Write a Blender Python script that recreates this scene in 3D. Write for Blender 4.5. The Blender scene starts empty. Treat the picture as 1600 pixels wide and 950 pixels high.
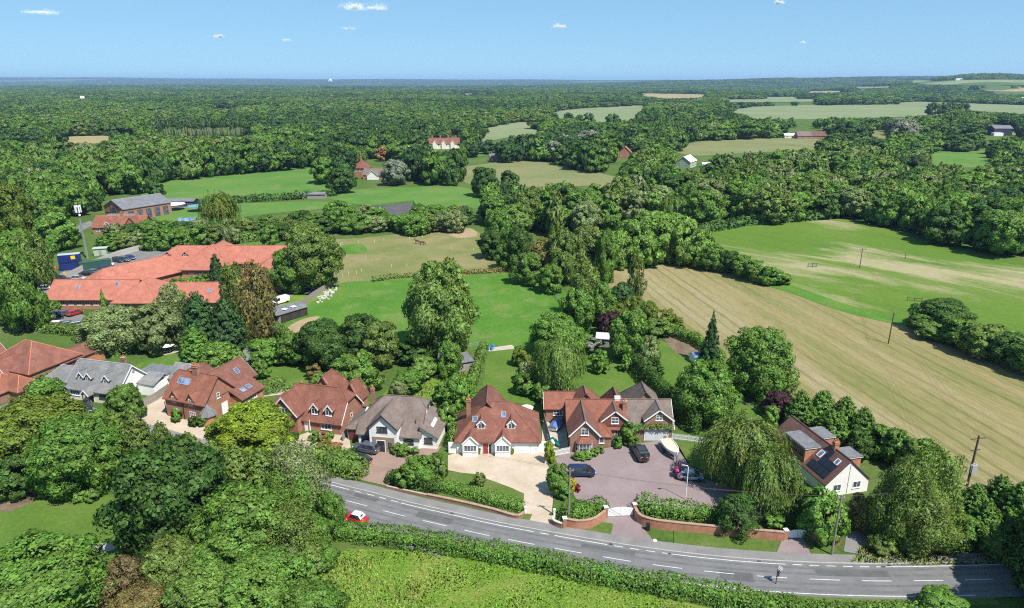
import bpy, bmesh, math, random
import numpy as np
from mathutils import Vector, Matrix, geometry

# ------------------------------------------------------------------ camera, sky, sun, exposure
SC = bpy.context.scene
COL = SC.collection
CAM_H = 58.0
FPX = 1067.0                       # focal length in pixels of the 1600 px wide survey photograph
PITCH = math.atan((475 - 127) / FPX)
cam_data = bpy.data.cameras.new("camera")
cam_data.sensor_width = 36.0
cam_data.lens = FPX / 1600 * 36.0
cam_data.clip_start = 1.0
cam_data.clip_end = 90000
cam = bpy.data.objects.new("camera", cam_data)
COL.objects.link(cam)
cam.location = (0, 0, CAM_H)
cam.rotation_euler = (math.pi / 2 - PITCH, 0, 0)
SC.camera = cam

SUN_EL = math.radians(57)
SUN_DIR = Vector((0.66 * math.cos(SUN_EL), -0.751 * math.cos(SUN_EL), math.sin(SUN_EL)))   # towards the sun
world = bpy.data.worlds.new("World")
SC.world = world
world.use_nodes = True
wt = world.node_tree
wt.nodes.clear()
sky = wt.nodes.new("ShaderNodeTexSky")
sky.sky_type = 'NISHITA'
sky.sun_disc = False
sky.sun_elevation = SUN_EL
sky.sun_rotation = math.atan2(SUN_DIR.x, SUN_DIR.y)
sky.altitude = 3000
sky.air_density = 1.0
sky.dust_density = 0.0
sky.ozone_density = 8.0
bg = wt.nodes.new("ShaderNodeBackground")
bg.inputs[1].default_value = 0.12
wo = wt.nodes.new("ShaderNodeOutputWorld")
gam = wt.nodes.new("ShaderNodeGamma")             # even out the span of the whole sky, as the photograph's exposure does
gam.inputs[1].default_value = 0.36
tin = wt.nodes.new("ShaderNodeMix"); tin.data_type = 'RGBA'; tin.blend_type = 'MULTIPLY'; tin.inputs[0].default_value = 1.0
tin.inputs[7].default_value = (1.33, 2.04, 2.48, 1)
wt.links.new(sky.outputs[0], gam.inputs[0]); wt.links.new(gam.outputs[0], tin.inputs[6]); wt.links.new(tin.outputs[2], bg.inputs[0])
wt.links.new(bg.outputs[0], wo.inputs[0])

sun_d = bpy.data.lights.new("sun", 'SUN')
sun_d.energy = 5.0
sun_d.angle = math.radians(0.53)
sun_d.color = (1.0, 0.955, 0.88)
sun = bpy.data.objects.new("sun", sun_d)
COL.objects.link(sun)
sun.location = (60, -60, 120)
sun.rotation_euler = (-SUN_DIR).to_track_quat('-Z', 'Y').to_euler()

vs = SC.view_settings
vs.view_transform = 'Standard'
vs.look = 'None'
vs.exposure = 0.58
vs.gamma = 1.0
vs.use_curve_mapping = False
SC.render.engine = 'CYCLES'
cy = SC.cycles
cy.max_bounces = 5
cy.diffuse_bounces = 2
cy.glossy_bounces = 2
cy.transmission_bounces = 3
cy.volume_bounces = 0
cy.transparent_max_bounces = 16
cy.caustics_reflective = False
cy.caustics_refractive = False
cy.use_denoising = False
cy.pixel_filter_type = 'BLACKMAN_HARRIS'
cy.filter_width = 1.15
try:
    cy.denoiser = 'OPENIMAGEDENOISE'
    cy.denoising_prefilter = 'ACCURATE'
except Exception:
    pass

# ------------------------------------------------------------------ survey helpers (photo pixel -> place on the ground)
CP, SP = math.cos(PITCH), math.sin(PITCH)
def ray(px, py):
    u = (px - 800) / FPX
    v = (475 - py) / FPX
    return (u, CP + v * SP, -SP + v * CP)
def gp(px, py, z=0.0):
    d = ray(px, py)
    t = (z - CAM_H) / d[2]
    return Vector((d[0] * t, d[1] * t, z))
def pxm(px, py, z=0.0):
    d = ray(px, py)
    return FPX / ((z - CAM_H) / d[2])
def proj(x, y, z):
    yy = y * CP - (z - CAM_H) * SP
    zz = y * SP + (z - CAM_H) * CP
    return 800 + FPX * x / yy, 475 - FPX * zz / yy

def sstep(a, b, x):
    t = np.clip((x - a) / (b - a), 0, 1)
    return t * t * (3 - 2 * t)
def terrain(x, y):
    """height of the land: flat near the village, a hill to the east, ridges on the horizon"""
    x = np.asarray(x, float); y = np.asarray(y, float)
    d = np.hypot(x, y) + 1e-6
    a = 800 + FPX * x / np.maximum(y, 1.0) * 0.94
    z = np.zeros_like(d)
    h1 = sstep(1180, 1480, a) * sstep(2300, 4400, y) * 88
    h1 *= (0.93 + 0.07 * np.sin(a / 37.0))
    h2 = sstep(800, 1150, a) * sstep(5200, 8200, y) * (74 + 5 * np.sin(a / 61.0) + 3 * np.sin(a / 23.0 + 1) + 34 * sstep(1000, 1500, a))
    h3 = sstep(11000, 17000, y) * (78 + 48 * sstep(820, 100, a) + 6 * np.sin(a / 90.0) + 4 * np.sin(a / 31.0))
    h4 = sstep(3500, 7000, y) * 6 * (np.sin(x / 700.0) + np.sin(y / 900.0 + 1))
    z = np.maximum(np.maximum(h1, h2), h3) + h4 * (1 - sstep(8000, 11000, y))
    return np.where(y > 0, z, 0.0)
def gpt(px, py, lift=0.0):
    """photo pixel -> point on the terrain"""
    if py > 150:
        p = gp(px, py); p.z += lift
        return p
    d = np.array(ray(px, py))
    ts = np.geomspace(1500, 40000, 900)
    X = d[0] * ts; Y = d[1] * ts; Z = CAM_H + d[2] * ts
    hit = np.nonzero(Z <= terrain(X, Y))[0]
    i = hit[0] if len(hit) else len(ts) - 1
    return Vector((X[i], Y[i], float(terrain(X[i], Y[i])) + lift))

# ------------------------------------------------------------------ object helpers
def tag(o, label=None, cat=None, group=None, kind=None):
    if label: o["label"] = label
    if cat: o["category"] = cat
    if group: o["group"] = group
    if kind: o["kind"] = kind
    return o
def empty(name, loc, rz=0.0, label=None, cat=None, group=None):
    o = bpy.data.objects.new(name, None)
    COL.objects.link(o)
    o.location = loc
    o.rotation_euler = (0, 0, rz)
    o.empty_display_size = 0.5
    return tag(o, label, cat, group)
def link(name, me, mat=None, parent=None, loc=None):
    o = bpy.data.objects.new(name, me)
    COL.objects.link(o)
    if mat is not None and not me.materials:
        me.materials.append(mat)
    if parent is not None: o.parent = parent
    if loc is not None: o.location = loc
    return o

class MB:
    """collects simple shapes, then links them as one mesh object"""
    def __init__(self):
        self.v = []; self.f = []; self.m = []; self.mi = 0
    def add(self, vs, fs):
        b = len(self.v)
        self.v += [tuple(p) for p in vs]
        self.f += [tuple(b + i for i in f) for f in fs]
        self.m += [self.mi] * len(fs)
        return self
    def box(self, x0, x1, y0, y1, z0, z1):
        return self.add([(x0,y0,z0),(x1,y0,z0),(x1,y1,z0),(x0,y1,z0),(x0,y0,z1),(x1,y0,z1),(x1,y1,z1),(x0,y1,z1)],
                 [(0,3,2,1),(4,5,6,7),(0,1,5,4),(1,2,6,5),(2,3,7,6),(3,0,4,7)])
    def obox(self, c, ux, uy, uz, sx, sy, sz):
        """oriented box around c; ux,uy,uz unit vectors, s full sizes"""
        c = Vector(c); ux = Vector(ux) * sx / 2; uy = Vector(uy) * sy / 2; uz = Vector(uz) * sz / 2
        P = [c - ux - uy - uz, c + ux - uy - uz, c + ux + uy - uz, c - ux + uy - uz,
             c - ux - uy + uz, c + ux - uy + uz, c + ux + uy + uz, c - ux + uy + uz]
        return self.add(P, [(0,3,2,1),(4,5,6,7),(0,1,5,4),(1,2,6,5),(2,3,7,6),(3,0,4,7)])
    def prism(self, poly, axis, a, b):
        """poly: list of 2d points, extruded along axis from a to b ('x': (y,z), 'y': (x,z), 'z': (x,y))"""
        n = len(poly)
        def p(q, t):
            return (t, q[0], q[1]) if axis == 'x' else ((q[0], t, q[1]) if axis == 'y' else (q[0], q[1], t))
        vs = [p(q, a) for q in poly] + [p(q, b) for q in poly]
        fs = [tuple(range(n))[::-1], tuple(range(n, 2 * n))]
        fs += [(i, (i + 1) % n, n + (i + 1) % n, n + i) for i in range(n)]
        return self.add(vs, fs)
    def tube(self, pts, rs, n=8, cap=True):
        pts = [Vector(p) for p in pts]
        if not hasattr(rs, '__len__'): rs = [rs] * len(pts)
        b = len(self.v); vs = []; fs = []
        for i, p in enumerate(pts):
            t = (pts[min(i + 1, len(pts) - 1)] - pts[max(i - 1, 0)]).normalized()
            a = Vector((1, 0, 0)) if abs(t.x) < 0.8 else Vector((0, 1, 0))
            u = t.cross(a).normalized(); w = t.cross(u)
            for k in range(n):
                an = 2 * math.pi * k / n
                vs.append(p + (u * math.cos(an) + w * math.sin(an)) * rs[i])
        for i in range(len(pts) - 1):
            for k in range(n):
                k2 = (k + 1) % n
                fs.append((i*n + k, i*n + k2, (i+1)*n + k2, (i+1)*n + k))
        if cap:
            fs.append(tuple(range(n))[::-1]); fs.append(tuple((len(pts)-1)*n + k for k in range(n)))
        return self.add(vs, fs)
    def lathe(self, prof, c=(0,0,0), n=16):
        """prof: list of (r, z)"""
        vs = []; fs = []
        for r, z in prof:
            for k in range(n):
                an = 2 * math.pi * k / n
                vs.append((c[0] + r*math.cos(an), c[1] + r*math.sin(an), c[2] + z))
        for i in range(len(prof) - 1):
            for k in range(n):
                k2 = (k + 1) % n
                fs.append((i*n + k, i*n + k2, (i+1)*n + k2, (i+1)*n + k))
        fs.append(tuple(range(n))[::-1]); fs.append(tuple((len(prof)-1)*n + k for k in range(n)))
        return self.add(vs, fs)
    def mesh(self, name, smooth=False):
        me = bpy.data.meshes.new(name)
        me.from_pydata(self.v, [], self.f)
        me.validate()
        bm = bmesh.new(); bm.from_mesh(me)
        bmesh.ops.recalc_face_normals(bm, faces=bm.faces)
        if smooth:
            for f in bm.faces: f.smooth = True
        bm.to_mesh(me); bm.free()
        return me
    def build(self, name, mat, parent=None, loc=None, smooth=False):
        return link(name, self.mesh(name, smooth), mat, parent, loc)

def copy_tree(o, parent=None):
    c = o.copy(); COL.objects.link(c)
    if parent is not None: c.parent = parent
    for ch in list(o.children):
        copy_tree(ch, c)
    return c

# ------------------------------------------------------------------ materials
def newmat(name):
    m = bpy.data.materials.new(name)
    m.use_nodes = True
    nt = m.node_tree
    nt.nodes.clear()
    out = nt.nodes.new("ShaderNodeOutputMaterial")
    return m, nt, out
def N(nt, t, **kw):
    n = nt.nodes.new(t)
    for k, v in kw.items():
        if k.startswith("i_"):
            n.inputs[k[2:]].default_value = v
        else:
            setattr(n, k, v)
    return n
def ramp(nt, stops):
    r = nt.nodes.new("ShaderNodeValToRGB")
    e = r.color_ramp.elements
    while len(e) < len(stops): e.new(0.5)
    for el, (p, c) in zip(e, stops):
        el.position = p
        el.color = (c[0], c[1], c[2], 1)
    return r
def mixrgb(nt, a, b, fac, mode='MIX'):
    n = nt.nodes.new("ShaderNodeMix"); n.data_type = 'RGBA'; n.blend_type = mode
    for s, val in ((n.inputs[0], fac), (n.inputs[6], a), (n.inputs[7], b)):
        if hasattr(val, 'links') or hasattr(val, 'is_linked'): nt.links.new(val, s)
        elif isinstance(val, (int, float)): s.default_value = val
        else: s.default_value = (val[0], val[1], val[2], 1)
    return n.outputs[2]
def noise(nt, vec, scale, detail=4, rough=0.55, dist=0.0):
    n = N(nt, "ShaderNodeTexNoise")
    n.inputs["Scale"].default_value = scale; n.inputs["Detail"].default_value = detail
    n.inputs["Roughness"].default_value = rough; n.inputs["Distortion"].default_value = dist
    if vec is not None: nt.links.new(vec, n.inputs["Vector"])
    return n
def maprange(nt, val, a, b, c=0.0, d=1.0):
    n = N(nt, "ShaderNodeMapRange")
    nt.links.new(val, n.inputs[0])
    for i, q in zip((1, 2, 3, 4), (a, b, c, d)): n.inputs[i].default_value = q
    return n.outputs[0]
def princ(nt, out, col=None, rough=0.6, metal=0.0, spec=0.4):
    p = N(nt, "ShaderNodeBsdfPrincipled")
    p.inputs["Roughness"].default_value = rough
    p.inputs["Metallic"].default_value = metal
    p.inputs["Specular IOR Level"].default_value = spec
    if col is not None:
        if hasattr(col, 'is_linked'): nt.links.new(col, p.inputs["Base Color"])
        else: p.inputs["Base Color"].default_value = (col[0], col[1], col[2], 1)
    nt.links.new(p.outputs[0], out.inputs[0])
    return p
MATS = {}
def plain(name, col, rough=0.6, metal=0.0, spec=0.4, var=0.12, scale=1.5, coat=0.0, bump=0.0, bscale=30):
    """a painted or raw surface: base colour with soft uneven tone"""
    if name in MATS: return MATS[name]
    m, nt, out = newmat(name)
    tc = N(nt, "ShaderNodeTexCoord")
    n = noise(nt, tc.outputs["Object"], scale, 5, 0.6)
    f = maprange(nt, n.outputs[0], 0.3, 0.7, 1 - var, 1 + var)
    c = mixrgb(nt, col, (0, 0, 0), 0.0)
    h = N(nt, "ShaderNodeHueSaturation"); nt.links.new(c, h.inputs["Color"]); nt.links.new(f, h.inputs["Value"])
    p = princ(nt, out, h.outputs[0], rough, metal, spec)
    if coat: p.inputs["Coat Weight"].default_value = coat; p.inputs["Coat Roughness"].default_value = 0.08
    if bump:
        bn = noise(nt, tc.outputs["Object"], bscale, 3)
        b = N(nt, "ShaderNodeBump"); b.inputs["Strength"].default_value = bump; b.inputs["Distance"].default_value = 0.03
        nt.links.new(bn.outputs[0], b.inputs["Height"]); nt.links.new(b.outputs[0], p.inputs["Normal"])
    MATS[name] = m
    return m

def ground_mat(name, stops, scale=0.08, fine=1.2, fine_amt=0.25, stripe=None, patch=None, bump=0.6, rough=0.95, streak=None):
    """open ground seen from the air; world-space patches, fine grain, optional mowing stripes
       stripe=(angle, period m, colour, amount, sharp); patch=(colour, scale, lo, hi)"""
    m, nt, out = newmat(name)
    kk = lambda c: tuple(q*0.82 for q in c)
    stops = [(p_, kk(c_)) for p_, c_ in stops]
    if patch is not None: patch = (kk(patch[0]),) + tuple(patch[1:])
    if stripe is not None: stripe = (stripe[0], stripe[1], kk(stripe[2])) + tuple(stripe[3:])
    g = N(nt, "ShaderNodeNewGeometry")
    pos = g.outputs["Position"]
    if streak is not None:      # stretch the pattern along the way the machine drove
        mr = N(nt, "ShaderNodeMapping"); mr.inputs["Rotation"].default_value = (0, 0, -streak[0])
        mp = N(nt, "ShaderNodeMapping"); mp.inputs["Scale"].default_value = (streak[1], 1, 1)
        nt.links.new(pos, mr.inputs[0]); nt.links.new(mr.outputs[0], mp.inputs[0]); spos = mp.outputs[0]
    else: spos = pos
    n = noise(nt, spos, scale, 6, 0.62, 0.4)
    r = ramp(nt, stops); nt.links.new(n.outputs[0], r.inputs[0])
    c = r.outputs[0]
    if patch is not None:
        pn = noise(nt, spos, patch[1], 9, 0.68, 0.5)
        c = mixrgb(nt, c, patch[0], maprange(nt, pn.outputs[0], patch[2], patch[3]))
    if stripe is not None:
        ang, per, scol, amt, sharp = stripe
        mp = N(nt, "ShaderNodeMapping"); mp.inputs["Rotation"].default_value = (0, 0, -ang)
        nt.links.new(pos, mp.inputs[0])
        wv = N(nt, "ShaderNodeTexWave"); wv.wave_type = 'BANDS'; wv.bands_direction = 'Y'; wv.wave_profile = 'SIN'
        wv.inputs["Scale"].default_value = 0.314159 / per; wv.inputs["Distortion"].default_value = 2.2
        wv.inputs["Detail"].default_value = 3; wv.inputs["Detail Scale"].default_value = 0.35
        nt.links.new(mp.outputs[0], wv.inputs[0])
        brk = noise(nt, spos, scale * 2.5, 4, 0.6)
        f1 = maprange(nt, wv.outputs[1], 0.5 + 0.5 * sharp - 0.25, 0.5 + 0.5 * sharp, 0, amt)
        f2 = maprange(nt, brk.outputs[0], 0.42, 0.58, 0.05, 1)
        mu = N(nt, "ShaderNodeMath", operation='MULTIPLY'); nt.links.new(f1, mu.inputs[0]); nt.links.new(f2, mu.inputs[1])
        c = mixrgb(nt, c, scol, mu.outputs[0])
    fn = noise(nt, pos if streak is None else spos, fine, 8, 0.74)
    f = maprange(nt, fn.outputs[0], 0.3, 0.7, 1 - fine_amt, 1 + fine_amt)
    h = N(nt, "ShaderNodeHueSaturation"); nt.links.new(c, h.inputs["Color"]); nt.links.new(f, h.inputs["Value"])
    p = princ(nt, out, h.outputs[0], rough, 0, 0.1)
    if bump:
        bn = noise(nt, pos, fine * 2.2, 4, 0.7)
        b = N(nt, "ShaderNodeBump"); b.inputs["Strength"].default_value = bump; b.inputs["Distance"].default_value = 0.25
        nt.links.new(bn.outputs[0], b.inputs["Height"]); nt.links.new(b.outputs[0], p.inputs["Normal"])
    MATS[name] = m
    return m

def foliage_mat(name, instancer=False, transl=0.22):
    m, nt, out = newmat(name)
    if instancer:
        a = N(nt, "ShaderNodeAttribute"); a.attribute_type = 'INSTANCER'; a.attribute_name = "tint"
        base = a.outputs["Color"]
    else:
        oi = N(nt, "ShaderNodeObjectInfo"); base = oi.outputs["Color"]
    g = N(nt, "ShaderNodeNewGeometry")
    n = noise(nt, g.outputs["Position"], 0.32, 3, 0.6)
    isl = maprange(nt, g.outputs["Random Per Island"], 0, 1, *((0.75, 1.3) if instancer else (0.52, 1.62)))
    nz = maprange(nt, n.outputs[0], 0.3, 0.7, 0.8, 1.22)
    mu = N(nt, "ShaderNodeMath", operation='MULTIPLY'); nt.links.new(isl, mu.inputs[0]); nt.links.new(nz, mu.inputs[1])
    hu = maprange(nt, n.outputs[0], 0.3, 0.7, 0.487, 0.511)
    h = N(nt, "ShaderNodeHueSaturation")
    nt.links.new(base, h.inputs["Color"]); nt.links.new(mu.outputs[0], h.inputs["Value"]); nt.links.new(hu, h.inputs["Hue"])
    d = N(nt, "ShaderNodeBsdfDiffuse"); nt.links.new(h.outputs[0], d.inputs[0])
    t = N(nt, "ShaderNodeBsdfTranslucent")
    ty = mixrgb(nt, h.outputs[0], (1.25, 1.25, 0.55), 1.0, 'MULTIPLY'); nt.links.new(ty, t.inputs[0])
    ms = N(nt, "ShaderNodeMixShader"); ms.inputs[0].default_value = transl
    nt.links.new(d.outputs[0], ms.inputs[1]); nt.links.new(t.outputs[0], ms.inputs[2])
    gl = N(nt, "ShaderNodeBsdfGlossy"); gl.inputs["Roughness"].default_value = 0.55; gl.inputs[0].default_value = (0.9, 1, 0.9, 1)
    ms2 = N(nt, "ShaderNodeMixShader"); ms2.inputs[0].default_value = 0.015
    nt.links.new(ms.outputs[0], ms2.inputs[1]); nt.links.new(gl.outputs[0], ms2.inputs[2])
    nt.links.new(ms2.outputs[0], out.inputs[0])
    MATS[name] = m
    return m
LEAF = foliage_mat("foliage", transl=0.3)
LEAF_FAR = foliage_mat("foliage_far", True, 0.15)
BARK = plain("bark", (0.10, 0.075, 0.05), 0.95, var=0.35, scale=4)
BARK_PALE = plain("bark_pale", (0.33, 0.29, 0.24), 0.95, var=0.25, scale=4)
# ------------------------------------------------------------------ the land
def catmull(pts, per=6, closed=True):
    n = len(pts); out = []
    rng = range(n) if closed else range(n - 1)
    for i in rng:
        if closed:
            p0, p1, p2, p3 = (pts[(i + k) % n] for k in (-1, 0, 1, 2))
        else:
            p0, p1, p2, p3 = pts[max(i-1, 0)], pts[i], pts[i+1], pts[min(i+2, n-1)]
        for k in range(per):
            t = k / per
            out.append(0.5 * ((2*p1) + (p2-p0)*t + (2*p0-5*p1+4*p2-p3)*t*t + (3*p1-p0-3*p2+p3)*t**3))
    if not closed: out.append(pts[-1])
    return out
def flat_mesh(name, pts, thick=0.0):
    tris = geometry.tessellate_polygon([[Vector((p.x, p.y, 0)) for p in pts]])
    me = bpy.data.meshes.new(name)
    vs = [tuple(p) for p in pts]; fs = []
    for t in tris:
        a, b, c = (pts[i] for i in t)
        fs.append(tuple(t) if (b - a).cross(c - a).z > 0 else tuple(t)[::-1])
    me.from_pydata(vs, [], fs)
    return me
def sheet(name, pxs, mat, lift, smooth=False, world=False, jit=0.0):
    pts = [Vector((p[0], p[1], lift)) for p in pxs] if world else [gpt(x, y, lift) for x, y in pxs]
    if smooth: pts = catmull(pts, 5)
    if jit:
        rr = random.Random(len(pxs) * 7 + int(pxs[0][0]))
        pts = [p + Vector((rr.uniform(-jit, jit), rr.uniform(-jit, jit), 0)) for p in pts]
    o = link(name, flat_mesh(name, pts), mat)
    return tag(o, kind="structure")

# base ground: polar sheet to the horizon, following the hills
M_BASE = ground_mat("rough_grass", [(0.25, (0.055, 0.105, 0.02)), (0.5, (0.085, 0.145, 0.03)), (0.75, (0.15, 0.165, 0.06))], 0.05, 1.0, 0.3)
rings = np.concatenate([np.linspace(0, 300, 8), np.geomspace(360, 24000, 60)])
nang = 220
angs = np.linspace(-1.25, 1.25, nang)
vv = []; ff = []
for r in rings:
    for a in angs:
        x, y = r * math.sin(a), r * math.cos(a)
        vv.append((x, y - 60, float(terrain(x, y - 60))))
for i in range(len(rings) - 1):
    for k in range(nang - 1):
        a = i * nang + k
        ff.append((a, a + 1, a + nang + 1, a + nang))
me = bpy.data.meshes.new("ground"); me.from_pydata(vv, [], [f[::-1] for f in ff])
g_o = tag(link("ground", me, M_BASE), kind="structure")

def ang_px(a, b):
    p, q = gp(*a), gp(*b)
    return math.atan2(q.y - p.y, q.x - p.x)
HAY_ANG = ang_px((1200, 488), (1526, 648)) - math.radians(7)
M_HAY = ground_mat("hay_stubble", [(0.22, (0.345, 0.282, 0.165)), (0.42, (0.32, 0.272, 0.145)), (0.52, (0.285, 0.24, 0.11)), (0.62, (0.19, 0.2, 0.065)), (0.72, (0.245, 0.225, 0.10)), (0.85, (0.33, 0.255, 0.135))], 0.055, 2.2, 0.3,
                   stripe=(HAY_ANG, 3.1, (0.13, 0.14, 0.045), 0.55, 0.86), streak=(HAY_ANG, 0.12))
M_PASTURE = ground_mat("mown_pasture", [(0.25, (0.08, 0.155, 0.022)), (0.5, (0.115, 0.20, 0.028)), (0.7, (0.16, 0.21, 0.05)), (0.85, (0.23, 0.22, 0.09))], 0.03, 1.6, 0.25,
                       patch=((0.35, 0.315, 0.175), 0.028, 0.5, 0.60), streak=(ang_px((1290, 400), (1590, 450)), 0.3))
M_PADDOCK = ground_mat("dry_paddock", [(0.25, (0.14, 0.18, 0.045)), (0.45, (0.19, 0.205, 0.07)), (0.6, (0.25, 0.23, 0.10)), (0.8, (0.32, 0.27, 0.14))], 0.06, 1.6, 0.28,
                       patch=((0.30, 0.25, 0.14), 0.05, 0.56, 0.7))
M_FIELD = ground_mat("green_field", [(0.25, (0.062, 0.165, 0.02)), (0.5, (0.085, 0.205, 0.026)), (0.75, (0.14, 0.225, 0.042))], 0.07, 1.5, 0.28, patch=((0.16, 0.225, 0.06), 0.12, 0.52, 0.66))
M_FIELD2 = ground_mat("bright_pasture", [(0.25, (0.075, 0.18, 0.03)), (0.5, (0.10, 0.215, 0.04)), (0.75, (0.15, 0.225, 0.05))], 0.035, 0.9, 0.2, patch=((0.17, 0.22, 0.07), 0.06, 0.52, 0.66))
M_DRYF = ground_mat("dry_meadow", [(0.25, (0.13, 0.18, 0.06)), (0.5, (0.20, 0.215, 0.09)), (0.75, (0.26, 0.23, 0.11))], 0.02, 0.3, 0.12)
M_PALE = ground_mat("pale_crop", [(0.3, (0.17, 0.225, 0.10)), (0.5, (0.205, 0.25, 0.12)), (0.7, (0.26, 0.27, 0.15))], 0.008, 0.1, 0.1, bump=0)
M_STRAW = ground_mat("ripe_crop", [(0.3, (0.28, 0.24, 0.11)), (0.5, (0.34, 0.28, 0.14)), (0.7, (0.40, 0.32, 0.18))], 0.008, 0.1, 0.1, bump=0)
M_LAWN = ground_mat("garden_lawn", [(0.25, (0.075, 0.15, 0.022)), (0.5, (0.105, 0.185, 0.03)), (0.75, (0.15, 0.20, 0.05))], 0.12, 1.6, 0.2)
M_LAWN_S = ground_mat("striped_lawn", [(0.25, (0.07, 0.155, 0.022)), (0.5, (0.095, 0.19, 0.03)), (0.75, (0.12, 0.20, 0.038))], 0.1, 1.4, 0.15,
                      stripe=(ang_px((400, 420), (450, 376)), 2.2, (0.15, 0.225, 0.04), 0.8, 0.3))
M_MEADOW = ground_mat("long_grass", [(0.25, (0.115, 0.22, 0.02)), (0.5, (0.165, 0.275, 0.035)), (0.72, (0.30, 0.31, 0.08))], 0.14, 2.5, 0.3, bump=0.9)
M_VERGE = ground_mat("verge_grass", [(0.25, (0.075, 0.14, 0.022)), (0.5, (0.11, 0.17, 0.035)), (0.75, (0.19, 0.19, 0.07))], 0.25, 2.5, 0.25)
M_GRAVEL = ground_mat("cream_gravel", [(0.25, (0.44, 0.345, 0.25)), (0.5, (0.52, 0.425, 0.325)), (0.75, (0.60, 0.50, 0.40))], 0.3, 6, 0.12, bump=0.2)
M_PAVING = ground_mat("mauve_block_paving", [(0.25, (0.23, 0.18, 0.18)), (0.5, (0.275, 0.215, 0.215)), (0.75, (0.32, 0.25, 0.25))], 0.25, 5, 0.14, bump=0.15)
M_PINK = ground_mat("pink_block_paving", [(0.25, (0.27, 0.185, 0.15)), (0.5, (0.31, 0.215, 0.175)), (0.75, (0.35, 0.25, 0.20))], 0.3, 5, 0.14, bump=0.15)
M_PATIO = ground_mat("pale_patio", [(0.3, (0.42, 0.37, 0.30)), (0.5, (0.48, 0.43, 0.36)), (0.7, (0.52, 0.47, 0.40))], 0.5, 4, 0.12, bump=0.1)
M_ASPH = ground_mat("asphalt", [(0.25, (0.15, 0.15, 0.153)), (0.5, (0.185, 0.184, 0.186)), (0.75, (0.225, 0.222, 0.222))], 0.35, 5, 0.14, bump=0.1)
M_PATH = ground_mat("pavement_tarmac", [(0.25, (0.19, 0.18, 0.175)), (0.5, (0.23, 0.22, 0.215)), (0.75, (0.28, 0.27, 0.26))], 0.35, 5, 0.14, bump=0.1)
M_CARPARK = ground_mat("car_park_tarmac", [(0.25, (0.17, 0.165, 0.16)), (0.5, (0.20, 0.195, 0.19)), (0.75, (0.25, 0.24, 0.225))], 0.2, 4, 0.12, bump=0.1)
M_SAND = ground_mat("bare_sand", [(0.3, (0.34, 0.25, 0.14)), (0.5, (0.40, 0.30, 0.18)), (0.7, (0.44, 0.35, 0.22))], 0.4, 4, 0.15)
M_ARENA = ground_mat("grey_arena", [(0.3, (0.085, 0.085, 0.09)), (0.5, (0.11, 0.11, 0.115)), (0.7, (0.15, 0.145, 0.145))], 0.15, 2, 0.15)
M_SOIL = ground_mat("bare_soil", [(0.3, (0.14, 0.095, 0.06)), (0.5, (0.20, 0.15, 0.10)), (0.7, (0.26, 0.20, 0.14))], 0.4, 3, 0.25)

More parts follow.
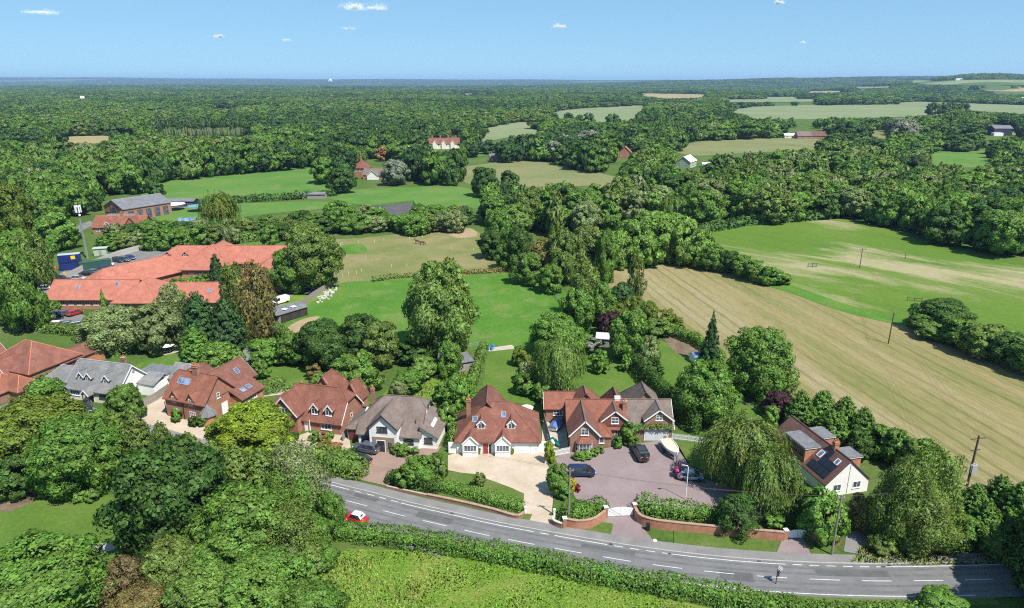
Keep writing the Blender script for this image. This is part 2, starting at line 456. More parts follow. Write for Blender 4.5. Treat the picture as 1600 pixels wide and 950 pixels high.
FIELDS = [   # name, material, outline as seen, lift, smooth
 ("hay_field", M_HAY, [(925,428),(1010,417),(1100,410),(1195,440),(1260,462),(1420,512),(1520,548),(1640,585),(1760,830),(1560,790),(1460,740),(1370,700),(1290,650),(1200,600),(1130,565),(1010,500)], .03),
 ("pasture", M_PASTURE, [(1080,362),(1130,350),(1310,342),(1460,380),(1640,420),(1640,540),(1520,520),(1420,505),(1260,455),(1195,432),(1130,395)], .04),
 ("paddock", M_PADDOCK, [(505,378),(560,372),(722,358),(760,375),(805,418),(725,432),(600,440),(500,445),(512,410)], .03),
 ("green_field", M_FIELD, [(440,520),(482,470),(528,443),(600,438),(725,430),(830,428),(900,470),(960,535),(860,548),(755,548),(620,540),(500,540)], .04),
 ("far_pasture", M_FIELD2, [(225,288),(350,275),(500,262),(524,300),(470,306),(330,310),(235,312)], .05),
 ("far_pasture", M_FIELD2, [(500,300),(700,291),(748,304),(745,325),(680,330),(600,325),(520,312)], .06),
 ("far_pasture", M_FIELD2, [(320,322),(510,315),(545,322),(420,334),(300,348)], .05),
 ("dry_meadow", M_DRYF, [(704,266),(760,256),(840,252),(990,284),(930,290),(800,292),(740,290)], .05),
 ("pale_crop_field", M_PALE, [(850,182),(880,172),(1012,164),(995,180),(980,191),(930,191)], .3),
 ("pale_crop_field", M_PALE, [(1125,172),(1200,166),(1420,163),(1485,180),(1380,184),(1180,186)], .3),
 ("ripe_crop_field", M_DRYF, [(1045,226),(1150,218),(1272,215),(1278,234),(1180,238),(1080,243)], .1),
 ("ripe_crop_field", M_STRAW, [(990,146),(1060,147),(1105,148),(1095,153),(1040,154),(1010,151)], 1.0),
 ("pale_crop_field", M_PALE, [(1130,156),(1270,155),(1280,159),(1140,160)], 1.0),
 ("hill_field", M_PALE, [(1418,127),(1500,125.5),(1600,125),(1680,126),(1680,132),(1560,133.5),(1440,132)], 1.5),
 ("hill_field", M_STRAW, [(1500,139),(1600,137.5),(1680,138),(1680,142),(1580,144)], 1.5),
 ("far_crop_field", M_PALE, [(1380,161),(1440,159),(1640,166),(1640,180),(1560,176),(1480,170)], .5),
 ("far_crop_field", M_PALE, [(760,201),(815,190),(842,195),(838,209),(800,214),(745,222)], .3),
 ("far_crop_field", M_STRAW, [(70,221),(120,213),(178,213),(170,222),(110,226)], .2),
 ("far_crop_field", M_FIELD2, [(100,208),(220,205),(222,210),(110,212)], .2),
 ("far_pasture", M_FIELD2, [(20,240),(45,216),(55,218),(40,245)], .2),
 ("far_pasture", M_FIELD2, [(1450,238),(1550,236),(1555,258),(1520,262),(1455,258)], .1),
 ("far_crop_field", M_DRYF, [(1350,206),(1392,203),(1396,216),(1352,214)], .1),
 ("far_crop_field", M_DRYF, [(1470,204),(1640,206),(1640,211),(1480,210)], .1),
 ("far_crop_field", M_PALE, [(1190,152),(1245,151.5),(1248,156),(1200,157)], .8),
 ("far_crop_field", M_STRAW, [(1255,143),(1330,142),(1335,144.5),(1265,145.5)], 1.0),
 ("far_crop_field", M_PALE, [(1330,136),(1400,134.5),(1402,137),(1340,138.5)], 1.2),
 ("far_crop_field", M_STRAW, [(700,146.5),(770,146),(772,148),(705,148.5)], .8),
 ("far_crop_field", M_PALE, [(905,158),(960,156),(965,159.5),(910,161)], .5),
 ("far_pasture", M_FIELD2, [(330,167),(372,166),(374,170),(334,171)], .4),
 ("far_pasture", M_FIELD2, [(735,238),(760,230),(770,236),(745,246)], .1),
 ("far_pasture", M_FIELD2, [(1290,276),(1305,276),(1305,288),(1290,288)], .05),
]
CLEAR = []
for nm, mt, poly, lift in FIELDS:
    sheet(nm, poly, mt, lift, smooth=True)
    CLEAR.append(poly)
sheet("ditch_grass", [(1195,434),(1235,445),(1330,478),(1430,505),(1426,512),(1320,488),(1235,458),(1190,444)], M_FIELD, .07, smooth=True)
sheet("paddock_green_patch", [(532,384),(565,382),(572,394),(536,396)], M_FIELD, .06, smooth=True)
sheet("meadow", [(330,1010),(420,930),(490,880),(545,858),(700,862),(860,888),(1000,925),(1150,960),(1200,1010)], M_MEADOW, .03)
sheet("meadow", [(-60,800),(-40,772),(60,768),(170,775),(215,815),(205,860),(120,880),(-60,880)], M_LAWN, .03, smooth=True)
sheet("bare_earth", [(-10,790),(30,780),(58,764),(50,785),(10,800)], M_SOIL, .05, smooth=True)
sheet("bare_earth", [(140,852),(178,850),(176,860),(150,862)], M_PATIO, .05, smooth=True)
sheet("bare_earth", [(440,520),(470,500),(500,495),(480,508),(460,522)], M_SAND, .06, smooth=True)
sheet("bare_earth", [(700,362),(735,357),(745,368),(715,372)], M_SAND, .06, smooth=True)
sheet("riding_arena", [(580,323),(645,318),(652,328),(595,342)], M_ARENA, .12)
CLEAR += [[(578,318),(650,314),(660,330),(590,344)]]
# garden lawns
sheet("lawn", [(262,398),(330,386),(440,374),(452,398),(420,408),(330,412)], M_LAWN_S, .05)
sheet("lawn", [(205,572),(260,552),(325,545),(345,560),(300,580),(220,585)], M_LAWN_S, .05)
sheet("lawn", [(385,612),(395,580),(420,560),(480,560),(500,580),(470,612)], M_LAWN, .05)
sheet("lawn", [(590,625),(640,575),(720,565),(735,600),(690,640)], M_MEADOW, .05)
sheet("lawn", [(750,628),(762,548),(838,548),(860,600),(835,632)], M_LAWN, .05)
sheet("lawn", [(850,632),(880,560),(985,556),(1040,630),(1000,645)], M_LAWN, .06)
sheet("lawn", [(1002,524),(1060,540),(1115,600),(1190,640),(1160,665),(1080,680),(1030,610)], M_LAWN, .05)
sheet("lawn", [(1050,688),(1095,690),(1110,740),(1075,725)], M_VERGE, .06)
sheet("vegetable_plot", [(1035,528),(1062,518),(1098,545),(1085,560),(1055,552)], M_SOIL, .07)

# drives and yards
sheet("gravel_drive", [(700,712),(722,705),(850,706),(866,760),(862,802),(866,824),(822,822),(815,780),(790,760),(735,742),(700,735)], M_GRAVEL, .06)
sheet("lawn", [(700,737),(740,741),(800,763),(819,772),(818,786),(760,774),(690,752)], M_VERGE, .075, smooth=False)
sheet("paved_drive", [(866,716),(890,706),(950,700),(1050,686),(1062,700),(1088,745),(1180,775),(1200,815),(1120,812),(990,800),(930,790),(900,780),(880,740)], M_PAVING, .06)
sheet("paved_drive", [(945,800),(992,800),(1000,818),(1024,850),(920,834)], M_PAVING, .062)
sheet("paved_drive", [(1226,834),(1262,834),(1285,872),(1212,868)], M_PAVING, .062)
sheet("paved_drive", [(560,700),(575,692),(690,698),(682,708),(640,722),(606,760),(562,750)], M_PINK, .06)
sheet("gravel_drive", [(440,690),(480,676),(545,678),(548,700),(500,730),(470,740),(430,720)], M_GRAVEL, .06)
sheet("gravel_drive", [(165,655),(215,640),(262,612),(270,640),(290,655),(345,668),(330,690),(230,672),(190,678)], M_GRAVEL, .06)
sheet("patio", [(385,606),(455,604),(462,614),(400,622),(330,640)], M_PATIO, .07)
sheet("patio", [(238,548),(272,543),(280,550),(250,557)], M_PATIO, .07)
sheet("patio", [(745,547),(800,539),(806,545),(760,550)], M_PATIO, .07)
sheet("side_yard", [(846,700),(848,655),(884,645),(888,702)], M_PATIO, .065)
sheet("car_park", [(40,520),(20,500),(60,470),(72,440),(120,412),(200,392),(300,384),(300,398),(230,404),(160,436),(85,474),(85,482),(130,492),(140,505),(100,520)], M_CARPARK, .05)
sheet("service_yard", [(428,520),(436,468),(500,440),(525,438),(526,446),(440,505)], M_MEADOW, .06)
sheet("service_road", [(425,480),(440,462),(462,450),(470,452),(445,470),(430,485)], M_PATH, .065)
sheet("farm_track", [(60,384),(78,372),(140,345),(150,350),(100,375),(75,392)], M_CARPARK, .05)
sheet("yard", [(225,316),(310,312),(315,330),(240,340)], M_CARPARK, .07)
sheet("lawn", [(240,336),(290,325),(312,328),(300,345),(250,350)], M_FIELD2, .08)
sheet("side_drive", [(1318,862),(1322,838),(1345,825),(1420,835),(1470,870),(1400,878)], M_PATH, .06)
sheet("verge", [(1490,700)], M_VERGE, .05) if False else None

# ------------------------------------------------------------------ the road
RC = [(-95.0, 118.0), (-70.0, 106.0), (-48.0, 96.0), (-28.8, 87.4), (-22.6, 84.9), (-16.2, 82.2), (-9.7, 79.8), (-3.0, 77.4), (5.0, 75.0), (10.7, 73.4), (16.2, 72.0), (23.1, 70.6), (30.0, 69.6), (36.1, 69.05), (42.2, 68.75), (48.4, 68.7), (62.7, 69.2), (80.0, 70.6), (110.0, 74.0)]
RCL = catmull([Vector((x, y, 0)) for x, y in RC], 8, closed=False)
RL = [0.0]
for a, b in zip(RCL[:-1], RCL[1:]): RL.append(RL[-1] + (b - a).length)
def road_at(s, off=0.0, z=0.0):
    s = max(0, min(RL[-1] - 1e-3, s))
    i = int(np.searchsorted(RL, s, side='right')) - 1
    t = (s - RL[i]) / (RL[i+1] - RL[i])
    p = RCL[i].lerp(RCL[i+1], t)
    d0 = (RCL[i+1] - RCL[max(i-1, 0)]).normalized(); d1 = (RCL[min(i+2, len(RCL)-1)] - RCL[i]).normalized()
    d = d0.lerp(d1, t).normalized()
    return Vector((p.x - d.y * off, p.y + d.x * off, z)), d
def strip(name, s0, s1, o0, o1, z, mat, z0=None, step=1.5, parent=None):
    n = max(2, int((s1 - s0) / step) + 1)
    mb = MB(); A = []; B = []
    for k in range(n):
        s = s0 + (s1 - s0) * k / (n - 1)
        A.append(road_at(s, o0, z)[0]); B.append(road_at(s, o1, z)[0])
    if z0 is None:
        mb.add(A + B, [(k, k+1, n+k+1, n+k) for k in range(n-1)])
    else:
        A0 = [Vector((p.x, p.y, z0)) for p in A]; B0 = [Vector((p.x, p.y, z0)) for p in B]
        fs = []
        for k in range(n-1):
            fs += [(k, k+1, n+k+1, n+k), (k, 2*n+k, 2*n+k+1, k+1), (n+k, n+k+1, 3*n+k+1, 3*n+k)]
        fs += [(0, n, 3*n, 2*n), (n-1, 2*n-1+0, 4*n-1, 3*n-1)]
        mb.add(A + B + A0 + B0, fs)
    o = mb.build(name, mat, parent)
    if z0 is None:
        for p in o.data.polygons:
            if p.normal.z < 0: p.flip()
    return o
def s_near(x):
    return RL[min(range(len(RCL)), key=lambda i: abs(RCL[i].x - x))]
M_WPAINT = plain("road_paint", (0.5, 0.5, 0.48), 0.7, var=0.25, scale=3)
road = tag(strip("road", 0, RL[-1], -3.05, 3.0, 0.08, M_ASPH), kind="structure")
pav = tag(strip("pavement", 0, s_near(63), 3.16, 4.75, 0.17, M_PATH, z0=0.0), kind="structure")
M_KERB = plain("kerb_stone", (0.33, 0.32, 0.30), 0.9, var=0.15)
tag(strip("kerb", 0, s_near(63), 3.0, 3.16, 0.185, M_KERB, z0=0.0), kind="structure")
# patches in the worn surface
rp = random.Random(4)
M_ASPH2 = ground_mat("asphalt_wheel_track", [(0.25, (0.12, 0.12, 0.123)), (0.5, (0.155, 0.154, 0.156)), (0.75, (0.20, 0.198, 0.198))], 0.5, 5, 0.16, bump=0.1)
for o0 in (-2.15, -1.05, 0.75, 1.8):
    strip("wheel_track", 0, RL[-1], o0, o0 + 0.38, 0.084, M_ASPH2, parent=road)
rp = random.Random(6)
M_PATCH = ground_mat("asphalt_patch", [(0.25, (0.10, 0.10, 0.103)), (0.5, (0.125, 0.125, 0.127)), (0.75, (0.15, 0.15, 0.152))], 0.6, 6, 0.18, bump=0.1)
for x0, o0, ln, w_ in ((-14, .4, 5.5, 1.3), (3, -2.3, 3.2, 1.1), (9, 1.2, 7, .8), (26, -1.2, 4, 1.6), (38, .7, 9, 1.1), (-24, 1.3, 4, .9)):
    strip("surface_patch", s_near(x0), s_near(x0) + ln, o0, o0 + w_, 0.0865, M_PATCH, parent=road)
for x0, o0 in ((-10, 2.75), (12, 2.75), (31, 2.75), (47, 2.75), (20, -.9)):
    strip("drain_cover", s_near(x0), s_near(x0) + .5, o0 - .2, o0 + .2, 0.0875, plain("cast_iron", (.05, .05, .05), .6), parent=road)
# painted lines: each dash a part of the road
s = s_near(-60)
while s < s_near(80):
    strip("centre_dash", s, s + 3.6, -0.06, 0.06, 0.089, M_WPAINT, parent=road)
    s += 6.3
def edge_line(x0, x1, off, dashed=False):
    a, b = s_near(x0), s_near(x1)
    if not dashed:
        strip("edge_line", a, b, off - 0.065, off + 0.065, 0.089, M_WPAINT, parent=road)
    else:
        while a < b:
            strip("edge_dash", a, a + 1.2, off - 0.065, off + 0.065, 0.089, M_WPAINT, parent=road); a += 2.1
for x0, x1, dd in ((-60, -26, 0), (-26, -17, 1), (-17, 1, 0), (1, 5, 1), (5, 11, 0), (11, 20, 1), (20, 33, 0), (33, 46, 1), (46, 80, 0)):
    edge_line(x0, x1, 2.55, dd)
edge_line(-6, 55, -2.6)
tag(strip("lay_by", s_near(-40), s_near(-7), -6.0, -3.05, 0.076, M_PATH), kind="structure")
# verges
for a, b, w0, w1 in ((-34, -25.6, 4.8, 6.3), (-18.5, 1.5, 4.8, 6.2), (6.2, 12.0, 4.8, 7.2), (20.5, 33.2, 4.8, 8.6), (38.6, 42, 4.8, 7.5)):
    tag(strip("verge", s_near(a), s_near(b), w0, w1, 0.13, M_VERGE, z0=0.0), kind="structure")
tag(strip("verge", s_near(-7), s_near(56), -4.2, -3.07, 0.12, M_VERGE, z0=0.0), kind="structure")
# ------------------------------------------------------------------ foliage meshes (unit crowns: half width 1, height 0..2)
def sph(rng, n):
    v = rng.normal(size=(n, 3))
    return v / np.linalg.norm(v, axis=1, keepdims=True)
def norm(v):
    return v / np.maximum(np.linalg.norm(v, axis=1, keepdims=True), 1e-9)
def cards(rng, pos, nrm, size, aspect=1.35, axis=None, geo_rand=0.7, taper=0.0):
    """leaf sprays: one bent quad each; shading normals follow the clump"""
    n = len(pos)
    size = np.broadcast_to(np.asarray(size, float), (n,))
    ng = norm(nrm + geo_rand * sph(rng, n))
    flip = (ng * nrm).sum(1) < 0
    ng[flip] *= -1
    a = sph(rng, n) if axis is None else axis + 0.25 * sph(rng, n)
    u = norm(a - ng * (a * ng).sum(1, keepdims=True))
    w = np.cross(ng, u)
    su = (size * aspect * rng.uniform(0.7, 1.3, n))[:, None] * 0.5
    sw = (size * rng.uniform(0.6, 1.2, n))[:, None] * 0.5
    j = lambda: rng.uniform(0.55, 1.15, (n, 1))
    P = np.stack([pos - u*su*j() - w*sw*j()*0.8, pos + u*su*j()*0.6 - w*sw*j(), pos + u*su*j() + w*sw*j()*(0.8-taper), pos - u*su*j()*0.6 + w*sw*j()], axis=1)
    return P.reshape(-1, 3), np.repeat(norm(nrm + 0.45 * sph(rng, n)), 4, axis=0)
ICO = None
def ico():
    global ICO
    if ICO is None:
        bm = bmesh.new(); bmesh.ops.create_icosphere(bm, subdivisions=1, radius=1)
        bm.verts.index_update()
        ICO = (np.array([v.co[:] for v in bm.verts]), np.array([[v.index for v in f.verts] for f in bm.faces]))
        bm.free()
    return ICO
def leaf_mesh(name, P, NR, cores=None, mat=LEAF):
    """P: (4n,3) quads; cores: list of (centre, radii)"""
    nq = len(P) // 4
    tv, tf = ico()
    cv = []; cn = []; cf = []
    base = len(P)
    if cores is not None and len(cores):
        for c, r in cores:
            cv.append(tv * r + c); cn.append(tv); cf.append(tf + base); base += len(tv)
    V = np.concatenate([P] + cv); NN = np.concatenate([NR] + cn)
    nt3 = sum(len(q) for q in cf)
    me = bpy.data.meshes.new(name)
    me.vertices.add(len(V)); me.vertices.foreach_set("co", V.astype(np.float32).ravel())
    loops = np.concatenate([np.arange(nq * 4)] + [q.ravel() for q in cf]).astype(np.int32)
    starts = np.concatenate([np.arange(nq) * 4, nq * 4 + np.arange(nt3) * 3]).astype(np.int32)
    me.loops.add(len(loops)); me.loops.foreach_set("vertex_index", loops)
    me.polygons.add(nq + nt3); me.polygons.foreach_set("loop_start", starts)
    me.polygons.foreach_set("use_smooth", np.ones(nq + nt3, bool))
    me.update(calc_edges=True)
    me.normals_split_custom_set_from_vertices(norm(NN).astype(np.float32).tolist())
    me.materials.append(mat)
    return me

def hull_broad(t):      # radius of a rounded crown at height t (0..1)
    return np.sqrt(np.clip(1 - ((t - 0.46) / 0.56) ** 2, 0.0, 1))
def hull_upright(t):
    return 0.9 * np.clip(np.sqrt(np.clip(1 - ((t - 0.36) / 0.66) ** 2, 0, 1)), 0, 1)
def hull_cone(t):
    return np.clip((1 - t) ** 0.85 * 1.02, 0.02, 1)
def hull_cypress(t):
    return np.clip(np.minimum(1.0, (1 - t) ** 0.55 * 1.12) * (0.82 + 0.18 * np.minimum(1, t * 4)), 0.02, 1)

def make_broad(name, seed, ncl, leaf, nleaf, mat=LEAF, hull=hull_broad, gap=0.0, clump=0.26, flat=0.8, coref=0.6):
    rng = np.random.default_rng(seed)
    lob = rng.uniform(0, 2 * np.pi, 6)
    # clump centres: mostly a shell under the hull, with lobes pushing in and out
    cs = []; k = 0
    while len(cs) < ncl and k < ncl * 30:
        k += 1
        t = rng.uniform(0.04, 0.97); an = rng.uniform(0, 2*np.pi)
        h = hull(np.array([t]))[0] * (0.84 + 0.2 * math.sin(3*an + lob[0] + 4*t) * math.cos(2*an + lob[1]) + 0.15*math.sin(5*an + lob[2] - 6*t) + 0.08*math.sin(9*an + lob[3] + 9*t))
        rr = h * rng.uniform(0.45, 0.92) ** 0.7
        c = np.array([rr*math.cos(an), rr*math.sin(an), 2*t])
        rc = clump * rng.uniform(0.65, 1.2) * (0.6 + 0.4*h)
        if all(np.linalg.norm(c - q[0]) > 0.5 * clump for q in cs[-60:]):
            cs.append((c, rc))
    # fit the leafy outline to half width 1 and height 0..2
    C = np.array([c for c, r in cs]); R = np.array([r for c, r in cs])
    rx = np.quantile(np.hypot(C[:, 0], C[:, 1]) + R*.8, .9); z1 = np.quantile(C[:, 2] + R*flat, .97); z0_ = np.quantile(C[:, 2] - R*flat, .03)
    C[:, :2] /= rx; C[:, 2] = (C[:, 2] - z0_)*2/(z1 - z0_); R = R/rx; cs = [(c, r) for c, r in zip(C, R)]
    per = rng.multinomial(nleaf, (R**2) / (R**2).sum())
    ids = np.repeat(np.arange(len(C)), per)
    d = sph(rng, len(ids))
    out = C[ids] - np.array([0, 0, 0.75]); out = norm(out)
    d = norm(d + 0.45*out + np.array([0, 0, 0.25]))
    rad = R[ids] * rng.uniform(0.72, 1.12, len(ids))
    sc = np.array([1, 1, flat])
    pos = C[ids] + d * rad[:, None] * sc
    nrm = norm(d + 0.35*out + np.array([0, 0, 0.1]))
    P, NR = cards(rng, pos, nrm, leaf * rng.lognormal(0, .38, len(ids)))
    cores = [(c, np.array([r, r, r*flat]) * coref) for c, r in cs] if coref > 0 else None
    return leaf_mesh(name, P, NR, cores, mat)

def make_cypress(name, seed, tiers, per, leaf, nleaf, hull=hull_cypress, droop=0.15, mat=LEAF, coref=0.6):
    """sprays of flat fronds in tiers round a leader"""
    rng = np.random.default_rng(seed)
    A = []; D = []; W = []
    for i in range(tiers):
        t = (i + 0.4) / tiers
        h = hull(np.array([t]))[0]
        m = max(3, int(per * (0.35 + h)))
        off = rng.uniform(0, 6.28)
        for k in range(m):
            an = off + 2*np.pi*k/m + rng.uniform(-0.3, 0.3)
            ln = h * rng.uniform(0.8, 1.12)
            A.append((0, 0, 2*t + rng.uniform(-0.5, 0.5)/tiers)); D.append((math.cos(an)*ln, math.sin(an)*ln, -droop*ln*2 + rng.uniform(0, 0.12))); W.append(ln)
    A = np.array(A); D = np.array(D); W = np.array(W)
    pr = W / W.sum()
    ids = rng.choice(len(A), nleaf, p=pr)
    u = rng.uniform(0.25, 1.05, nleaf) ** 0.7
    side = rng.normal(0, 1, nleaf) * (0.16 * (1.15 - u) + 0.03) * W[ids]
    perp = norm(np.cross(D[ids], np.array([0, 0, 1.0])))
    pos = A[ids] + D[ids]*u[:, None] + perp*side[:, None] + np.array([0, 0, 1])*(rng.normal(0, 0.03, nleaf)[:, None] - (u**2)[:, None]*droop*0.2)
    dh = norm(D[ids]*np.array([1, 1, 0]) + 1e-6)
    nrm = norm(dh*0.75 + np.array([0, 0, 0.8]) + 0.25*sph(rng, nleaf))
    pos *= np.array([.9, .9, .96])
    P, NR = cards(rng, pos, nrm, leaf, 1.9, axis=norm(D[ids] + perp*np.sign(side)[:, None]*W[ids][:, None]*0.4), geo_rand=0.4)
    cores = []
    for i in range(tiers):
        t = (i + 0.3)/tiers; h = hull(np.array([t]))[0]*coref
        cores.append((np.array([0, 0, 2*t]), np.array([h, h, 2.2/tiers])))
    return leaf_mesh(name, P, NR, cores, mat)

def make_willow(name, seed, nstr, leaf, seg=7, mat=LEAF):
    rng = np.random.default_rng(seed)
    # anchors over a lumpy dome, strands hang from them
    d = sph(rng, nstr); d[:, 2] = np.abs(d[:, 2])
    lob = 1 + 0.14*np.sin(4*np.arctan2(d[:, 1], d[:, 0]) + 1) + 0.1*np.sin(7*np.arctan2(d[:, 1], d[:, 0]) + d[:, 2]*6)
    r = rng.uniform(0.62, 0.98, nstr) * lob
    a = d * r[:, None] * np.array([0.95, 0.95, 1.0]) + np.array([0, 0, 0.98])
    ln = rng.uniform(0.25, 0.75, nstr) * (1.25 - d[:, 2]*0.75)
    ln = np.minimum(ln, a[:, 2]*0.97)
    pos = []; nr = []
    for k in range(seg):
        f = (k + rng.uniform(0, 1, nstr)) / seg
        o = norm(d*np.array([1, 1, 0.15]))
        pos.append(a + o*(0.10*np.sqrt(f))[:, None] - np.array([0, 0, 1])*(ln*f)[:, None] + rng.normal(0, 0.012, (nstr, 3)))
        nr.append(norm(d*np.array([1, 1, 0.9]) + 0.3*sph(rng, nstr)))
    pos = np.concatenate(pos); nr = np.concatenate(nr)
    P, NR = cards(rng, pos, nr, leaf, 3.2, axis=np.tile([0.0, 0, 1], (len(pos), 1)), geo_rand=0.5)
    cores = [(np.array([0, 0, 1.0]), np.array([0.62, 0.62, 0.75])), (np.array([0.3, 0, 0.8]), np.array([0.4, 0.4, 0.5])), (np.array([-0.3, 0.2, 0.8]), np.array([0.4, 0.4, 0.5]))]
    return leaf_mesh(name, P, NR, cores, mat)

def make_trunk(name, seed, limbs=7, lean=0.05, twig=0, spread=0.8):
    """unit trunk: height 1, base radius ~0.035, limbs reaching out"""
    r = random.Random(seed); mb = MB()
    pts = [(0, 0, -0.03)]; x = y = 0
    for k in range(1, 6):
        x += r.uniform(-lean, lean)*0.3; y += r.uniform(-lean, lean)*0.3
        pts.append((x, y, k/5*0.92))
    mb.tube(pts, [0.045, 0.036, 0.03, 0.022, 0.015, 0.006], 8)
    for k in range(limbs):
        t = 0.25 + 0.6*k/limbs; i = int(t/0.92*5); i = min(i, 4)
        p = Vector(pts[i]).lerp(Vector(pts[i+1]), t/0.92*5 - i)
        an = k*2.4 + r.uniform(-.4, .4); ln = r.uniform(0.28, 0.45)*(1.15 - t)*spread/0.8
        q = p + Vector((math.cos(an)*ln, math.sin(an)*ln, ln*0.75)); m = p.lerp(q, 0.5) + Vector((0, 0, ln*0.06))
        mb.tube([p, m, q], [0.018*(1.2-t), 0.012*(1.2-t), 0.003], 6)
        for j in range(twig):
            f = r.uniform(0.35, 0.95); b = p.lerp(q, f); a2 = an + r.uniform(-1.2, 1.2); l2 = ln*r.uniform(0.3, 0.6)
            e = b + Vector((math.cos(a2)*l2, math.sin(a2)*l2, l2*r.uniform(0.2, 0.9)))
            mb.tube([b, b.lerp(e, .5) + Vector((0, 0, .01)), e], [0.006, 0.004, 0.0015], 4)
    return mb.mesh(name, True)

PROTO = {}
def proto(key):
    """crown meshes by kind and detail (A near, B middle, C far)"""
    if key in PROTO: return PROTO[key]
    kind, det, var = key
    s = {'A': 0, 'B': 100, 'C': 200}[det] + var*13
    nl = {'A': 38000, 'B': 15000, 'C': 4200}[det]; lf = {'A': .042, 'B': .066, 'C': .115}[det]; nc = {'A': 190, 'B': 110, 'C': 55}[det]
    n = "crown_" + kind
    if kind == 'broad': me = make_broad(n, s+1, nc, lf, nl)
    elif kind == 'round': me = make_broad(n, s+2, nc, lf, nl, clump=0.24, flat=0.9)
    elif kind == 'upright': me = make_broad(n, s+3, int(nc*1.0), lf*.9, nl, hull=hull_upright, clump=0.24, flat=.95, coref=.42)
    elif kind == 'airy': me = make_broad(n, s+4, int(nc*0.8), lf*0.8, int(nl*0.62), hull=hull_upright, clump=0.26, flat=1.1, coref=0.0)
    elif kind == 'shrub': me = make_broad(n, s+5, int(nc*0.7), lf*1.15, int(nl*0.7), clump=0.32)
    elif kind == 'cypress': me = make_cypress(n, s+6, {'A': 26, 'B': 20, 'C': 13}[det], {'A': 15, 'B': 11, 'C': 8}[det], lf*0.9, int(nl*0.9), droop=-0.12)
    elif kind == 'spruce': me = make_cypress(n, s+7, {'A': 24, 'B': 18, 'C': 12}[det], {'A': 13, 'B': 10, 'C': 8}[det], lf*0.9, int(nl*0.8), hull=hull_cone, droop=0.1, coref=0.45)
    elif kind == 'willow': me = make_willow(n, s+8, {'A': 2600, 'B': 1100, 'C': 420}[det], {'A': .03, 'B': .045, 'C': .07}[det])
    PROTO[key] = me
    return me
TRUNKS = [make_trunk("trunk", 3), make_trunk("trunk", 8), make_trunk("trunk", 15, 9)]
TRUNK_T = make_trunk("trunk", 21, 12, 0.03, 5)
TRUNK_BARE = make_trunk("bare_branches", 33, 16, 0.06, 9, 1.0)
for t in TRUNKS + [TRUNK_T]: t.materials.append(BARK)
TRUNK_P = TRUNK_T.copy(); TRUNK_P.materials.clear(); TRUNK_P.materials.append(BARK_PALE)
TRUNK_BARE.materials.append(plain("dead_wood", (0.30, 0.26, 0.22), 0.95, var=0.2))

TONE = dict(
 dark=(0.034, 0.066, 0.017), mid=(0.062, 0.112, 0.024), bright=(0.095, 0.165, 0.028), lime=(0.21, 0.31, 0.03), olive=(0.072, 0.102, 0.028),
 grey=(0.10, 0.125, 0.06), silver=(0.21, 0.26, 0.19), brown=(0.11, 0.09, 0.038), purple=(0.040, 0.016, 0.028), deep=(0.026, 0.054, 0.02),
 gold=(0.125, 0.185, 0.026), fresh=(0.105, 0.20, 0.03), rust=(0.17, 0.09, 0.045), yellow=(0.36, 0.34, 0.03))
TONE = {k: (v[0]*1.45, v[1]*1.35, v[2]*1.6) if k in ('bright', 'fresh') else (v[0]*1.85, v[1]*1.95, v[2]*1.45) if k not in ('lime','yellow','silver','gold') else (v[0], v[1]*.95, v[2]*.9) for k, v in TONE.items()}
NAMES = dict(broad='broadleaf_tree', round='broadleaf_tree', upright='broadleaf_tree', airy='birch_tree', shrub='shrub', cypress='cypress_tree', spruce='spruce_tree', willow='willow_tree')
CATS = dict(broad='tree', round='tree', upright='tree', airy='tree', shrub='shrub', cypress='conifer', spruce='conifer', willow='tree')
trng = random.Random(11)
def survey_tree(px, py, rw, rh, clear=0.12):
    """crown seen at (px,py) with half sizes rw, rh -> foot on the ground, crown radius, crown height, clear stem"""
    z = 4.0
    for _ in range(12):
        s = pxm(px, py, z); p = gp(px, py, z)
        r = rw/s; th = math.atan2(CAM_H - z, math.hypot(p.x, p.y))
        a = (rh/s)**2 - (min(r, rh/s*0.95)*math.sin(th))**2
        hz = max(math.sqrt(max(a, 0))/math.cos(th), 0.4*rh/s)
        z = 0.6*z + 0.4*(hz*(1 + 2*clear))
    return p.x, p.y, r, 2*hz, 2*hz*clear
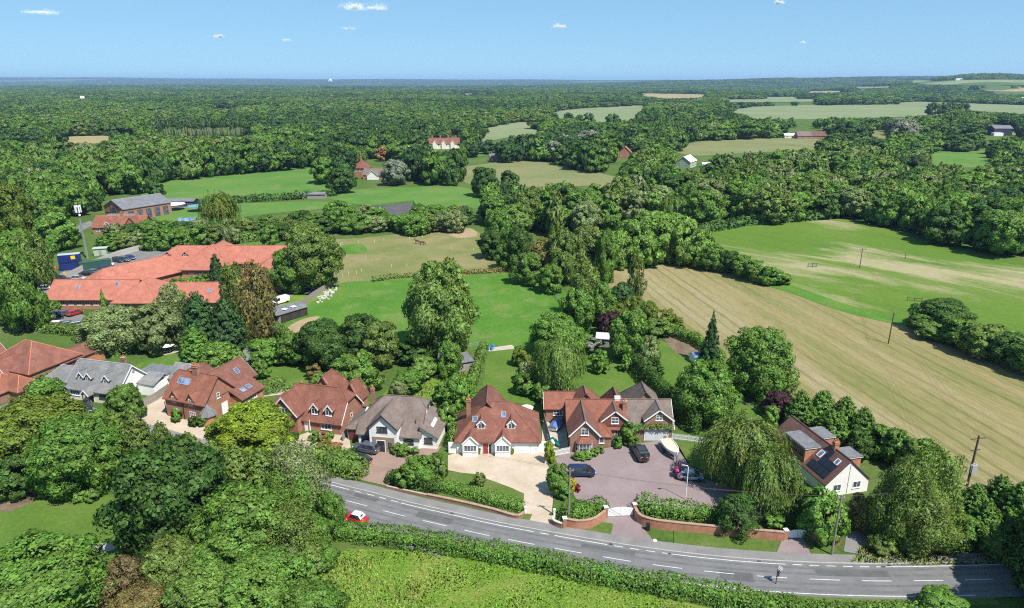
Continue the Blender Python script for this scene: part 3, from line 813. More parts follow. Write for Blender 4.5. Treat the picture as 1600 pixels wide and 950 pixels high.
def add_tree(kind, tone, x, y, r, ch, clear, label, group=None, det=None, jitter=0.1, z0=0.0, trunk=None, name=None, prpx=None):
    if det is None:
        s = FPX / math.hypot(y, CAM_H) * r if prpx is None else prpx
        det = 'A' if s > 38 else ('B' if s > 17 else 'C')
    root = empty(name or NAMES[kind], (x, y, z0), trng.uniform(0, 6.28), label, CATS[kind], group)
    c = TONE[tone] if isinstance(tone, str) else tone
    j = 1 + trng.uniform(-jitter, jitter)
    cr = bpy.data.objects.new("crown" if kind != 'shrub' else "foliage", proto((kind, det, trng.randrange(3 if kind in ('broad', 'upright', 'round') else 2))))
    COL.objects.link(cr); cr.parent = root
    cr.location = (0, 0, clear*0.85); cr.scale = (r*trng.uniform(.94, 1.1), r*trng.uniform(.9, 1.08), ch/2 + clear*0.07)
    if kind in ('broad', 'round', 'airy', 'shrub'): cr.rotation_euler = (trng.uniform(-.09, .09), trng.uniform(-.09, .09), 0)
    cr.color = (c[0]*j, c[1]*j*(1 + trng.uniform(-.04, .04)), c[2]*j, 1)
    if kind != 'shrub' or clear > 0.3:
        tm = trunk or (TRUNK_T if kind == 'airy' else trng.choice(TRUNKS))
        t = bpy.data.objects.new("trunk", tm); COL.objects.link(t); t.parent = root
        H = clear + ch*(0.8 if kind == 'airy' else 0.62)
        if kind in ('cypress', 'spruce'): t.scale = (H*0.4, H*0.4, H)
        else: t.scale = (max(H*0.8, r*0.9), max(H*0.8, r*0.9), H)
    else:
        t = bpy.data.objects.new("stem", TRUNKS[0]); COL.objects.link(t); t.parent = root
        t.scale = (r*0.7, r*0.7, ch*0.5)
    return root
def T(kind, tone, px, py, rw, rh, label, group=None, clear=0.1, **kw):
    k = .85 if (380 < px < 660 and 515 < py < 625) else .88 if (735 < px < 1000 and 325 < py < 500) else 1.0
    x, y, r, ch, cl = survey_tree(px, py + rh*(1-k), rw*k, rh*k, clear)
    return add_tree(kind, tone, x, y, r, ch, cl, label, group, prpx=rw, **kw)

# hedges: clipped or loose banks of foliage along a line
def hedge_mesh(name, pts, w, h, leaf, dens, seed=1, rough=0.18, hvar=0.12):
    """pts: ground points; a leafy bank with an uneven top"""
    rng = np.random.default_rng(seed)
    pts = [Vector(p) for p in pts]
    L = [0]
    for a, b in zip(pts[:-1], pts[1:]): L.append(L[-1] + (b-a).length)
    tot = L[-1]
    X = np.array([p.x for p in pts]); Y = np.array([p.y for p in pts]); L = np.array(L)
    def at(s):
        x = np.interp(s, L, X); y = np.interp(s, L, Y); e = 0.4
        dx = np.interp(np.clip(s+e, 0, tot), L, X) - np.interp(np.clip(s-e, 0, tot), L, X)
        dy = np.interp(np.clip(s+e, 0, tot), L, Y) - np.interp(np.clip(s-e, 0, tot), L, Y)
        q = np.hypot(dx, dy) + 1e-9
        return x, y, dx/q, dy/q
    ph = rng.uniform(0, 6.28, 6)
    hv = lambda s: h*(1 + hvar*(np.sin(s*0.9+ph[0])*0.5 + np.sin(s*2.1+ph[1])*0.3 + np.sin(s*0.33+ph[2])*0.6))
    wv = lambda s: w/2*(1 + rough*(np.sin(s*1.1+ph[3])*0.5 + np.sin(s*2.7+ph[4])*0.4))
    per = 2*h + w
    n = int(tot*per*dens)
    s = rng.uniform(-0.3, tot+0.3, n)
    # go round the section: 0..h left side, h..h+w top, then right side
    q = rng.uniform(0, per, n)
    H = hv(s); Wd = wv(s)
    lat = np.where(q < h, -1, np.where(q < h+w, (q-h)/w*2-1, 1.0)); zz = np.where(q < h, q/h, np.where(q < h+w, 1.0, (per-q)/h))
    rnd = 1 - 0.22*np.clip(zz-0.6, 0, 1)/0.4*np.abs(lat)          # shoulders
    lat2 = lat*rnd; z2 = zz - 0.12*np.abs(lat)**3*(zz > 0.95)
    x, y, dx, dy = at(np.clip(s, 0, tot))
    x = x + dx*(s - np.clip(s, 0, tot)); y = y + dy*(s - np.clip(s, 0, tot))
    j = 1 + rng.normal(0, 0.06, n)
    pos = np.stack([x - dy*lat2*Wd*j, y + dx*lat2*Wd*j, np.maximum(z2*H*j, 0.05)], 1)
    pos += rng.normal(0, leaf*0.35, (n, 3))
    sidew = np.where((q < h) | (q > h+w), 1.0, 0.25)
    nr = norm(np.stack([-dy*lat*sidew, dx*lat*sidew, np.where((q < h) | (q > h+w), 0.25 + 0.5*zz, 1.0)], 1) + 0.28*sph(rng, n))
    # the two ends
    ne = int(w*h*dens*1.6); se = np.where(rng.uniform(0, 1, ne) < .5, 0.0, tot); sg = np.where(se > 0, 1.0, -1.0)
    la = rng.uniform(-1, 1, ne); ze = rng.uniform(0, 1, ne); x, y, dx, dy = at(se)
    bul = w*.45*np.sqrt(np.clip(1 - la**2, 0, 1))*np.sqrt(np.clip(1 - .8*ze**3, 0, 1))*sg
    pe = np.stack([x + dx*bul - dy*la*wv(se), y + dy*bul + dx*la*wv(se), ze*hv(se)*(1 - .15*la**2)], 1) + rng.normal(0, leaf*.35, (ne, 3))
    pos = np.concatenate([pos, pe]); nr = np.concatenate([nr, norm(np.stack([dx*sg - dy*la*.6, dy*sg + dx*la*.6, .2 + .6*ze], 1) + .28*sph(rng, ne))]); n += ne
    pos[:, 2] = np.maximum(pos[:, 2], 0.03)
    P, NR = cards(rng, pos, nr, leaf*rng.uniform(0.7, 1.3, n), geo_rand=0.8)
    # solid inside
    m = max(2, int(tot/2.0)+1); ss = np.linspace(0, tot, m); x, y, dx, dy = at(ss)
    cores = []
    step = max(1.0, h*0.7); k = max(2, int(tot/step)+1)
    for sv in np.linspace(0, tot, k):
        x, y, dx, dy = (float(v) for v in at(np.array([sv])) ) if False else tuple(float(v[0]) for v in at(np.array([sv])))
        rr = min(w*0.42, 10)
        cores.append((np.array([x, y, h*0.40]), np.array([rr*.8, rr*.8, h*0.42])))
    return leaf_mesh(name, P, NR, cores)
def hedge(pxs, w, h, tone, label, leaf=0.3, dens=None, seed=1, world=False, name="hedge", **kw):
    pts = [Vector((p[0], p[1], 0)) for p in pxs] if world else [gp(*p) for p in pxs]
    c0 = Vector((pts[0].x, pts[0].y, 0))
    me = hedge_mesh(name, [p - c0 for p in pts], w, h, leaf, dens or 1.7/(leaf*leaf), seed, **kw)
    o = link(name, me, None, None, c0)
    c = TONE[tone] if isinstance(tone, str) else tone
    o.color = (c[0], c[1], c[2], 1)
    return tag(o, label, "hedge")
# ------------------------------------------------------------------ trees one can pick out
# foreground copse on the near side of the road
T('broad', 'mid', 60, 908, 92, 58, "broad green tree filling the corner below the mown clearing")
T('broad', 'dark', 268, 776, 86, 86, "big dark oak beside the mown clearing in the roadside copse")
T('broad', 'mid', 392, 822, 66, 62, "mid green rounded tree between the big dark oak and the road", clear=.06)
T('shrub', 'dark', 28, 742, 32, 30, "dark rounded shrub at the top of the mown clearing")
T('broad', 'gold', 55, 672, 66, 44, "yellowish green spreading tree opposite the slate roofed house", clear=.06)
T('broad', 'mid', 108, 712, 58, 58, "green bushy tree between the yellowish tree and the cypress row", clear=.06)
for (px, py, rw, rh, tn) in ((165, 704, 34, 52, 'mid'), (214, 690, 34, 50, 'olive'), (255, 706, 30, 46, 'olive'), (298, 716, 32, 42, 'gold'), (335, 728, 34, 42, 'olive'), (370, 738, 36, 44, 'olive'), (410, 740, 36, 42, 'olive')):
    T('cypress', tn, px, py, rw, rh, "feathery yellow green cypress in the row opposite the brick cottage", "cypress row opposite the brick cottage", clear=.03)
T('broad', 'lime', 396, 670, 62, 36, "bright lime yellow tree opposite the red brick house with two dormers", clear=.25)
T('broad', 'lime', 350, 680, 28, 24, "smaller lime yellow tree beside the bright lime yellow tree", clear=.25)
T('airy', 'grey', 468, 748, 46, 56, "grey green thin tree at the road edge", clear=.08)
T('upright', 'mid', 452, 778, 44, 48, "green leafy tree behind the grey green thin tree", clear=.05)
T('upright', 'mid', 519, 800, 20, 32, "small upright tree leaning over the road by the red car", clear=.08)
T('airy', 'olive', 455, 838, 46, 50, "olive twiggy bush at the corner of the roadside hedge", clear=.04)
T('shrub', 'mid', 490, 838, 30, 34, "green shrub where the roadside hedge begins", clear=.03)
T('shrub', 'bright', 478, 885, 30, 32, "bright green shrub at the meadow edge")
T('shrub', 'mid', 505, 868, 20, 22, "small green shrub at the head of the meadow")
T('broad', 'mid', 405, 922, 72, 48, "fresh green tree at the meadow edge with yellowish leaf tips", clear=.04)
T('broad', 'bright', 318, 935, 62, 40, "yellowish green tree below the rounded tree in the copse", clear=.04)
T('airy', (0.15, 0.12, 0.05), 192, 910, 36, 42, "brown dying tree with bare twigs in the copse", clear=.06)
T('shrub', 'olive', 262, 885, 46, 40, "olive bramble thicket under the big dark oak")
T('shrub', 'brown', 215, 950, 44, 30, "brown dry thicket below the dying tree")
T('shrub', 'mid', 332, 880, 40, 36, "green thicket between the oak and the rounded tree")
T('broad', 'mid', 478, 952, 46, 38, "green bush at the meadow corner", clear=.03)
T('shrub', 'grey', 440, 895, 34, 36, "greyish thicket between the twiggy bush and the fresh green tree")
T('shrub', 'fresh', 262, 762 - 2, 14, 10, "bright small shrub on the clearing edge") if False else None
for (px, py, rw) in ((70, 766, 10), (88, 768, 11), (106, 771, 11), (124, 773, 11), (142, 774, 11)):
    T('shrub', 'fresh', px, py, rw, 9, "bright green low clipped bush in the garden row at the clearing", "low bushes along the clearing")
# by the slate house and brick cottage
T('broad', 'mid', 68, 617, 28, 24, "small grey green tree against the white wing of the slate house", clear=.3)
T('round', 'mid', 192, 628, 27, 27, "round dark green tree between the slate house and the brick cottage", clear=.12)
T('shrub', 'bright', 110, 648, 24, 14, "bright shrub on the front lawn of the slate house")
T('shrub', 'fresh', 150, 656, 22, 14, "fresh green shrub below the parked car of the slate house")
T('shrub', 'bright', 178, 660, 16, 12, "bright green shrub at the gravel drive of the brick cottage")
T('shrub', 'gold', 168, 672, 16, 14, "golden shrub beside the wooden gate panel")
T('shrub', 'mid', 318, 655, 9, 9, "small climber shrub at the corner of the brick cottage")
T('shrub', 'dark', 302, 658, 8, 7, "dark shrub under the cottage front window")
T('shrub', 'mid', 275, 648, 9, 10, "leafy climber by the cottage left corner")
# trees round the orange roofed offices
T('upright', 'gold', 20, 338, 30, 46, "tall yellow green tree at the edge of the farm track")
T('upright', 'mid', 30, 452, 32, 58, "tall mixed green tree beside the office car park")
T('upright', 'olive', 6, 445, 24, 52, "olive tall tree next to the mixed green tree")
T('airy', 'olive', 52, 405, 26, 40, "thin olive tree near the mobile mast")
T('broad', 'mid', 84, 360, 32, 26, "green tree behind the blue container")
T('broad', 'mid', 30, 400, 40, 40, "green tree by the farm track bend")
T('broad', 'mid', 50, 482, 28, 22, "low spreading tree at the car park entrance")
T('broad', 'grey', 175, 513, 48, 32, "wide grey green tree in front of the orange roofs", clear=.08)
T('broad', 'grey', 240, 512, 38, 34, "grey green tree beside the wide grey green tree", clear=.08)
T('airy', 'grey', 262, 478, 26, 34, "thin pale tree standing before the orange roof", trunk=TRUNK_P)
T('spruce', 'mid', 163, 478, 13, 28, "slim young spruce before the orange roof")
T('cypress', 'deep', 312, 505, 38, 48, "dark wide cypress in front of the offices")
T('cypress', 'deep', 355, 510, 36, 44, "dark cypress next to the wide cypress")
T('cypress', 'mid', 305, 540, 28, 30, "green lower cypress at the garden edge")
T('airy', 'brown', 394, 470, 32, 54, "brownish green tall tree at the end of the offices", clear=.06)
T('airy', 'olive', 370, 455, 26, 40, "olive thin tree inside the offices court", clear=.06)
T('cypress', 'deep', 339, 430, 15, 32, "narrow pointed cypress in the office courtyard")
for (px, py, rw) in ((290, 442, 14), (308, 441, 13), (322, 438, 13), (275, 445, 10)):
    T('shrub', 'mid', px, py, rw, 9, "round clipped shrub in the office courtyard", "courtyard shrubs of the offices")
T('broad', 'olive', 484, 400, 40, 44, "tall broad tree at the corner of the dry paddock", clear=.14)
T('broad', 'mid', 455, 420, 27, 32, "rounded tree against the end of the orange roof", clear=.1)
T('broad', 'mid', 500, 430, 20, 16, "low leafy tree by the service yard fence")
T('round', 'mid', 420, 366, 16, 15, "small round tree alone on the striped lawn", clear=.3)
T('airy', 'grey', 352, 362, 9, 20, "pale slender birch on the striped lawn", trunk=TRUNK_P)
T('willow', 'gold', 342, 326, 30, 26, "yellow green weeping tree by the farm garden")
T('broad', 'dark', 244, 296, 14, 15, "round dark tree alone at the pasture edge", clear=.2)
# gardens behind the houses
T('upright', 'fresh', 370, 562, 14, 16, "bright round bush beside the grey garden shed")
T('shrub', 'mid', 340, 560, 30, 22, "green shrub bank behind the brick cottage")
T('broad', 'mid', 408, 574, 15, 16, "small dark tree on the garden lawn by the shed")
T('broad', 'mid', 412, 545, 30, 20, "loose green tree at the foot of the service yard")
T('broad', 'mid', 455, 540, 30, 26, "green tree at the field corner below the stable")
T('broad', 'dark', 508, 528, 40, 40, "dark round tree at the field corner")
T('broad', 'dark', 560, 520, 38, 38, "dark broad tree beside the dark round tree")
T('broad', 'olive', 592, 530, 34, 38, "olive broad tree by the blue trampoline")
T('broad', 'mid', 555, 575, 38, 34, "mid green garden tree behind the house with two dormers")
T('shrub', 'brown', 492, 578, 15, 12, "reddish brown shrub on the lawn behind the house")
T('shrub', 'bright', 500, 592, 18, 14, "bright green shrub behind the house with two dormers")
T('shrub', 'yellow', 590, 552, 11, 8, "yellow leaved shrub near the trampoline")
T('shrub', 'gold', 600, 565, 10, 10, "golden shrub below the yellow leaved shrub")
T('broad', 'bright', 684, 483, 55, 68, "tall poplar alone in the green field", clear=.05)
T('shrub', 'dark', 640, 548, 34, 18, "dark hedge bush at the foot of the tall poplar")
T('upright', 'mid', 704, 560, 20, 26, "upright green tree beside the dark garden sheds", clear=.08)
T('shrub', 'mid', 640, 592, 28, 20, "loose shrub in the overgrown garden")
T('shrub', 'grey', 622, 605, 18, 16, "grey leaved shrub behind the white house")
T('shrub', 'bright', 660, 572, 26, 14, "bright shrub in the overgrown garden")
T('spruce', 'dark', 654, 587, 5, 14, "small narrow dark conifer in the overgrown garden")
T('shrub', 'mid', 690, 610, 14, 14, "green shrub along the overgrown garden edge")
T('broad', 'mid', 716, 618, 24, 30, "green tree between the white house and the tiled bungalow", clear=.05)
T('shrub', 'fresh', 700, 648, 16, 20, "fresh green bush on the strip beside the tiled bungalow")
T('broad', 'mid', 865, 522, 40, 30, "dark topped round tree behind the weeping willow", clear=.06)
T('willow', 'bright', 874, 566, 42, 42, "weeping willow on the lawn behind the brick house")
T('shrub', 'gold', 815, 555, 14, 14, "golden shrub on the lawn behind the tiled bungalow")
T('shrub', 'grey', 822, 580, 16, 16, "pale shrub below the golden shrub")
T('shrub', 'mid', 820, 600, 17, 15, "green shrub by the side yard")
T('shrub', 'mid', 845, 612, 14, 12, "small green shrub by the red roofed annexe")
T('round', 'mid', 938, 563, 16, 15, "small round tree alone on the back lawn", clear=.18)
T('round', 'fresh', 981, 566, 10, 11, "small round bush tree beside the tall hedge on the lawn", clear=.2)
T('shrub', 'silver', 928, 540, 16, 10, "silvery shrub by the garden shed")
T('upright', 'mid', 985, 522, 30, 38, "tall leafy tree behind the small lawn trees", clear=.06)
T('broad', 'grey', 1014, 548, 18, 22, "open grey green apple tree at the hedge end", clear=.15)
T('round', 'purple', 950, 505, 17, 18, "dark purple leaved tree near the garden shed", clear=.08)
T('shrub', 'dark', 1022, 572, 14, 12, "dark bush at the end of the tall hedge")
for (px, py, rw, rh) in ((965, 490, 18, 20), (992, 480, 20, 22), (1015, 492, 18, 20), (1042, 500, 16, 16), (1060, 506, 12, 10)):
    T('upright', 'gold', px, py, rw, rh, "yellow green bamboo like clump beside the hay field", "yellow green clumps beside the hay field", clear=.02)
T('shrub', 'bright', 1028, 512, 20, 12, "bright green bush below the yellow clumps")
T('spruce', 'deep', 1112, 526, 21, 42, "single dark spruce at the edge of the hay field", clear=.03)
T('upright', 'mid', 1190, 566, 48, 50, "large leafy tree at the hay field edge behind the white gabled house", clear=.05)
T('broad', 'mid', 1105, 612, 46, 44, "big green tree beside the garden pool", clear=.06)
T('round', 'purple', 1216, 630, 22, 18, "dark purple tree behind the white gabled house")
T('upright', 'fresh', 1205, 650, 12, 16, "fresh green shrub beside the purple tree")
for (px, py, rw, rh) in ((1250, 640, 26, 30), (1285, 638, 28, 30), (1320, 648, 26, 30), (1348, 664, 24, 28), (1300, 665, 30, 26)):
    T('cypress', 'mid', px, py, rw, rh, "dense conifer in the shelter belt between white gabled house and hay field", "conifer belt behind the white gabled house", clear=.03)
for (px, py, rw, rh) in ((1372, 690, 26, 26), (1402, 700, 26, 28), (1432, 715, 26, 30), (1455, 730, 28, 28), (1340, 692, 22, 22)):
    T('shrub', trng.choice(['mid', 'dark', 'bright']), px, py, rw, rh, "loose green thicket between white gabled house and hay field", "thicket beside the hay field", clear=.03)
T('willow', (.135, .19, .04), 1160, 702, 64, 56, "large yellow green weeping willow beside the mauve paved drive", clear=.06)
T('willow', (.125, .19, .04), 1200, 745, 52, 54, "green weeping willow in front of the large yellow green willow", clear=.06)
T('airy', 'dark', 1155, 802, 32, 28, "dark thin leaved shrub hanging over the brick wall")
T('shrub', 'mid', 1210, 812, 16, 10, "low green shrub by the small white gate")
T('broad', 'mid', 1288, 806, 36, 38, "bushy tree in front of the white gabled house", clear=.05)
T('broad', 'mid', 1265, 790, 24, 26, "green tree at the corner of the white gabled house", clear=.06)
T('airy', 'olive', 1405, 780, 44, 62, "pale stemmed birch beside the brownish bush at the white gable", "birches by the roadside", trunk=TRUNK_P)
T('airy', 'olive', 1465, 768, 44, 62, "pale stemmed birch between the other birch and the bend conifers", "birches by the roadside", trunk=TRUNK_P)
T('airy', 'olive', 1440, 812, 46, 44, "low grey green birch between the two pale stemmed birches", trunk=TRUNK_P)
T('airy', 'brown', 1352, 798, 26, 26, "brownish thin bush below the white gable")
for (px, py, rw, rh) in ((1522, 785, 30, 32), (1560, 775, 30, 34), (1595, 790, 34, 40), (1540, 815, 32, 32)):
    T('cypress', 'mid', px, py, rw, rh, "spreading conifer beside the road bend", "conifers at the road bend", clear=.03)
for (px, py, rw, rh, tn) in ((1512, 830, 26, 22, 'mid'), (1560, 845, 26, 24, 'bright'), (1590, 845, 26, 34, 'dark'), (1478, 842, 22, 18, 'olive'), (1430, 850, 24, 14, 'bright'), (1380, 850, 18, 12, 'olive')):
    T('shrub', tn, px, py, rw, rh, "roadside bush under the birches and conifers", "bushes along the road bend")
T('broad', 'dark', 1655, 850, 70, 80, "big dark tree at the road bend", clear=.08)
T('shrub', 'mid', 1472, 940, 34, 16, "rounded bush at the end of the roadside hedge")
T('shrub', 'mid', 872, 748, 18, 22, "round bush between the two drives")
T('shrub', 'mid', 880, 768, 12, 10, "small bush below the round bush between the drives")
T('shrub', 'yellow', 893, 757, 9, 10, "yellow flowering shrub between the two drives")
T('shrub', (0.28, 0.03, 0.05), 903, 762, 4, 6, "small red leaved shrub beside the yellow flowering shrub")
T('upright', 'lime', 858, 705, 9, 16, "lime green climber bush at the end of the white fence")
T('shrub', (0.42, 0.10, 0.24), 1062, 738, 10, 8, "pink flowering shrub by the silver car")
T('shrub', 'mid', 655, 735, 26, 20, "dark rounded bush at the front of the white house drive")
T('shrub', 'mid', 630, 745, 16, 14, "clipped bush at the drive entrance of the white house")
T('shrub', 'bright', 685, 728, 14, 18, "fresh green bush by the boundary of the white house")
T('shrub', 'mid', 632, 702, 12, 8, "low flower bed shrub in front of the white house")
T('shrub', 'bright', 618, 700, 9, 8, "bright flower bed shrub by the white house porch")
T('shrub', 'grey', 650, 703, 7, 5, "small grey shrub in front of the white house")
T('shrub', 'brown', 505, 684, 8, 7, "bronze shrub in front of the red brick house")
T('shrub', 'fresh', 492, 680, 9, 8, "green clipped dome in front of the red brick house")
T('shrub', 'fresh', 516, 680, 6, 6, "small green ball shrub by the brick house corner")
T('shrub', 'gold', 508, 688, 5, 5, "golden ball shrub by the brick house corner")
T('shrub', 'dark', 462, 680, 6, 5, "dark ball shrub by the brick house entrance")
T('shrub', 'rust', 512, 700, 20, 8, "reddish topped shrub behind the big front hedge")
T('round', 'olive', 749, 748, 10, 10, "small olive tree on the bungalow front lawn", clear=.3)
for px in (748, 800):
    T('shrub', 'mid', px, 704, 3.5, 5, "little shrub against the white bungalow bay", "shrubs against the bungalow bays")
for (px, py, rw, rh) in ((905, 711, 10, 6), (920, 710, 9, 6), (930, 706, 7, 6), (940, 702, 5, 5)):
    T('shrub', 'fresh', px, py, rw, rh, "round flowering bush under the brick house bay window", "bushes under the bay window")
T('shrub', 'mid', 985, 678, 16, 16, "leafy climber beside the garage door of the brick house")
T('shrub', 'mid', 965, 690, 9, 8, "green shrub by the brick house porch")
# belt between the green field and the hay field
for (px, py, rw, rh, k, tn) in ((912, 448, 34, 46, 'airy', 'olive'), (900, 480, 30, 36, 'upright', 'mid'), (940, 470, 26, 36, 'upright', 'mid'), (860, 432, 22, 24, 'broad', 'mid'), (845, 400, 24, 34, 'airy', 'brown'),
        (825, 415, 26, 26, 'upright', 'mid'), (812, 385, 28, 36, 'upright', 'dark'), (880, 395, 30, 44, 'upright', 'olive'), (915, 388, 34, 44, 'upright', 'olive'), (948, 395, 20, 44, 'upright', 'mid'),
        (780, 350, 26, 30, 'upright', 'mid'), (805, 340, 26, 26, 'broad', 'bright'), (770, 378, 22, 24, 'broad', 'dark'), (790, 398, 20, 22, 'broad', 'mid')):
    T(k, tn, px, py, rw, rh, "%s %s tree in the mixed belt between green field and hay field" % (dict(mid='mid green', dark='dark green', olive='olive green', brown='brownish', bright='bright green')[tn], dict(airy='thin', upright='upright', broad='rounded')[k]), "mixed belt between the fields", clear=.05)
T('airy', 'olive', 995, 430, 15, 40, "tall thin tree standing before the hay field", clear=.1)
T('broad', 'deep', 975, 460, 24, 22, "dark low tree at the foot of the tall thin tree")
for (px, py, rw, rh) in ((965, 385, 28, 32), (1000, 378, 30, 34), (1035, 372, 30, 36), (1065, 376, 28, 34), (1092, 388, 24, 28), (985, 362, 28, 24), (1020, 352, 28, 22), (1050, 356, 26, 22)):
    T('broad', 'fresh', px, py, rw, rh, "pale green tree in the dense grove at the head of the hay field", "pale green grove", clear=.05)
for (px, py, rw, rh, tn) in ((1115, 402, 20, 18, 'mid'), (1138, 408, 18, 16, 'dark'), (1160, 415, 18, 16, 'mid'), (1180, 422, 18, 15, 'mid'), (1202, 430, 17, 13, 'mid'), (1222, 433, 14, 10, 'bright')):
    T('shrub', tn, px, py, rw, rh, "bush in the hedge line between hay field and pasture", "hedge line of bushes at the pasture")
T('broad', 'dark', 1475, 492, 40, 24, "spreading dark tree in the thicket at the pasture edge", clear=.04)
for (px, py, rw, rh, tn) in ((1438, 503, 20, 13, 'mid'), (1500, 520, 34, 20, 'mid'), (1540, 530, 34, 24, 'olive'), (1580, 545, 34, 24, 'dark'), (1620, 560, 34, 26, 'mid'), (1460, 515, 26, 12, 'bright')):
    T('shrub', tn, px, py, rw, rh, "bush in the thicket at the pasture edge", "thicket at the pasture edge")
# picked-out trees further off
T('willow', 'bright', 1053, 325, 28, 22, "pale weeping willow among the woods beyond the grove")
T('broad', 'deep', 655, 207, 15, 17, "dark cedar beside the long red roofed cottages")
T('broad', 'deep', 1326, 207, 24, 16, "dark round cedar near the low farm buildings")
T('broad', 'silver', 1412, 205, 25, 19, "big silver leaved tree on the far meadow")
T('broad', 'silver', 920, 222, 22, 17, "silver leaved poplar in the middle distance", "silver poplars in the middle distance")
T('broad', 'silver', 885, 226, 16, 14, "silver leaved poplar in the middle distance", "silver poplars in the middle distance")
T('broad', 'silver', 862, 235, 16, 14, "silver leaved poplar in the middle distance", "silver poplars in the middle distance")
T('broad', 'silver', 615, 268, 20, 18, "silvery willow in front of the hidden red roofs")
T('broad', 'dark', 532, 280, 22, 18, "dark round tree at the corner of the far pasture")
T('broad', 'mid', 505, 265, 20, 18, "green tree beside the dark round tree at the far pasture")
T('willow', 'bright', 560, 243, 14, 14, "yellow green willow by the tall red house")
T('broad', 'dark', 756, 283, 22, 20, "round dark tree at the end of the far pasture", "two round trees at the far pasture")
T('broad', 'dark', 794, 286, 17, 19, "round dark tree at the end of the far pasture", "two round trees at the far pasture")
T('broad', 'rust', 597, 240, 9, 10, "pinkish brown tree among the far woods")
for (px, py, rw) in ((868, 183, 6), (889, 184, 8), (906, 186, 7), (920, 185, 9), (957, 192, 14)):
    T('round', 'dark', px, py, rw, rw*0.9, "round field tree on the pale crop field edge", "round field trees")
for px in (1458, 1474, 1488, 1504):
    T('round', 'dark', px, 170, 10, 9, "round tree in the clump on the far crop field", "clump on the far crop field")
# dead tree
x, y, r, ch, cl = survey_tree(427, 242, 14, 18)
dt = empty("dead_tree", (x, y, 0), 0.4, "bare grey dead tree at the wood edge above the far pasture", "tree")
o = link("bare_branches", TRUNK_BARE, None, dt); o.scale = (15, 15, 15)

# the belt behind the offices and the far side of the dry paddock
rb = random.Random(21)
for i, (px, py) in enumerate([(168 + 24*k, 377 - 0.35*k*4) for k in range(14)] + [(180 + 26*k, 362 - 1.2*k) for k in range(13)] + [(505 + 20*k, 352 - .6*k) for k in range(11)] + [(520 + 24*k, 338 - .2*k) for k in range(4)] + [(660 + 22*k, 336) for k in range(4)]):
    if 380 < px < 460 and py > 362: continue
    tn = rb.choice(['mid', 'mid', 'dark', 'olive', 'grey'])
    T(rb.choice(['broad', 'round', 'shrub']), tn, px + rb.uniform(-5, 5), py + rb.uniform(-3, 3), rb.uniform(15, 22), rb.uniform(11, 16), "%s bushy tree in the belt behind the striped lawn and dry paddock" % dict(mid='mid green', dark='dark green', olive='olive green', grey='grey green')[tn], "belt behind the striped lawn", clear=.05)
# a big tree standing just out of view shades the road bend
add_tree('broad', 'mid', 62.5, 61.5, 5.6, 11.5, 2.0, "tall tree at the road bend throwing shade across the road", det='A')
# hedges
hedge([(533, 838), (600, 845), (700, 858), (800, 876), (900, 898), (1000, 917), (1100, 934), (1200, 952), (1280, 968)], 2.6, 1.9, 'mid', "long clipped roadside hedge between the road and the meadow", 0.2, seed=3, dens=38, hvar=.12)
hedge([(1240, 958), (1330, 962), (1440, 958)], 1.8, 1.3, 'mid', "short bushy hedge at the end of the roadside hedge", 0.24, seed=4, dens=26)
hedge([(676, 760), (740, 777), (800, 795), (812, 797)], 1.9, 1.5, 'fresh', "bright clipped hedge on the bungalow front wall", 0.16, seed=5, dens=55, hvar=.05, rough=.08)
hedge([(498, 723), (520, 732), (556, 741)], 4.2, 3.0, 'bright', "big loose hedge in front of the red brick house", 0.26, seed=6, dens=24)
hedge([(612, 752), (650, 762), (680, 768)], 1.8, 1.9, 'dark', "dark hedge on the low wall before the white house", 0.22, seed=7, dens=30)
hedge([(706, 700), (716, 660), (735, 610), (752, 560), (757, 545)], 1.7, 2.2, 'bright', "long narrow hedge between the white house garden and the bungalow", 0.24, seed=8, dens=24)
hedge([(992, 578), (1010, 600), (1050, 640), (1085, 676)], 2.0, 3.8, 'dark', "tall dark boundary hedge beside the brick house lawn", 0.26, seed=9, dens=22, hvar=.04, rough=.06)
hedge([(1040, 520), (1090, 540), (1125, 565)], 2.2, 2.4, 'mid', "hedge between the vegetable plot and the hay field", 0.3, seed=10, dens=18)
hedge([(886, 812), (905, 806), (938, 798)], 2.6, 1.9, 'mid', "shrubby hedge behind the short brick wall", 0.22, seed=11, dens=30)
hedge([(1002, 800), (1040, 806), (1080, 811), (1128, 814)], 2.6, 2.2, 'mid', "shrubby hedge behind the long brick wall", 0.22, seed=12, dens=30, hvar=.2)
hedge([(10, 625), (60, 605), (100, 585)], 1.8, 2.2, 'bright', "clipped hedge between the two left houses", 0.24, seed=13, dens=24)
hedge([(352, 640), (385, 622), (440, 605)], 2.0, 2.0, 'bright', "hedge between the brick cottage and the red brick house", 0.24, seed=14, dens=24)
hedge([(140, 560), (190, 553), (242, 540)], 3.2, 3.2, 'fresh', "thick green hedge behind the slate roofed house", 0.3, seed=15, dens=18)
hedge([(240, 392), (300, 385), (400, 376), (450, 372)], 3.0, 3.6, 'mid', "tall field hedge behind the striped lawn", 0.5, seed=16, dens=8)
hedge([(340, 402), (370, 396), (405, 400), (395, 407)], 2.5, 1.6, 'dark', "curved clipped hedge ring on the striped lawn", 0.3, seed=17, dens=14)
hedge([(520, 306), (470, 311), (400, 315), (330, 318)], 4, 3.0, 'dark', "dark hedge between two far pastures", 0.9, seed=18, dens=2.4)
hedge([(715, 430), (740, 428), (808, 424)], 1.2, 1.5, 'brown', "brown trimmed hedge at the foot of the dry paddock", 0.35, seed=19, dens=10)
hedge([(585, 440), (610, 436), (645, 433)], 1.4, 1.4, 'olive', "low scrubby hedge along the paddock foot", 0.35, seed=20, dens=10)
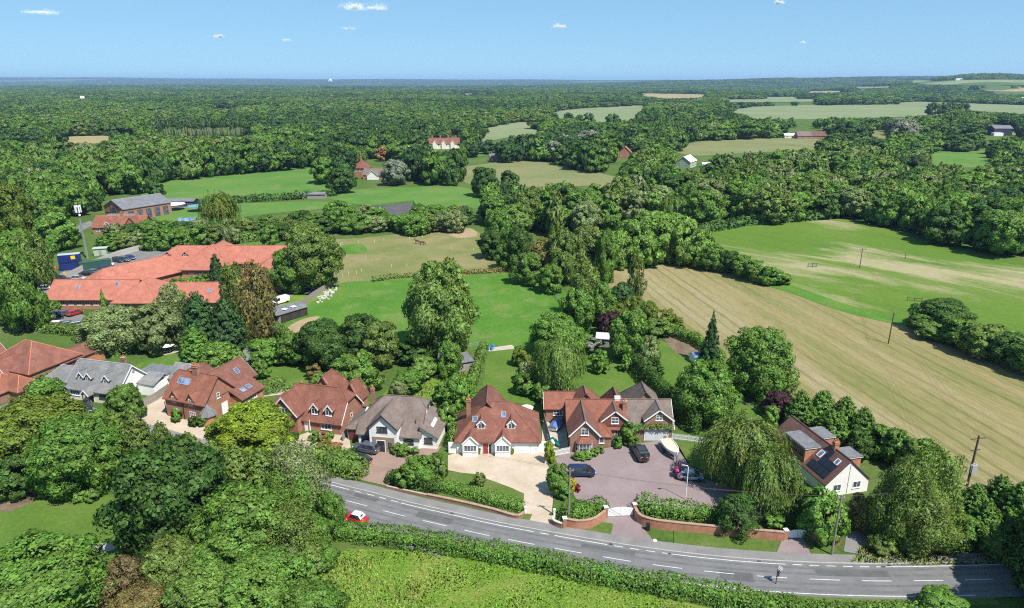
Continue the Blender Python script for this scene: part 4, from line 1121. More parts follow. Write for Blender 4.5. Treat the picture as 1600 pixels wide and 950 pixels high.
hedge([(1085, 366), (1160, 352), (1290, 342)], 4, 3.2, 'dark', "dark hedge along the top of the pasture", 0.9, seed=21, dens=2.4)
hedge([(400, 620), (440, 612), (462, 606)], 1.0, 0.9, 'mid', "low hedge along the white patio", 0.24, seed=22, dens=22)
hedge([(1010, 664), (1025, 664), (1038, 662)], 0.5, 0.1, 'mid', "leafy climber", 0.2, seed=23) if False else None
hedge([(560, 565), (590, 555), (630, 555), (680, 548)], 2.6, 2.4, 'mid', "mixed hedge at the back of the gardens", 0.3, seed=24, dens=16)
hedge([(430, 520), (470, 545), (520, 560), (560, 558)], 2.6, 2.4, 'mid', "garden hedge below the field corner trees", 0.3, seed=25, dens=16)
hedge([(20, 505), (60, 516), (110, 522), (150, 524)], 2.6, 2.2, 'olive', "hedge between the office car park and the tiled house", 0.3, seed=26, dens=16)
hedge([(35, 492), (60, 490), (82, 487)], 2.6, 1.6, 'mid', "dense shrub bed beside the parked red car", 0.3, seed=27, dens=16)
hedge([(1010, 520), (1000, 500), (960, 470)], 2.0, 2.0, 'mid', "scrub hedge beside the yellow clumps", 0.35, seed=28, dens=12)

# ------------------------------------------------------------------ woods: nearest trees one by one, the rest as woodland
def inpoly(X, Y, poly):
    ins = np.zeros(X.shape, bool); n = len(poly)
    for i in range(n):
        x0, y0 = poly[i]; x1, y1 = poly[(i+1) % n]
        c = ((y0 > Y) != (y1 > Y))
        with np.errstate(divide='ignore', invalid='ignore'):
            c &= X < (x1-x0)*(Y-y0)/((y1-y0) if y1 != y0 else 1e-9) + x0
        ins ^= c
    return ins
# farm, houses and yards that stay open
CLEAR += [[(246,198),(392,198),(394,213),(246,213)], [(140,365),(150,340),(160,305),(235,305),(315,310),(318,345),(240,366)], [(550,278),(545,245),(602,250),(640,258),(640,282),(600,285)],
          [(665,232),(668,215),(720,216),(722,232),(690,238)], [(762,252),(765,242),(785,242),(785,254)], [(960,248),(962,228),(990,228),(992,250)],
          [(1050,265),(1050,240),(1090,240),(1110,262)], [(1220,216),(1225,200),(1295,202),(1295,216)], [(1540,214),(1545,195),(1585,196),(1585,214)],
          [(225,312),(520,300),(520,325),(300,350)], [(100,345),(145,330),(150,350),(78,392),(55,390)]]
MID = [[(-80,225),(240,270),(225,312),(165,335),(140,332),(60,368),(-80,420)],
       [(155,392),(330,378),(505,362),(560,358),(722,352),(750,345),(735,328),(650,342),(580,345),(540,328),(330,350),(240,352),(175,372)],
       [(735,335),(760,310),(850,296),(990,292),(1110,300),(1130,345),(1090,360),(1060,345),(980,350),(930,372),(880,378),(830,372),(760,352)],
       [(1110,300),(1640,290),(1640,412),(1480,388),(1310,345),(1130,352)]]
rng = np.random.default_rng(5)
allx = []; ally = []; allr = []
bands = [(230, 500, 9.6), (500, 900, 11.5), (900, 1500, 13.0), (1500, 2500, 16.5), (2500, 5000, 25.0), (5000, 10000, 50.0), (10000, 19000, 105.0)]
for y0, y1, sp in bands:
    ys = np.arange(y0, y1, sp*0.9)
    for i, yy in enumerate(ys):
        w = yy*0.83 + 40
        xs = np.arange(-w, w, sp) + (i % 2)*sp/2
        allx.append(xs + rng.uniform(-.36, .36, len(xs))*sp); ally.append(yy + rng.uniform(-.36, .36, len(xs))*sp); allr.append(np.full(len(xs), sp*0.58))
WX = np.concatenate(allx); WY = np.concatenate(ally); WR = np.concatenate(allr)*rng.lognormal(0, .26, len(WX))
WH = np.where(WY < 2500, rng.uniform(9, 16, len(WX)), rng.uniform(11, 17, len(WX)))
lown = np.sin(WX/140 + 2*np.sin(WY/230)) + np.sin(WY/170 + 1.5*np.sin(WX/190))
WH *= 1 + 0.09*lown
WR = np.where(WY < 1500, WR*(0.75 + 0.5*(WH-9)/8), WR)
WZ = terrain(WX, WY)
bx, by = proj(WX, WY, WZ); tx, ty = proj(WX, WY, WZ + WH*0.95); pr = FPX*WR/np.hypot(WY, CAM_H)
keep = (bx > -70) & (bx < 1670)
midok = np.zeros(len(WX), bool)
for p in MID: midok |= inpoly(bx, by, p)
keep &= (by < 292) | midok
for p in CLEAR:
    for qx, qy in ((bx, by), (tx, ty), (bx, (by+ty)/2), (tx + pr*0.7, (ty*3+by)/4), (tx - pr*0.7, (ty*3+by)/4)):
        keep &= ~inpoly(qx, qy, p)
# the east has hedged fields: thin the cover there; also leave scattered glades
thin = (rng.uniform(0, 1, len(WX)) < 0.10*(WY > 400))
glade = (np.sin(WX/310 + 1.3) + np.sin(WY/420 + WX/900) > 1.55) & (WY > 900) & (bx > 950)
far_glade = (np.sin(WX/900 + WY/2600) + np.sin(WY/1100 - WX/1700 + 2) > 1.35) & (WY > 2600)
keep &= ~thin & ~glade & ~far_glade
WX, WY, WZ, WR, WH, bx, by, pr = (a[keep] for a in (WX, WY, WZ, WR, WH, bx, by, pr))
tone_names = ['deep', 'dark', 'mid', 'olive', 'grey', 'bright', 'gold']
tp = np.array([0.09, 0.34, 0.40, 0.10, 0.045, 0.02, 0.005])
stand = np.sin(WX/95 + 1.7*np.sin(WY/130)) + np.sin(WY/150 + 1.3*np.sin(WX/80 + 2)) + rng.normal(0, .9, len(WX))
wt_i = np.digitize(stand, np.quantile(stand, np.cumsum(tp/tp.sum())[:-1]))
flip = rng.uniform(0, 1, len(WX)) < .25
wt_i = np.where(flip, rng.choice(len(tone_names), len(WX), p=tp/tp.sum()), wt_i)
order = np.argsort(-pr)
NIND = 210
ind = set(order[:NIND].tolist())
WNAME = {'dark': 'dark green', 'mid': 'mid green', 'olive': 'olive green', 'bright': 'bright green', 'deep': 'very dark', 'grey': 'grey green', 'gold': 'yellowish green'}
for i in order[:NIND]:
    tn = tone_names[wt_i[i]]
    if bx[i] < 300 and by[i] < 400 and not (by[i] > 345 and bx[i] > 150): where = "the wood beside the farm track"
    elif bx[i] < 730: where = "the tree belt between the striped lawn and the far pastures"
    elif bx[i] < 1115: where = "the wood above the pale green grove"
    else: where = "the wood along the top of the pasture"
    k = ['broad', 'broad', 'upright', 'round'][int(rng.integers(4))]
    h = float(WH[i])
    add_tree(k, tn, float(WX[i]), float(WY[i]), float(WR[i]), h*0.88, h*0.1, "%s tree in %s" % (WNAME[tn], where), "trees of %s" % where, det='B' if pr[i] > 21 else 'C')
rest = np.array([i for i in range(len(WX)) if i not in ind])

FAR_COL = bpy.data.collections.new("far_crowns")
for v in range(5):
    hull = [hull_broad, hull_upright, hull_broad, hull_broad, hull_cone][v]
    me_ = make_broad("far_crown", 400 + v, 36, .15, 1700, LEAF_FAR, hull=hull, clump=.36)
    oo = bpy.data.objects.new("far_crown_%d" % v, me_); FAR_COL.objects.link(oo)
for v in range(3):     # a whole clump of trees, for the far distance
    me_ = make_broad("far_clump", 500 + v, 50, .13, 1200, LEAF_FAR, hull=lambda t: np.clip(1.05 - t*0.55, 0, 1), clump=.3, flat=.7)
    oo = bpy.data.objects.new("far_clump_%d" % v, me_); FAR_COL.objects.link(oo)
ng = bpy.data.node_groups.new("plant_trees", 'GeometryNodeTree')
ng.interface.new_socket("Geometry", in_out='INPUT', socket_type='NodeSocketGeometry')
ng.interface.new_socket("Geometry", in_out='OUTPUT', socket_type='NodeSocketGeometry')
gi = ng.nodes.new('NodeGroupInput'); go = ng.nodes.new('NodeGroupOutput')
iop = ng.nodes.new('GeometryNodeInstanceOnPoints'); ci = ng.nodes.new('GeometryNodeCollectionInfo')
ci.inputs[0].default_value = FAR_COL; ci.inputs[1].default_value = True; ci.inputs[2].default_value = True
iop.inputs['Pick Instance'].default_value = True
def nattr(nm, dt):
    n = ng.nodes.new('GeometryNodeInputNamedAttribute'); n.data_type = dt; n.inputs[0].default_value = nm
    return n.outputs[0]
ng.links.new(gi.outputs[0], iop.inputs['Points']); ng.links.new(ci.outputs[0], iop.inputs['Instance'])
ng.links.new(nattr('idx', 'INT'), iop.inputs['Instance Index'])
ng.links.new(nattr('scl', 'FLOAT_VECTOR'), iop.inputs['Scale'])
cx = ng.nodes.new('ShaderNodeCombineXYZ'); ng.links.new(nattr('rotz', 'FLOAT'), cx.inputs[2]); 
er = ng.nodes.new('FunctionNodeEulerToRotation'); ng.links.new(cx.outputs[0], er.inputs[0]); ng.links.new(er.outputs[0], iop.inputs['Rotation'])
ng.links.new(iop.outputs[0], go.inputs[0])
def woodland(name, ids, label):
    me = bpy.data.meshes.new(name); n = len(ids)
    me.vertices.add(n)
    me.vertices.foreach_set("co", np.stack([WX[ids], WY[ids], WZ[ids] + WH[ids]*0.06], 1).astype(np.float32).ravel())
    far = WY[ids] > 2500
    idx = np.where(far, 5 + rng.integers(0, 3, n), rng.choice([0, 0, 1, 2, 3, 3, 2, 1, 4], n)).astype(np.int32)
    me.attributes.new('idx', 'INT', 'POINT').data.foreach_set('value', idx)
    # order of names: far_clump_* sort before far_crown_*
    idx2 = np.where(idx >= 5, idx - 5, idx + 3).astype(np.int32); me.attributes['idx'].data.foreach_set('value', idx2)
    sc = np.stack([WR[ids], WR[ids], WH[ids]*0.49], 1)
    me.attributes.new('scl', 'FLOAT_VECTOR', 'POINT').data.foreach_set('vector', sc.astype(np.float32).ravel())
    me.attributes.new('rotz', 'FLOAT', 'POINT').data.foreach_set('value', rng.uniform(0, 6.28, n).astype(np.float32))
    cc = np.array([TONE[t] for t in tone_names])[wt_i[ids]]*.88*rng.uniform(0.86, 1.12, (n, 1))
    me.attributes.new('tint', 'FLOAT_VECTOR', 'POINT').data.foreach_set('vector', cc.astype(np.float32).ravel())
    o = link(name, me)
    md = o.modifiers.new("trees", 'NODES'); md.node_group = ng
    return tag(o, label, "woodland", kind="stuff")
near = rest[WY[rest] < 1000]; fa = rest[WY[rest] >= 1000]
woodland("woodland", near, "mixed green woods spreading beyond the fields")
woodland("distant_woodland", fa, "hazy distant woods reaching to the horizon")
# ------------------------------------------------------------------ building materials
def roof_mat(name, a, b, c, stain=(0.06, 0.06, 0.05), amt=0.35):
    m, nt, out = newmat(name)
    tc = N(nt, "ShaderNodeTexCoord"); P = tc.outputs["Object"]
    n1 = noise(nt, P, 0.55, 6, 0.68, 0.5)
    a, b, c = (tuple(q*.9 for q in t) for t in (a, b, c))
    r = ramp(nt, [(0.3, a), (0.5, b), (0.68, c)]); nt.links.new(n1.outputs[0], r.inputs[0])
    n2 = noise(nt, P, 5.5, 4, 0.75)
    f = maprange(nt, n2.outputs[0], 0.25, 0.75, 0.62, 1.38)
    h = N(nt, "ShaderNodeHueSaturation"); nt.links.new(r.outputs[0], h.inputs["Color"]); nt.links.new(f, h.inputs["Value"])
    mp = N(nt, "ShaderNodeMapping"); mp.inputs["Scale"].default_value = (1.3, 1.3, 0.35); nt.links.new(P, mp.inputs[0])
    n3 = noise(nt, mp.outputs[0], 1.1, 5, 0.7)
    c2 = mixrgb(nt, h.outputs[0], stain, maprange(nt, n3.outputs[0], 0.5, 0.72, 0, amt))
    p = princ(nt, out, c2, 0.85, 0, 0.25)
    wv = N(nt, "ShaderNodeTexWave"); wv.wave_type = 'BANDS'; wv.bands_direction = 'Z'; wv.wave_profile = 'SAW'
    wv.inputs["Scale"].default_value = 0.314159/0.2; wv.inputs["Distortion"].default_value = 0.4; nt.links.new(P, wv.inputs[0])
    ad = N(nt, "ShaderNodeMath", operation='ADD'); nt.links.new(wv.outputs[1], ad.inputs[0]); nt.links.new(n2.outputs[0], ad.inputs[1])
    bp = N(nt, "ShaderNodeBump"); bp.inputs["Strength"].default_value = 0.5; bp.inputs["Distance"].default_value = 0.06
    nt.links.new(ad.outputs[0], bp.inputs["Height"]); nt.links.new(bp.outputs[0], p.inputs["Normal"])
    MATS[name] = m
    return m
def brick_mat(name, a, b, mortar=(0.34, 0.29, 0.24)):
    m, nt, out = newmat(name)
    tc = N(nt, "ShaderNodeTexCoord")
    sx = N(nt, "ShaderNodeSeparateXYZ"); nt.links.new(tc.outputs["Object"], sx.inputs[0])
    ad = N(nt, "ShaderNodeMath", operation='ADD'); nt.links.new(sx.outputs[0], ad.inputs[0]); nt.links.new(sx.outputs[1], ad.inputs[1])
    cb = N(nt, "ShaderNodeCombineXYZ"); nt.links.new(ad.outputs[0], cb.inputs[0]); nt.links.new(sx.outputs[2], cb.inputs[1])
    bt = N(nt, "ShaderNodeTexBrick"); bt.inputs["Scale"].default_value = 1.0
    bt.inputs["Brick Width"].default_value = 0.225; bt.inputs["Row Height"].default_value = 0.075; bt.inputs["Mortar Size"].default_value = 0.008
    bt.inputs["Color1"].default_value = (*a, 1); bt.inputs["Color2"].default_value = (*b, 1); bt.inputs["Mortar"].default_value = (*mortar, 1)
    nt.links.new(cb.outputs[0], bt.inputs["Vector"])
    n = noise(nt, tc.outputs["Object"], 1.2, 5, 0.65)
    f = maprange(nt, n.outputs[0], 0.3, 0.7, 0.78, 1.22)
    h = N(nt, "ShaderNodeHueSaturation"); nt.links.new(bt.outputs[0], h.inputs["Color"]); nt.links.new(f, h.inputs["Value"])
    princ(nt, out, h.outputs[0], 0.9, 0, 0.2)
    MATS[name] = m
    return m
R_RED = roof_mat("red_tile", (0.165, 0.068, 0.05), (0.22, 0.088, 0.063), (0.28, 0.12, 0.086))
R_RED2 = roof_mat("weathered_red_tile", (0.15, 0.066, 0.05), (0.20, 0.085, 0.063), (0.25, 0.115, 0.085), amt=.55)
R_RED3 = roof_mat("bright_red_tile", (0.20, 0.078, 0.052), (0.255, 0.098, 0.064), (0.31, 0.132, 0.09), amt=.55)
R_BROWN = roof_mat("brown_tile", (0.15, 0.115, 0.10), (0.185, 0.145, 0.125), (0.23, 0.18, 0.155), amt=.25)
R_DKBROWN = roof_mat("dark_brown_tile", (0.12, 0.065, 0.055), (0.155, 0.085, 0.07), (0.19, 0.11, 0.09), amt=.3)
R_SLATE = roof_mat("grey_slate", (0.14, 0.15, 0.165), (0.19, 0.195, 0.205), (0.26, 0.25, 0.235), stain=(0.26, 0.2, 0.13), amt=.7)
R_ORANGE = roof_mat("orange_tile", (0.34, 0.12, 0.083), (0.405, 0.15, 0.104), (0.46, 0.185, 0.13), stain=(0.22, 0.09, 0.06), amt=.4)
R_GREY = roof_mat("grey_felt", (0.12, 0.125, 0.14), (0.155, 0.16, 0.175), (0.2, 0.205, 0.215), stain=(0.3, 0.3, 0.3), amt=.4)
B_RED = brick_mat("red_brick", (0.36, 0.135, 0.075), (0.29, 0.10, 0.06))
B_ORANGE = brick_mat("orange_brick", (0.45, 0.165, 0.08), (0.37, 0.125, 0.065))
B_DARK = brick_mat("brown_brick", (0.28, 0.125, 0.08), (0.22, 0.095, 0.065))
TILEHUNG = roof_mat("hung_tile", (0.20, 0.085, 0.06), (0.25, 0.10, 0.07), (0.29, 0.13, 0.09))
W_WHITE = plain("white_render", (0.78, 0.77, 0.74), 0.85, var=0.06, scale=0.8)
W_CREAM = plain("cream_render", (0.70, 0.65, 0.54), 0.85, var=0.06, scale=0.8)
W_PAINT = plain("white_paint", (0.80, 0.80, 0.79), 0.45, var=0.03)
DARKWOOD = plain("dark_stained_wood", (0.035, 0.03, 0.03), 0.6, var=0.2)
GREYWOOD = plain("weathered_wood", (0.27, 0.245, 0.21), 0.9, var=0.25, scale=2.5)
LEAD = plain("lead_flashing", (0.30, 0.31, 0.33), 0.5, var=0.15)
POT = plain("terracotta_pot", (0.45, 0.17, 0.08), 0.8, var=0.15)
GARAGE_RED = plain("maroon_door_paint", (0.14, 0.035, 0.03), 0.5)
GARAGE_GREY = plain("pale_grey_door_paint", (0.55, 0.57, 0.60), 0.45, var=0.05)
def glass_mat(name, col, rough=0.06):
    m, nt, out = newmat(name)
    tc = N(nt, "ShaderNodeTexCoord"); n = noise(nt, tc.outputs["Object"], 1.3, 2)
    c = mixrgb(nt, col, tuple(min(1, q*2.2 + .02) for q in col), maprange(nt, n.outputs[0], 0.4, 0.62))
    p = princ(nt, out, c, rough, 0, 0.8)
    MATS[name] = m
    return m
GLASS = glass_mat("window_glass", (0.045, 0.055, 0.075))
GLASS_SKY = glass_mat("skylight_glass", (0.08, 0.12, 0.2), 0.04)
SOLAR = plain("solar_cell", (0.012, 0.014, 0.022), 0.15, spec=0.6, var=0.1)

# ------------------------------------------------------------------ building helpers (local frame: x along the front, y to the back)
def yx(axis, a, b, z):
    return (a, b, z) if axis == 'x' else (b, a, z)
def roof(parent, a0, a1, b0, b1, ze, zr, axis='x', g=(1, 1), mat=None, ov=0.35, th=0.14, ridge=None, name="roof", inset=None, barge=None):
    """pitched roof over a rectangle; ridge along axis. g: share of the rise that is gable at each end (1 gable, 0 full hip)"""
    half = (b1 - b0)/2; bm_ = (b0 + b1)/2; k = (zr - ze)/half; zE = ze - ov*k
    A = [a0 - ov, a1 + ov]; V = []; idx = {}
    def put(key, a, b, z):
        idx[key] = len(V); V.append(yx(axis, a, b, z))
    for i in (0, 1):
        sgn = 1 if i == 0 else -1; gg = g[i]
        ins = (0 if gg >= 0.999 else (inset[i] if inset else (1-gg)*(half + ov)))
        put(('f', i), A[i], b0 - ov, zE); put(('b', i), A[i], b1 + ov, zE)
        if 0.001 < gg < 0.999:
            zg = zE + (zr - zE)*gg; q = (half + ov)*(1-gg)
            put(('gf', i), A[i], bm_ - q, zg); put(('gb', i), A[i], bm_ + q, zg)
        put(('r', i), A[i] + sgn*ins, bm_, zr)
    top = []
    def side(s):
        pl = [idx[(s, 0)], idx[(s, 1)]]
        if ('g'+s, 1) in idx: pl.append(idx[('g'+s, 1)])
        pl += [idx[('r', 1)], idx[('r', 0)]]
        if ('g'+s, 0) in idx: pl.append(idx[('g'+s, 0)])
        top.append(pl)
    side('f'); side('b'); top[1] = top[1][::-1]
    for i in (0, 1):
        if g[i] < 0.999:
            f = idx.get(('gf', i), idx[('f', i)]); b = idx.get(('gb', i), idx[('b', i)]); r_ = idx[('r', i)]
            top.append([b, f, r_] if i == 0 else [f, b, r_])
    n = len(V); V2 = V + [(x, y, z - th) for x, y, z in V]
    F = [tuple(p) for p in top] + [tuple(q + n for q in p[::-1]) for p in top]
    ed = {}
    for p in top:
        for q in range(len(p)):
            e = (p[q], p[(q+1) % len(p)]); ed[frozenset(e)] = ed.get(frozenset(e), []) + [e]
    for e in ed.values():
        if len(e) == 1: a, b = e[0]; F.append((b, a, a + n, b + n))
    o = MB().add(V2, F).build(name, mat, parent)
    if ridge is not None:
        mb = MB(); R = [Vector(V[idx[('r', 0)]]), Vector(V[idx[('r', 1)]])]
        if (R[1]-R[0]).length > 0.1: mb.tube(R, 0.11, 6)
        for i in (0, 1):
            if g[i] < 0.999:
                for s in 'fb': mb.tube([V[idx.get(('g'+s, i), idx[(s, i)])], R[i]], 0.09, 6)
        if mb.v: mb.build("ridge_tiles", ridge, o)
    if barge is not None:
        mb = MB()
        for i in (0, 1):
            if g[i] < 0.01: continue
            for s in 'fb':
                e = Vector(V[idx[(s, i)]]); t = Vector(V[idx.get(('g'+s, i), idx[('r', i)])])
                d = (t - e); L = d.length; d.normalize()
                nrm = Vector(yx(axis, 1, 0, 0)); up = nrm.cross(d)
                if up.z < 0: up = -up
                mb.obox((e + t)/2 - up*(th*0.5 + 0.06) + nrm*(0.03 if i else -0.03), d, nrm, up, L + 0.02, 0.05, 0.2)
        if mb.v: mb.build("bargeboard", barge, o)
    return o
def walls(parent, a0, a1, b0, b1, ze, zr, axis='x', g=(1, 1), mat=None, name="wall", z0=-0.1, inset=None):
    mb = MB(); half = (b1-b0)/2; bm_ = (b0+b1)/2
    p, q = yx(axis, a0, b0, z0), yx(axis, a1, b1, ze)
    mb.box(p[0], q[0], p[1], q[1], z0, ze)
    for i in (0, 1):
        gg = min(g[i], 0.97)
        if gg < 0.05: continue
        zt = ze + (zr-ze)*gg - 0.1; w = half*(1-gg) + 0.08
        poly = [(b0 + 0.02, ze), (b1 - 0.02, ze), (bm_ + w, zt), (bm_ - w, zt)]
        a, b = (a0, a0 + 0.25) if i == 0 else (a1 - 0.25, a1)
        mb.prism(poly, axis, a, b)
    return mb.build(name, mat, parent)
def block(parent, a0, a1, b0, b1, ze, zr, axis='x', g=(1, 1), wm=None, rm=None, ridge=None, barge=None, ov=0.35, z0=-0.1):
    walls(parent, a0, a1, b0, b1, ze, zr, axis, g, wm, z0=z0)
    return roof(parent, a0, a1, b0, b1, ze, zr, axis, g, rm, ov, ridge=ridge, barge=barge)
FACE = {'f': (Vector((0, -1, 0)), Vector((1, 0, 0))), 'b': (Vector((0, 1, 0)), Vector((-1, 0, 0))), 'r': (Vector((1, 0, 0)), Vector((0, 1, 0))), 'l': (Vector((-1, 0, 0)), Vector((0, -1, 0)))}
def window(parent, face, c, w, h, cols=2, rows=1, fm=None, gm=None, sill=True, name="window", up=None, arch=False):
    """c: centre on the wall plane. frame with bars, one pane object per light"""
    fm = fm or W_PAINT; gm = gm or GLASS
    n, u = FACE[face] if isinstance(face, str) else face
    up = up or Vector((0, 0, 1)); c = Vector(c); fr = 0.075; mb = MB()
    def bar(cu, cv, su, sv, d=0.055): mb.obox(c + u*cu + up*cv + n*d/2, u, n, up, su, d, sv)
    bar(0, h/2 - fr/2, w, fr); bar(0, -h/2 + fr/2, w, fr); bar(-w/2 + fr/2, 0, fr, h - 2*fr); bar(w/2 - fr/2, 0, fr, h - 2*fr)
    cw = (w - 2*fr)/cols; rh = (h - 2*fr)/rows
    for k in range(1, cols): bar(-w/2 + fr + cw*k, 0, 0.06, h - 2*fr, 0.05)
    for k in range(1, rows): bar(0, -h/2 + fr + rh*k, w - 2*fr, 0.045, 0.046)
    fo = mb.build(name, fm, parent)
    for i in range(cols):
        for j in range(rows):
            m2 = MB(); m2.obox(c + u*(-w/2 + fr + cw*(i+.5)) + up*(-h/2 + fr + rh*(j+.5)) + n*0.01, u, n, up, cw - 0.06, 0.02, rh - 0.045)
            m2.build("pane", gm, fo)
    if sill:
        MB().obox(c - up*(h/2 + 0.04) + n*0.06, u, n, up, w + 0.15, 0.12, 0.07).build("sill", fm, fo)
    return fo
def door(parent, face, c, w, h, mat, panels=0, frame=None, name="door", handle=True):
    n, u = FACE[face]; c = Vector(c); up = Vector((0, 0, 1)); mb = MB()
    mb.obox(c + n*0.02, u, n, up, w, 0.04, h)
    for k in range(panels):
        mb.obox(c + n*0.05 + up*(-h/2 + h*(k+.5)/panels), u, n, up, w*0.94, 0.02, h/panels*0.86)
    o = mb.build(name, mat, parent)
    if frame is not None:
        f = MB(); f.obox(c + up*(h/2 + .05) + n*.03, u, n, up, w + .2, .06, .1)
        for s in (-1, 1): f.obox(c + u*s*(w/2 + .05) + n*.03, u, n, up, .1, .06, h)
        f.build("door_frame", frame, o)
    if handle: MB().obox(c + n*0.09 + u*w*0.36 if w < 1.5 else c + n*0.09 - up*h*0.2, u, n, up, .12, .05, .04).build("handle", LEAD, o)
    return o
def skylight(parent, p, u, v, w, h, cols=1, mat=None, frame=None):
    """p centre on the slope, u along the eave, v up the slope"""
    u = Vector(u).normalized(); v = Vector(v).normalized(); n = u.cross(v)
    if n.z < 0: n = -n
    fo = MB(); fr = .08; p = Vector(p)
    for cu, cv, su, sv in ((0, h/2, w + fr, fr), (0, -h/2, w + fr, fr), (-w/2, 0, fr, h), (w/2, 0, fr, h)):
        fo.obox(p + u*cu + v*cv + n*.04, u, n, v, su, .1, sv)
    for k in range(1, cols): fo.obox(p + u*(-w/2 + w*k/cols) + n*.04, u, n, v, .1, .1, h)
    o = fo.build("skylight", frame or LEAD, parent)
    for k in range(cols):
        MB().obox(p + u*(-w/2 + w*(k+.5)/cols) + n*.03, u, n, v, w/cols - .12, .05, h - .1).build("pane", mat or GLASS_SKY, o)
    return o
def on_slope(ze, zr, b0, b1, x, t):
    """point on the front slope of an x-axis roof at share t of the rise, with its up-slope direction"""
    half = (b1-b0)/2; v = Vector((0, half, zr-ze)).normalized()
    return Vector((x, b0 + half*t, ze + (zr-ze)*t + 0.02)), v
def chimney(parent, x, y, z0, z1, w=0.8, d=0.6, mat=None, pots=2):
    mb = MB().box(x-w/2, x+w/2, y-d/2, y+d/2, z0, z1)
    mb.box(x-w/2-.07, x+w/2+.07, y-d/2-.07, y+d/2+.07, z1-.32, z1-.2).box(x-w/2-.04, x+w/2+.04, y-d/2-.04, y+d/2+.04, z1, z1+.08)
    o = mb.build("chimney", mat, parent)
    for k in range(pots):
        px_ = x + (k - (pots-1)/2)*w/max(pots, 1)
        MB().lathe([(.12, 0), (.1, .3), (.13, .33), (.13, .4)], (px_, y, z1+.08), 8).build("chimney_pot", POT, o)
    return o
def dormer(parent, xc, yf, z0, w, hw, rise, depth, wm, rm, win=(0.9, 0.8, 2), barge=W_PAINT, g0=1, ov=.2):
    """gabled dormer facing the front"""
    MB().box(xc-w/2, xc+w/2, yf, yf+depth*0.75, z0, z0+hw).prism([(xc-w/2, z0+hw), (xc+w/2, z0+hw), (xc, z0+hw+rise-.06)], 'y', yf, yf+.15).build("dormer_wall", wm, parent)
    r = roof(parent, yf, yf+depth, xc-w/2, xc+w/2, z0+hw, z0+hw+rise, 'y', (g0, 1), rm, ov, .1, name="dormer_roof", barge=barge, ridge=rm)
    if win: window(parent, 'f', (xc, yf, z0 + hw*0.52), win[0], win[1], win[2])
    return r
def frame_at(name, A, rz, label, cat="house", world=False):
    p = Vector((A[0], A[1], 0)) if world else gp(*A)
    return empty(name, (p.x, p.y, 0), math.radians(rz), label, cat)

# ------------------------------------------------------------------ house: white tiled bungalow
h = frame_at("tiled_bungalow", (-9.0, 98.7), 0, "white bungalow with red tiled hipped roof and two bays by the gravel drive", world=True)
block(h, 0, 13.3, 0, 9.6, 2.75, 7.1, 'x', (0, 0), W_WHITE, R_RED, ridge=R_RED3, ov=.45)
roof(h, 4.2, 12, 1.6, 8.0, 3.6, 7.45, 'y', (1, .55), R_RED2, ridge=R_RED3)
for xc in (2.25, 7.5):
    mb = MB().box(xc-1.25, xc+1.25, -.95, .05, -.1, 2.62); mb.build("bay_wall", W_WHITE, h)
    roof(h, -.95, 2.6, xc-1.25, xc+1.25, 2.62, 3.95, 'y', (1, 1), R_RED, .15, .1, name="bay_roof", barge=W_PAINT)
    MB().prism([(xc-1.25, 2.62), (xc+1.25, 2.62), (xc, 3.8)], 'y', -.95, -.8).build("bay_gable", W_WHITE, h)
    window(h, 'f', (xc, -.95, 1.55), 2.1, 1.15, 4, 1)
for xc in (3.95, 8.9):
    dormer(h, xc, 1.35, 3.75, 1.35, 1.15, .75, 3.0, W_PAINT, R_RED, (1.05, .95, 2))
for xc, t in ((2.9, .52), (7.6, .64)):
    p, v = on_slope(2.75, 7.1, 0, 9.6, xc, t); skylight(h, p, (1, 0, 0), v, .75, .95)
# arched porch
mb = MB()
for k in range(9):
    a = math.pi*k/8; b = math.pi*(k+1)/8
    if k < 8:
        mb.prism([(4.85 + .75*math.cos(a), 1.75 + .75*math.sin(a)), (4.85 + .95*math.cos(a), 1.75 + .95*math.sin(a)), (4.85 + .95*math.cos(b), 1.75 + .95*math.sin(b)), (4.85 + .75*math.cos(b), 1.75 + .75*math.sin(b))], 'y', -.12, .02)
mb.build("porch_arch", B_RED, h)
MB().box(4.12, 5.58, -.03, -.004, 0, 1.75).build("porch_dark_panel", DARKWOOD, h)  # flat dark panel: shade of the porch opening put into its colour
door(h, 'f', (4.7, -.03, 1.0), .85, 1.95, plain("red_door_paint", (.3, .035, .03), .4), 0, W_PAINT)
door(h, 'f', (10.6, 0, 1.05), 2.3, 1.7, W_PAINT, 4, W_PAINT, "garage_door")
window(h, 'f', (10.6, 0, 2.12), 2.3, .42, 5, 1, sill=False, name="garage_window")
door(h, 'f', (12.6, 0, 1.0), .8, 1.95, W_PAINT, 0, W_PAINT, "side_door")
chimney(h, 1.7, 5.2, 3.5, 7.3, .7, .6, B_RED, 1)
MB().box(13.3, 15.6, .3, .42, -.05, 2.05).build("side_wall", W_WHITE, h)
MB().box(-1.4, 0, .2, .32, -.05, 2.0).build("side_gate", W_PAINT, h)

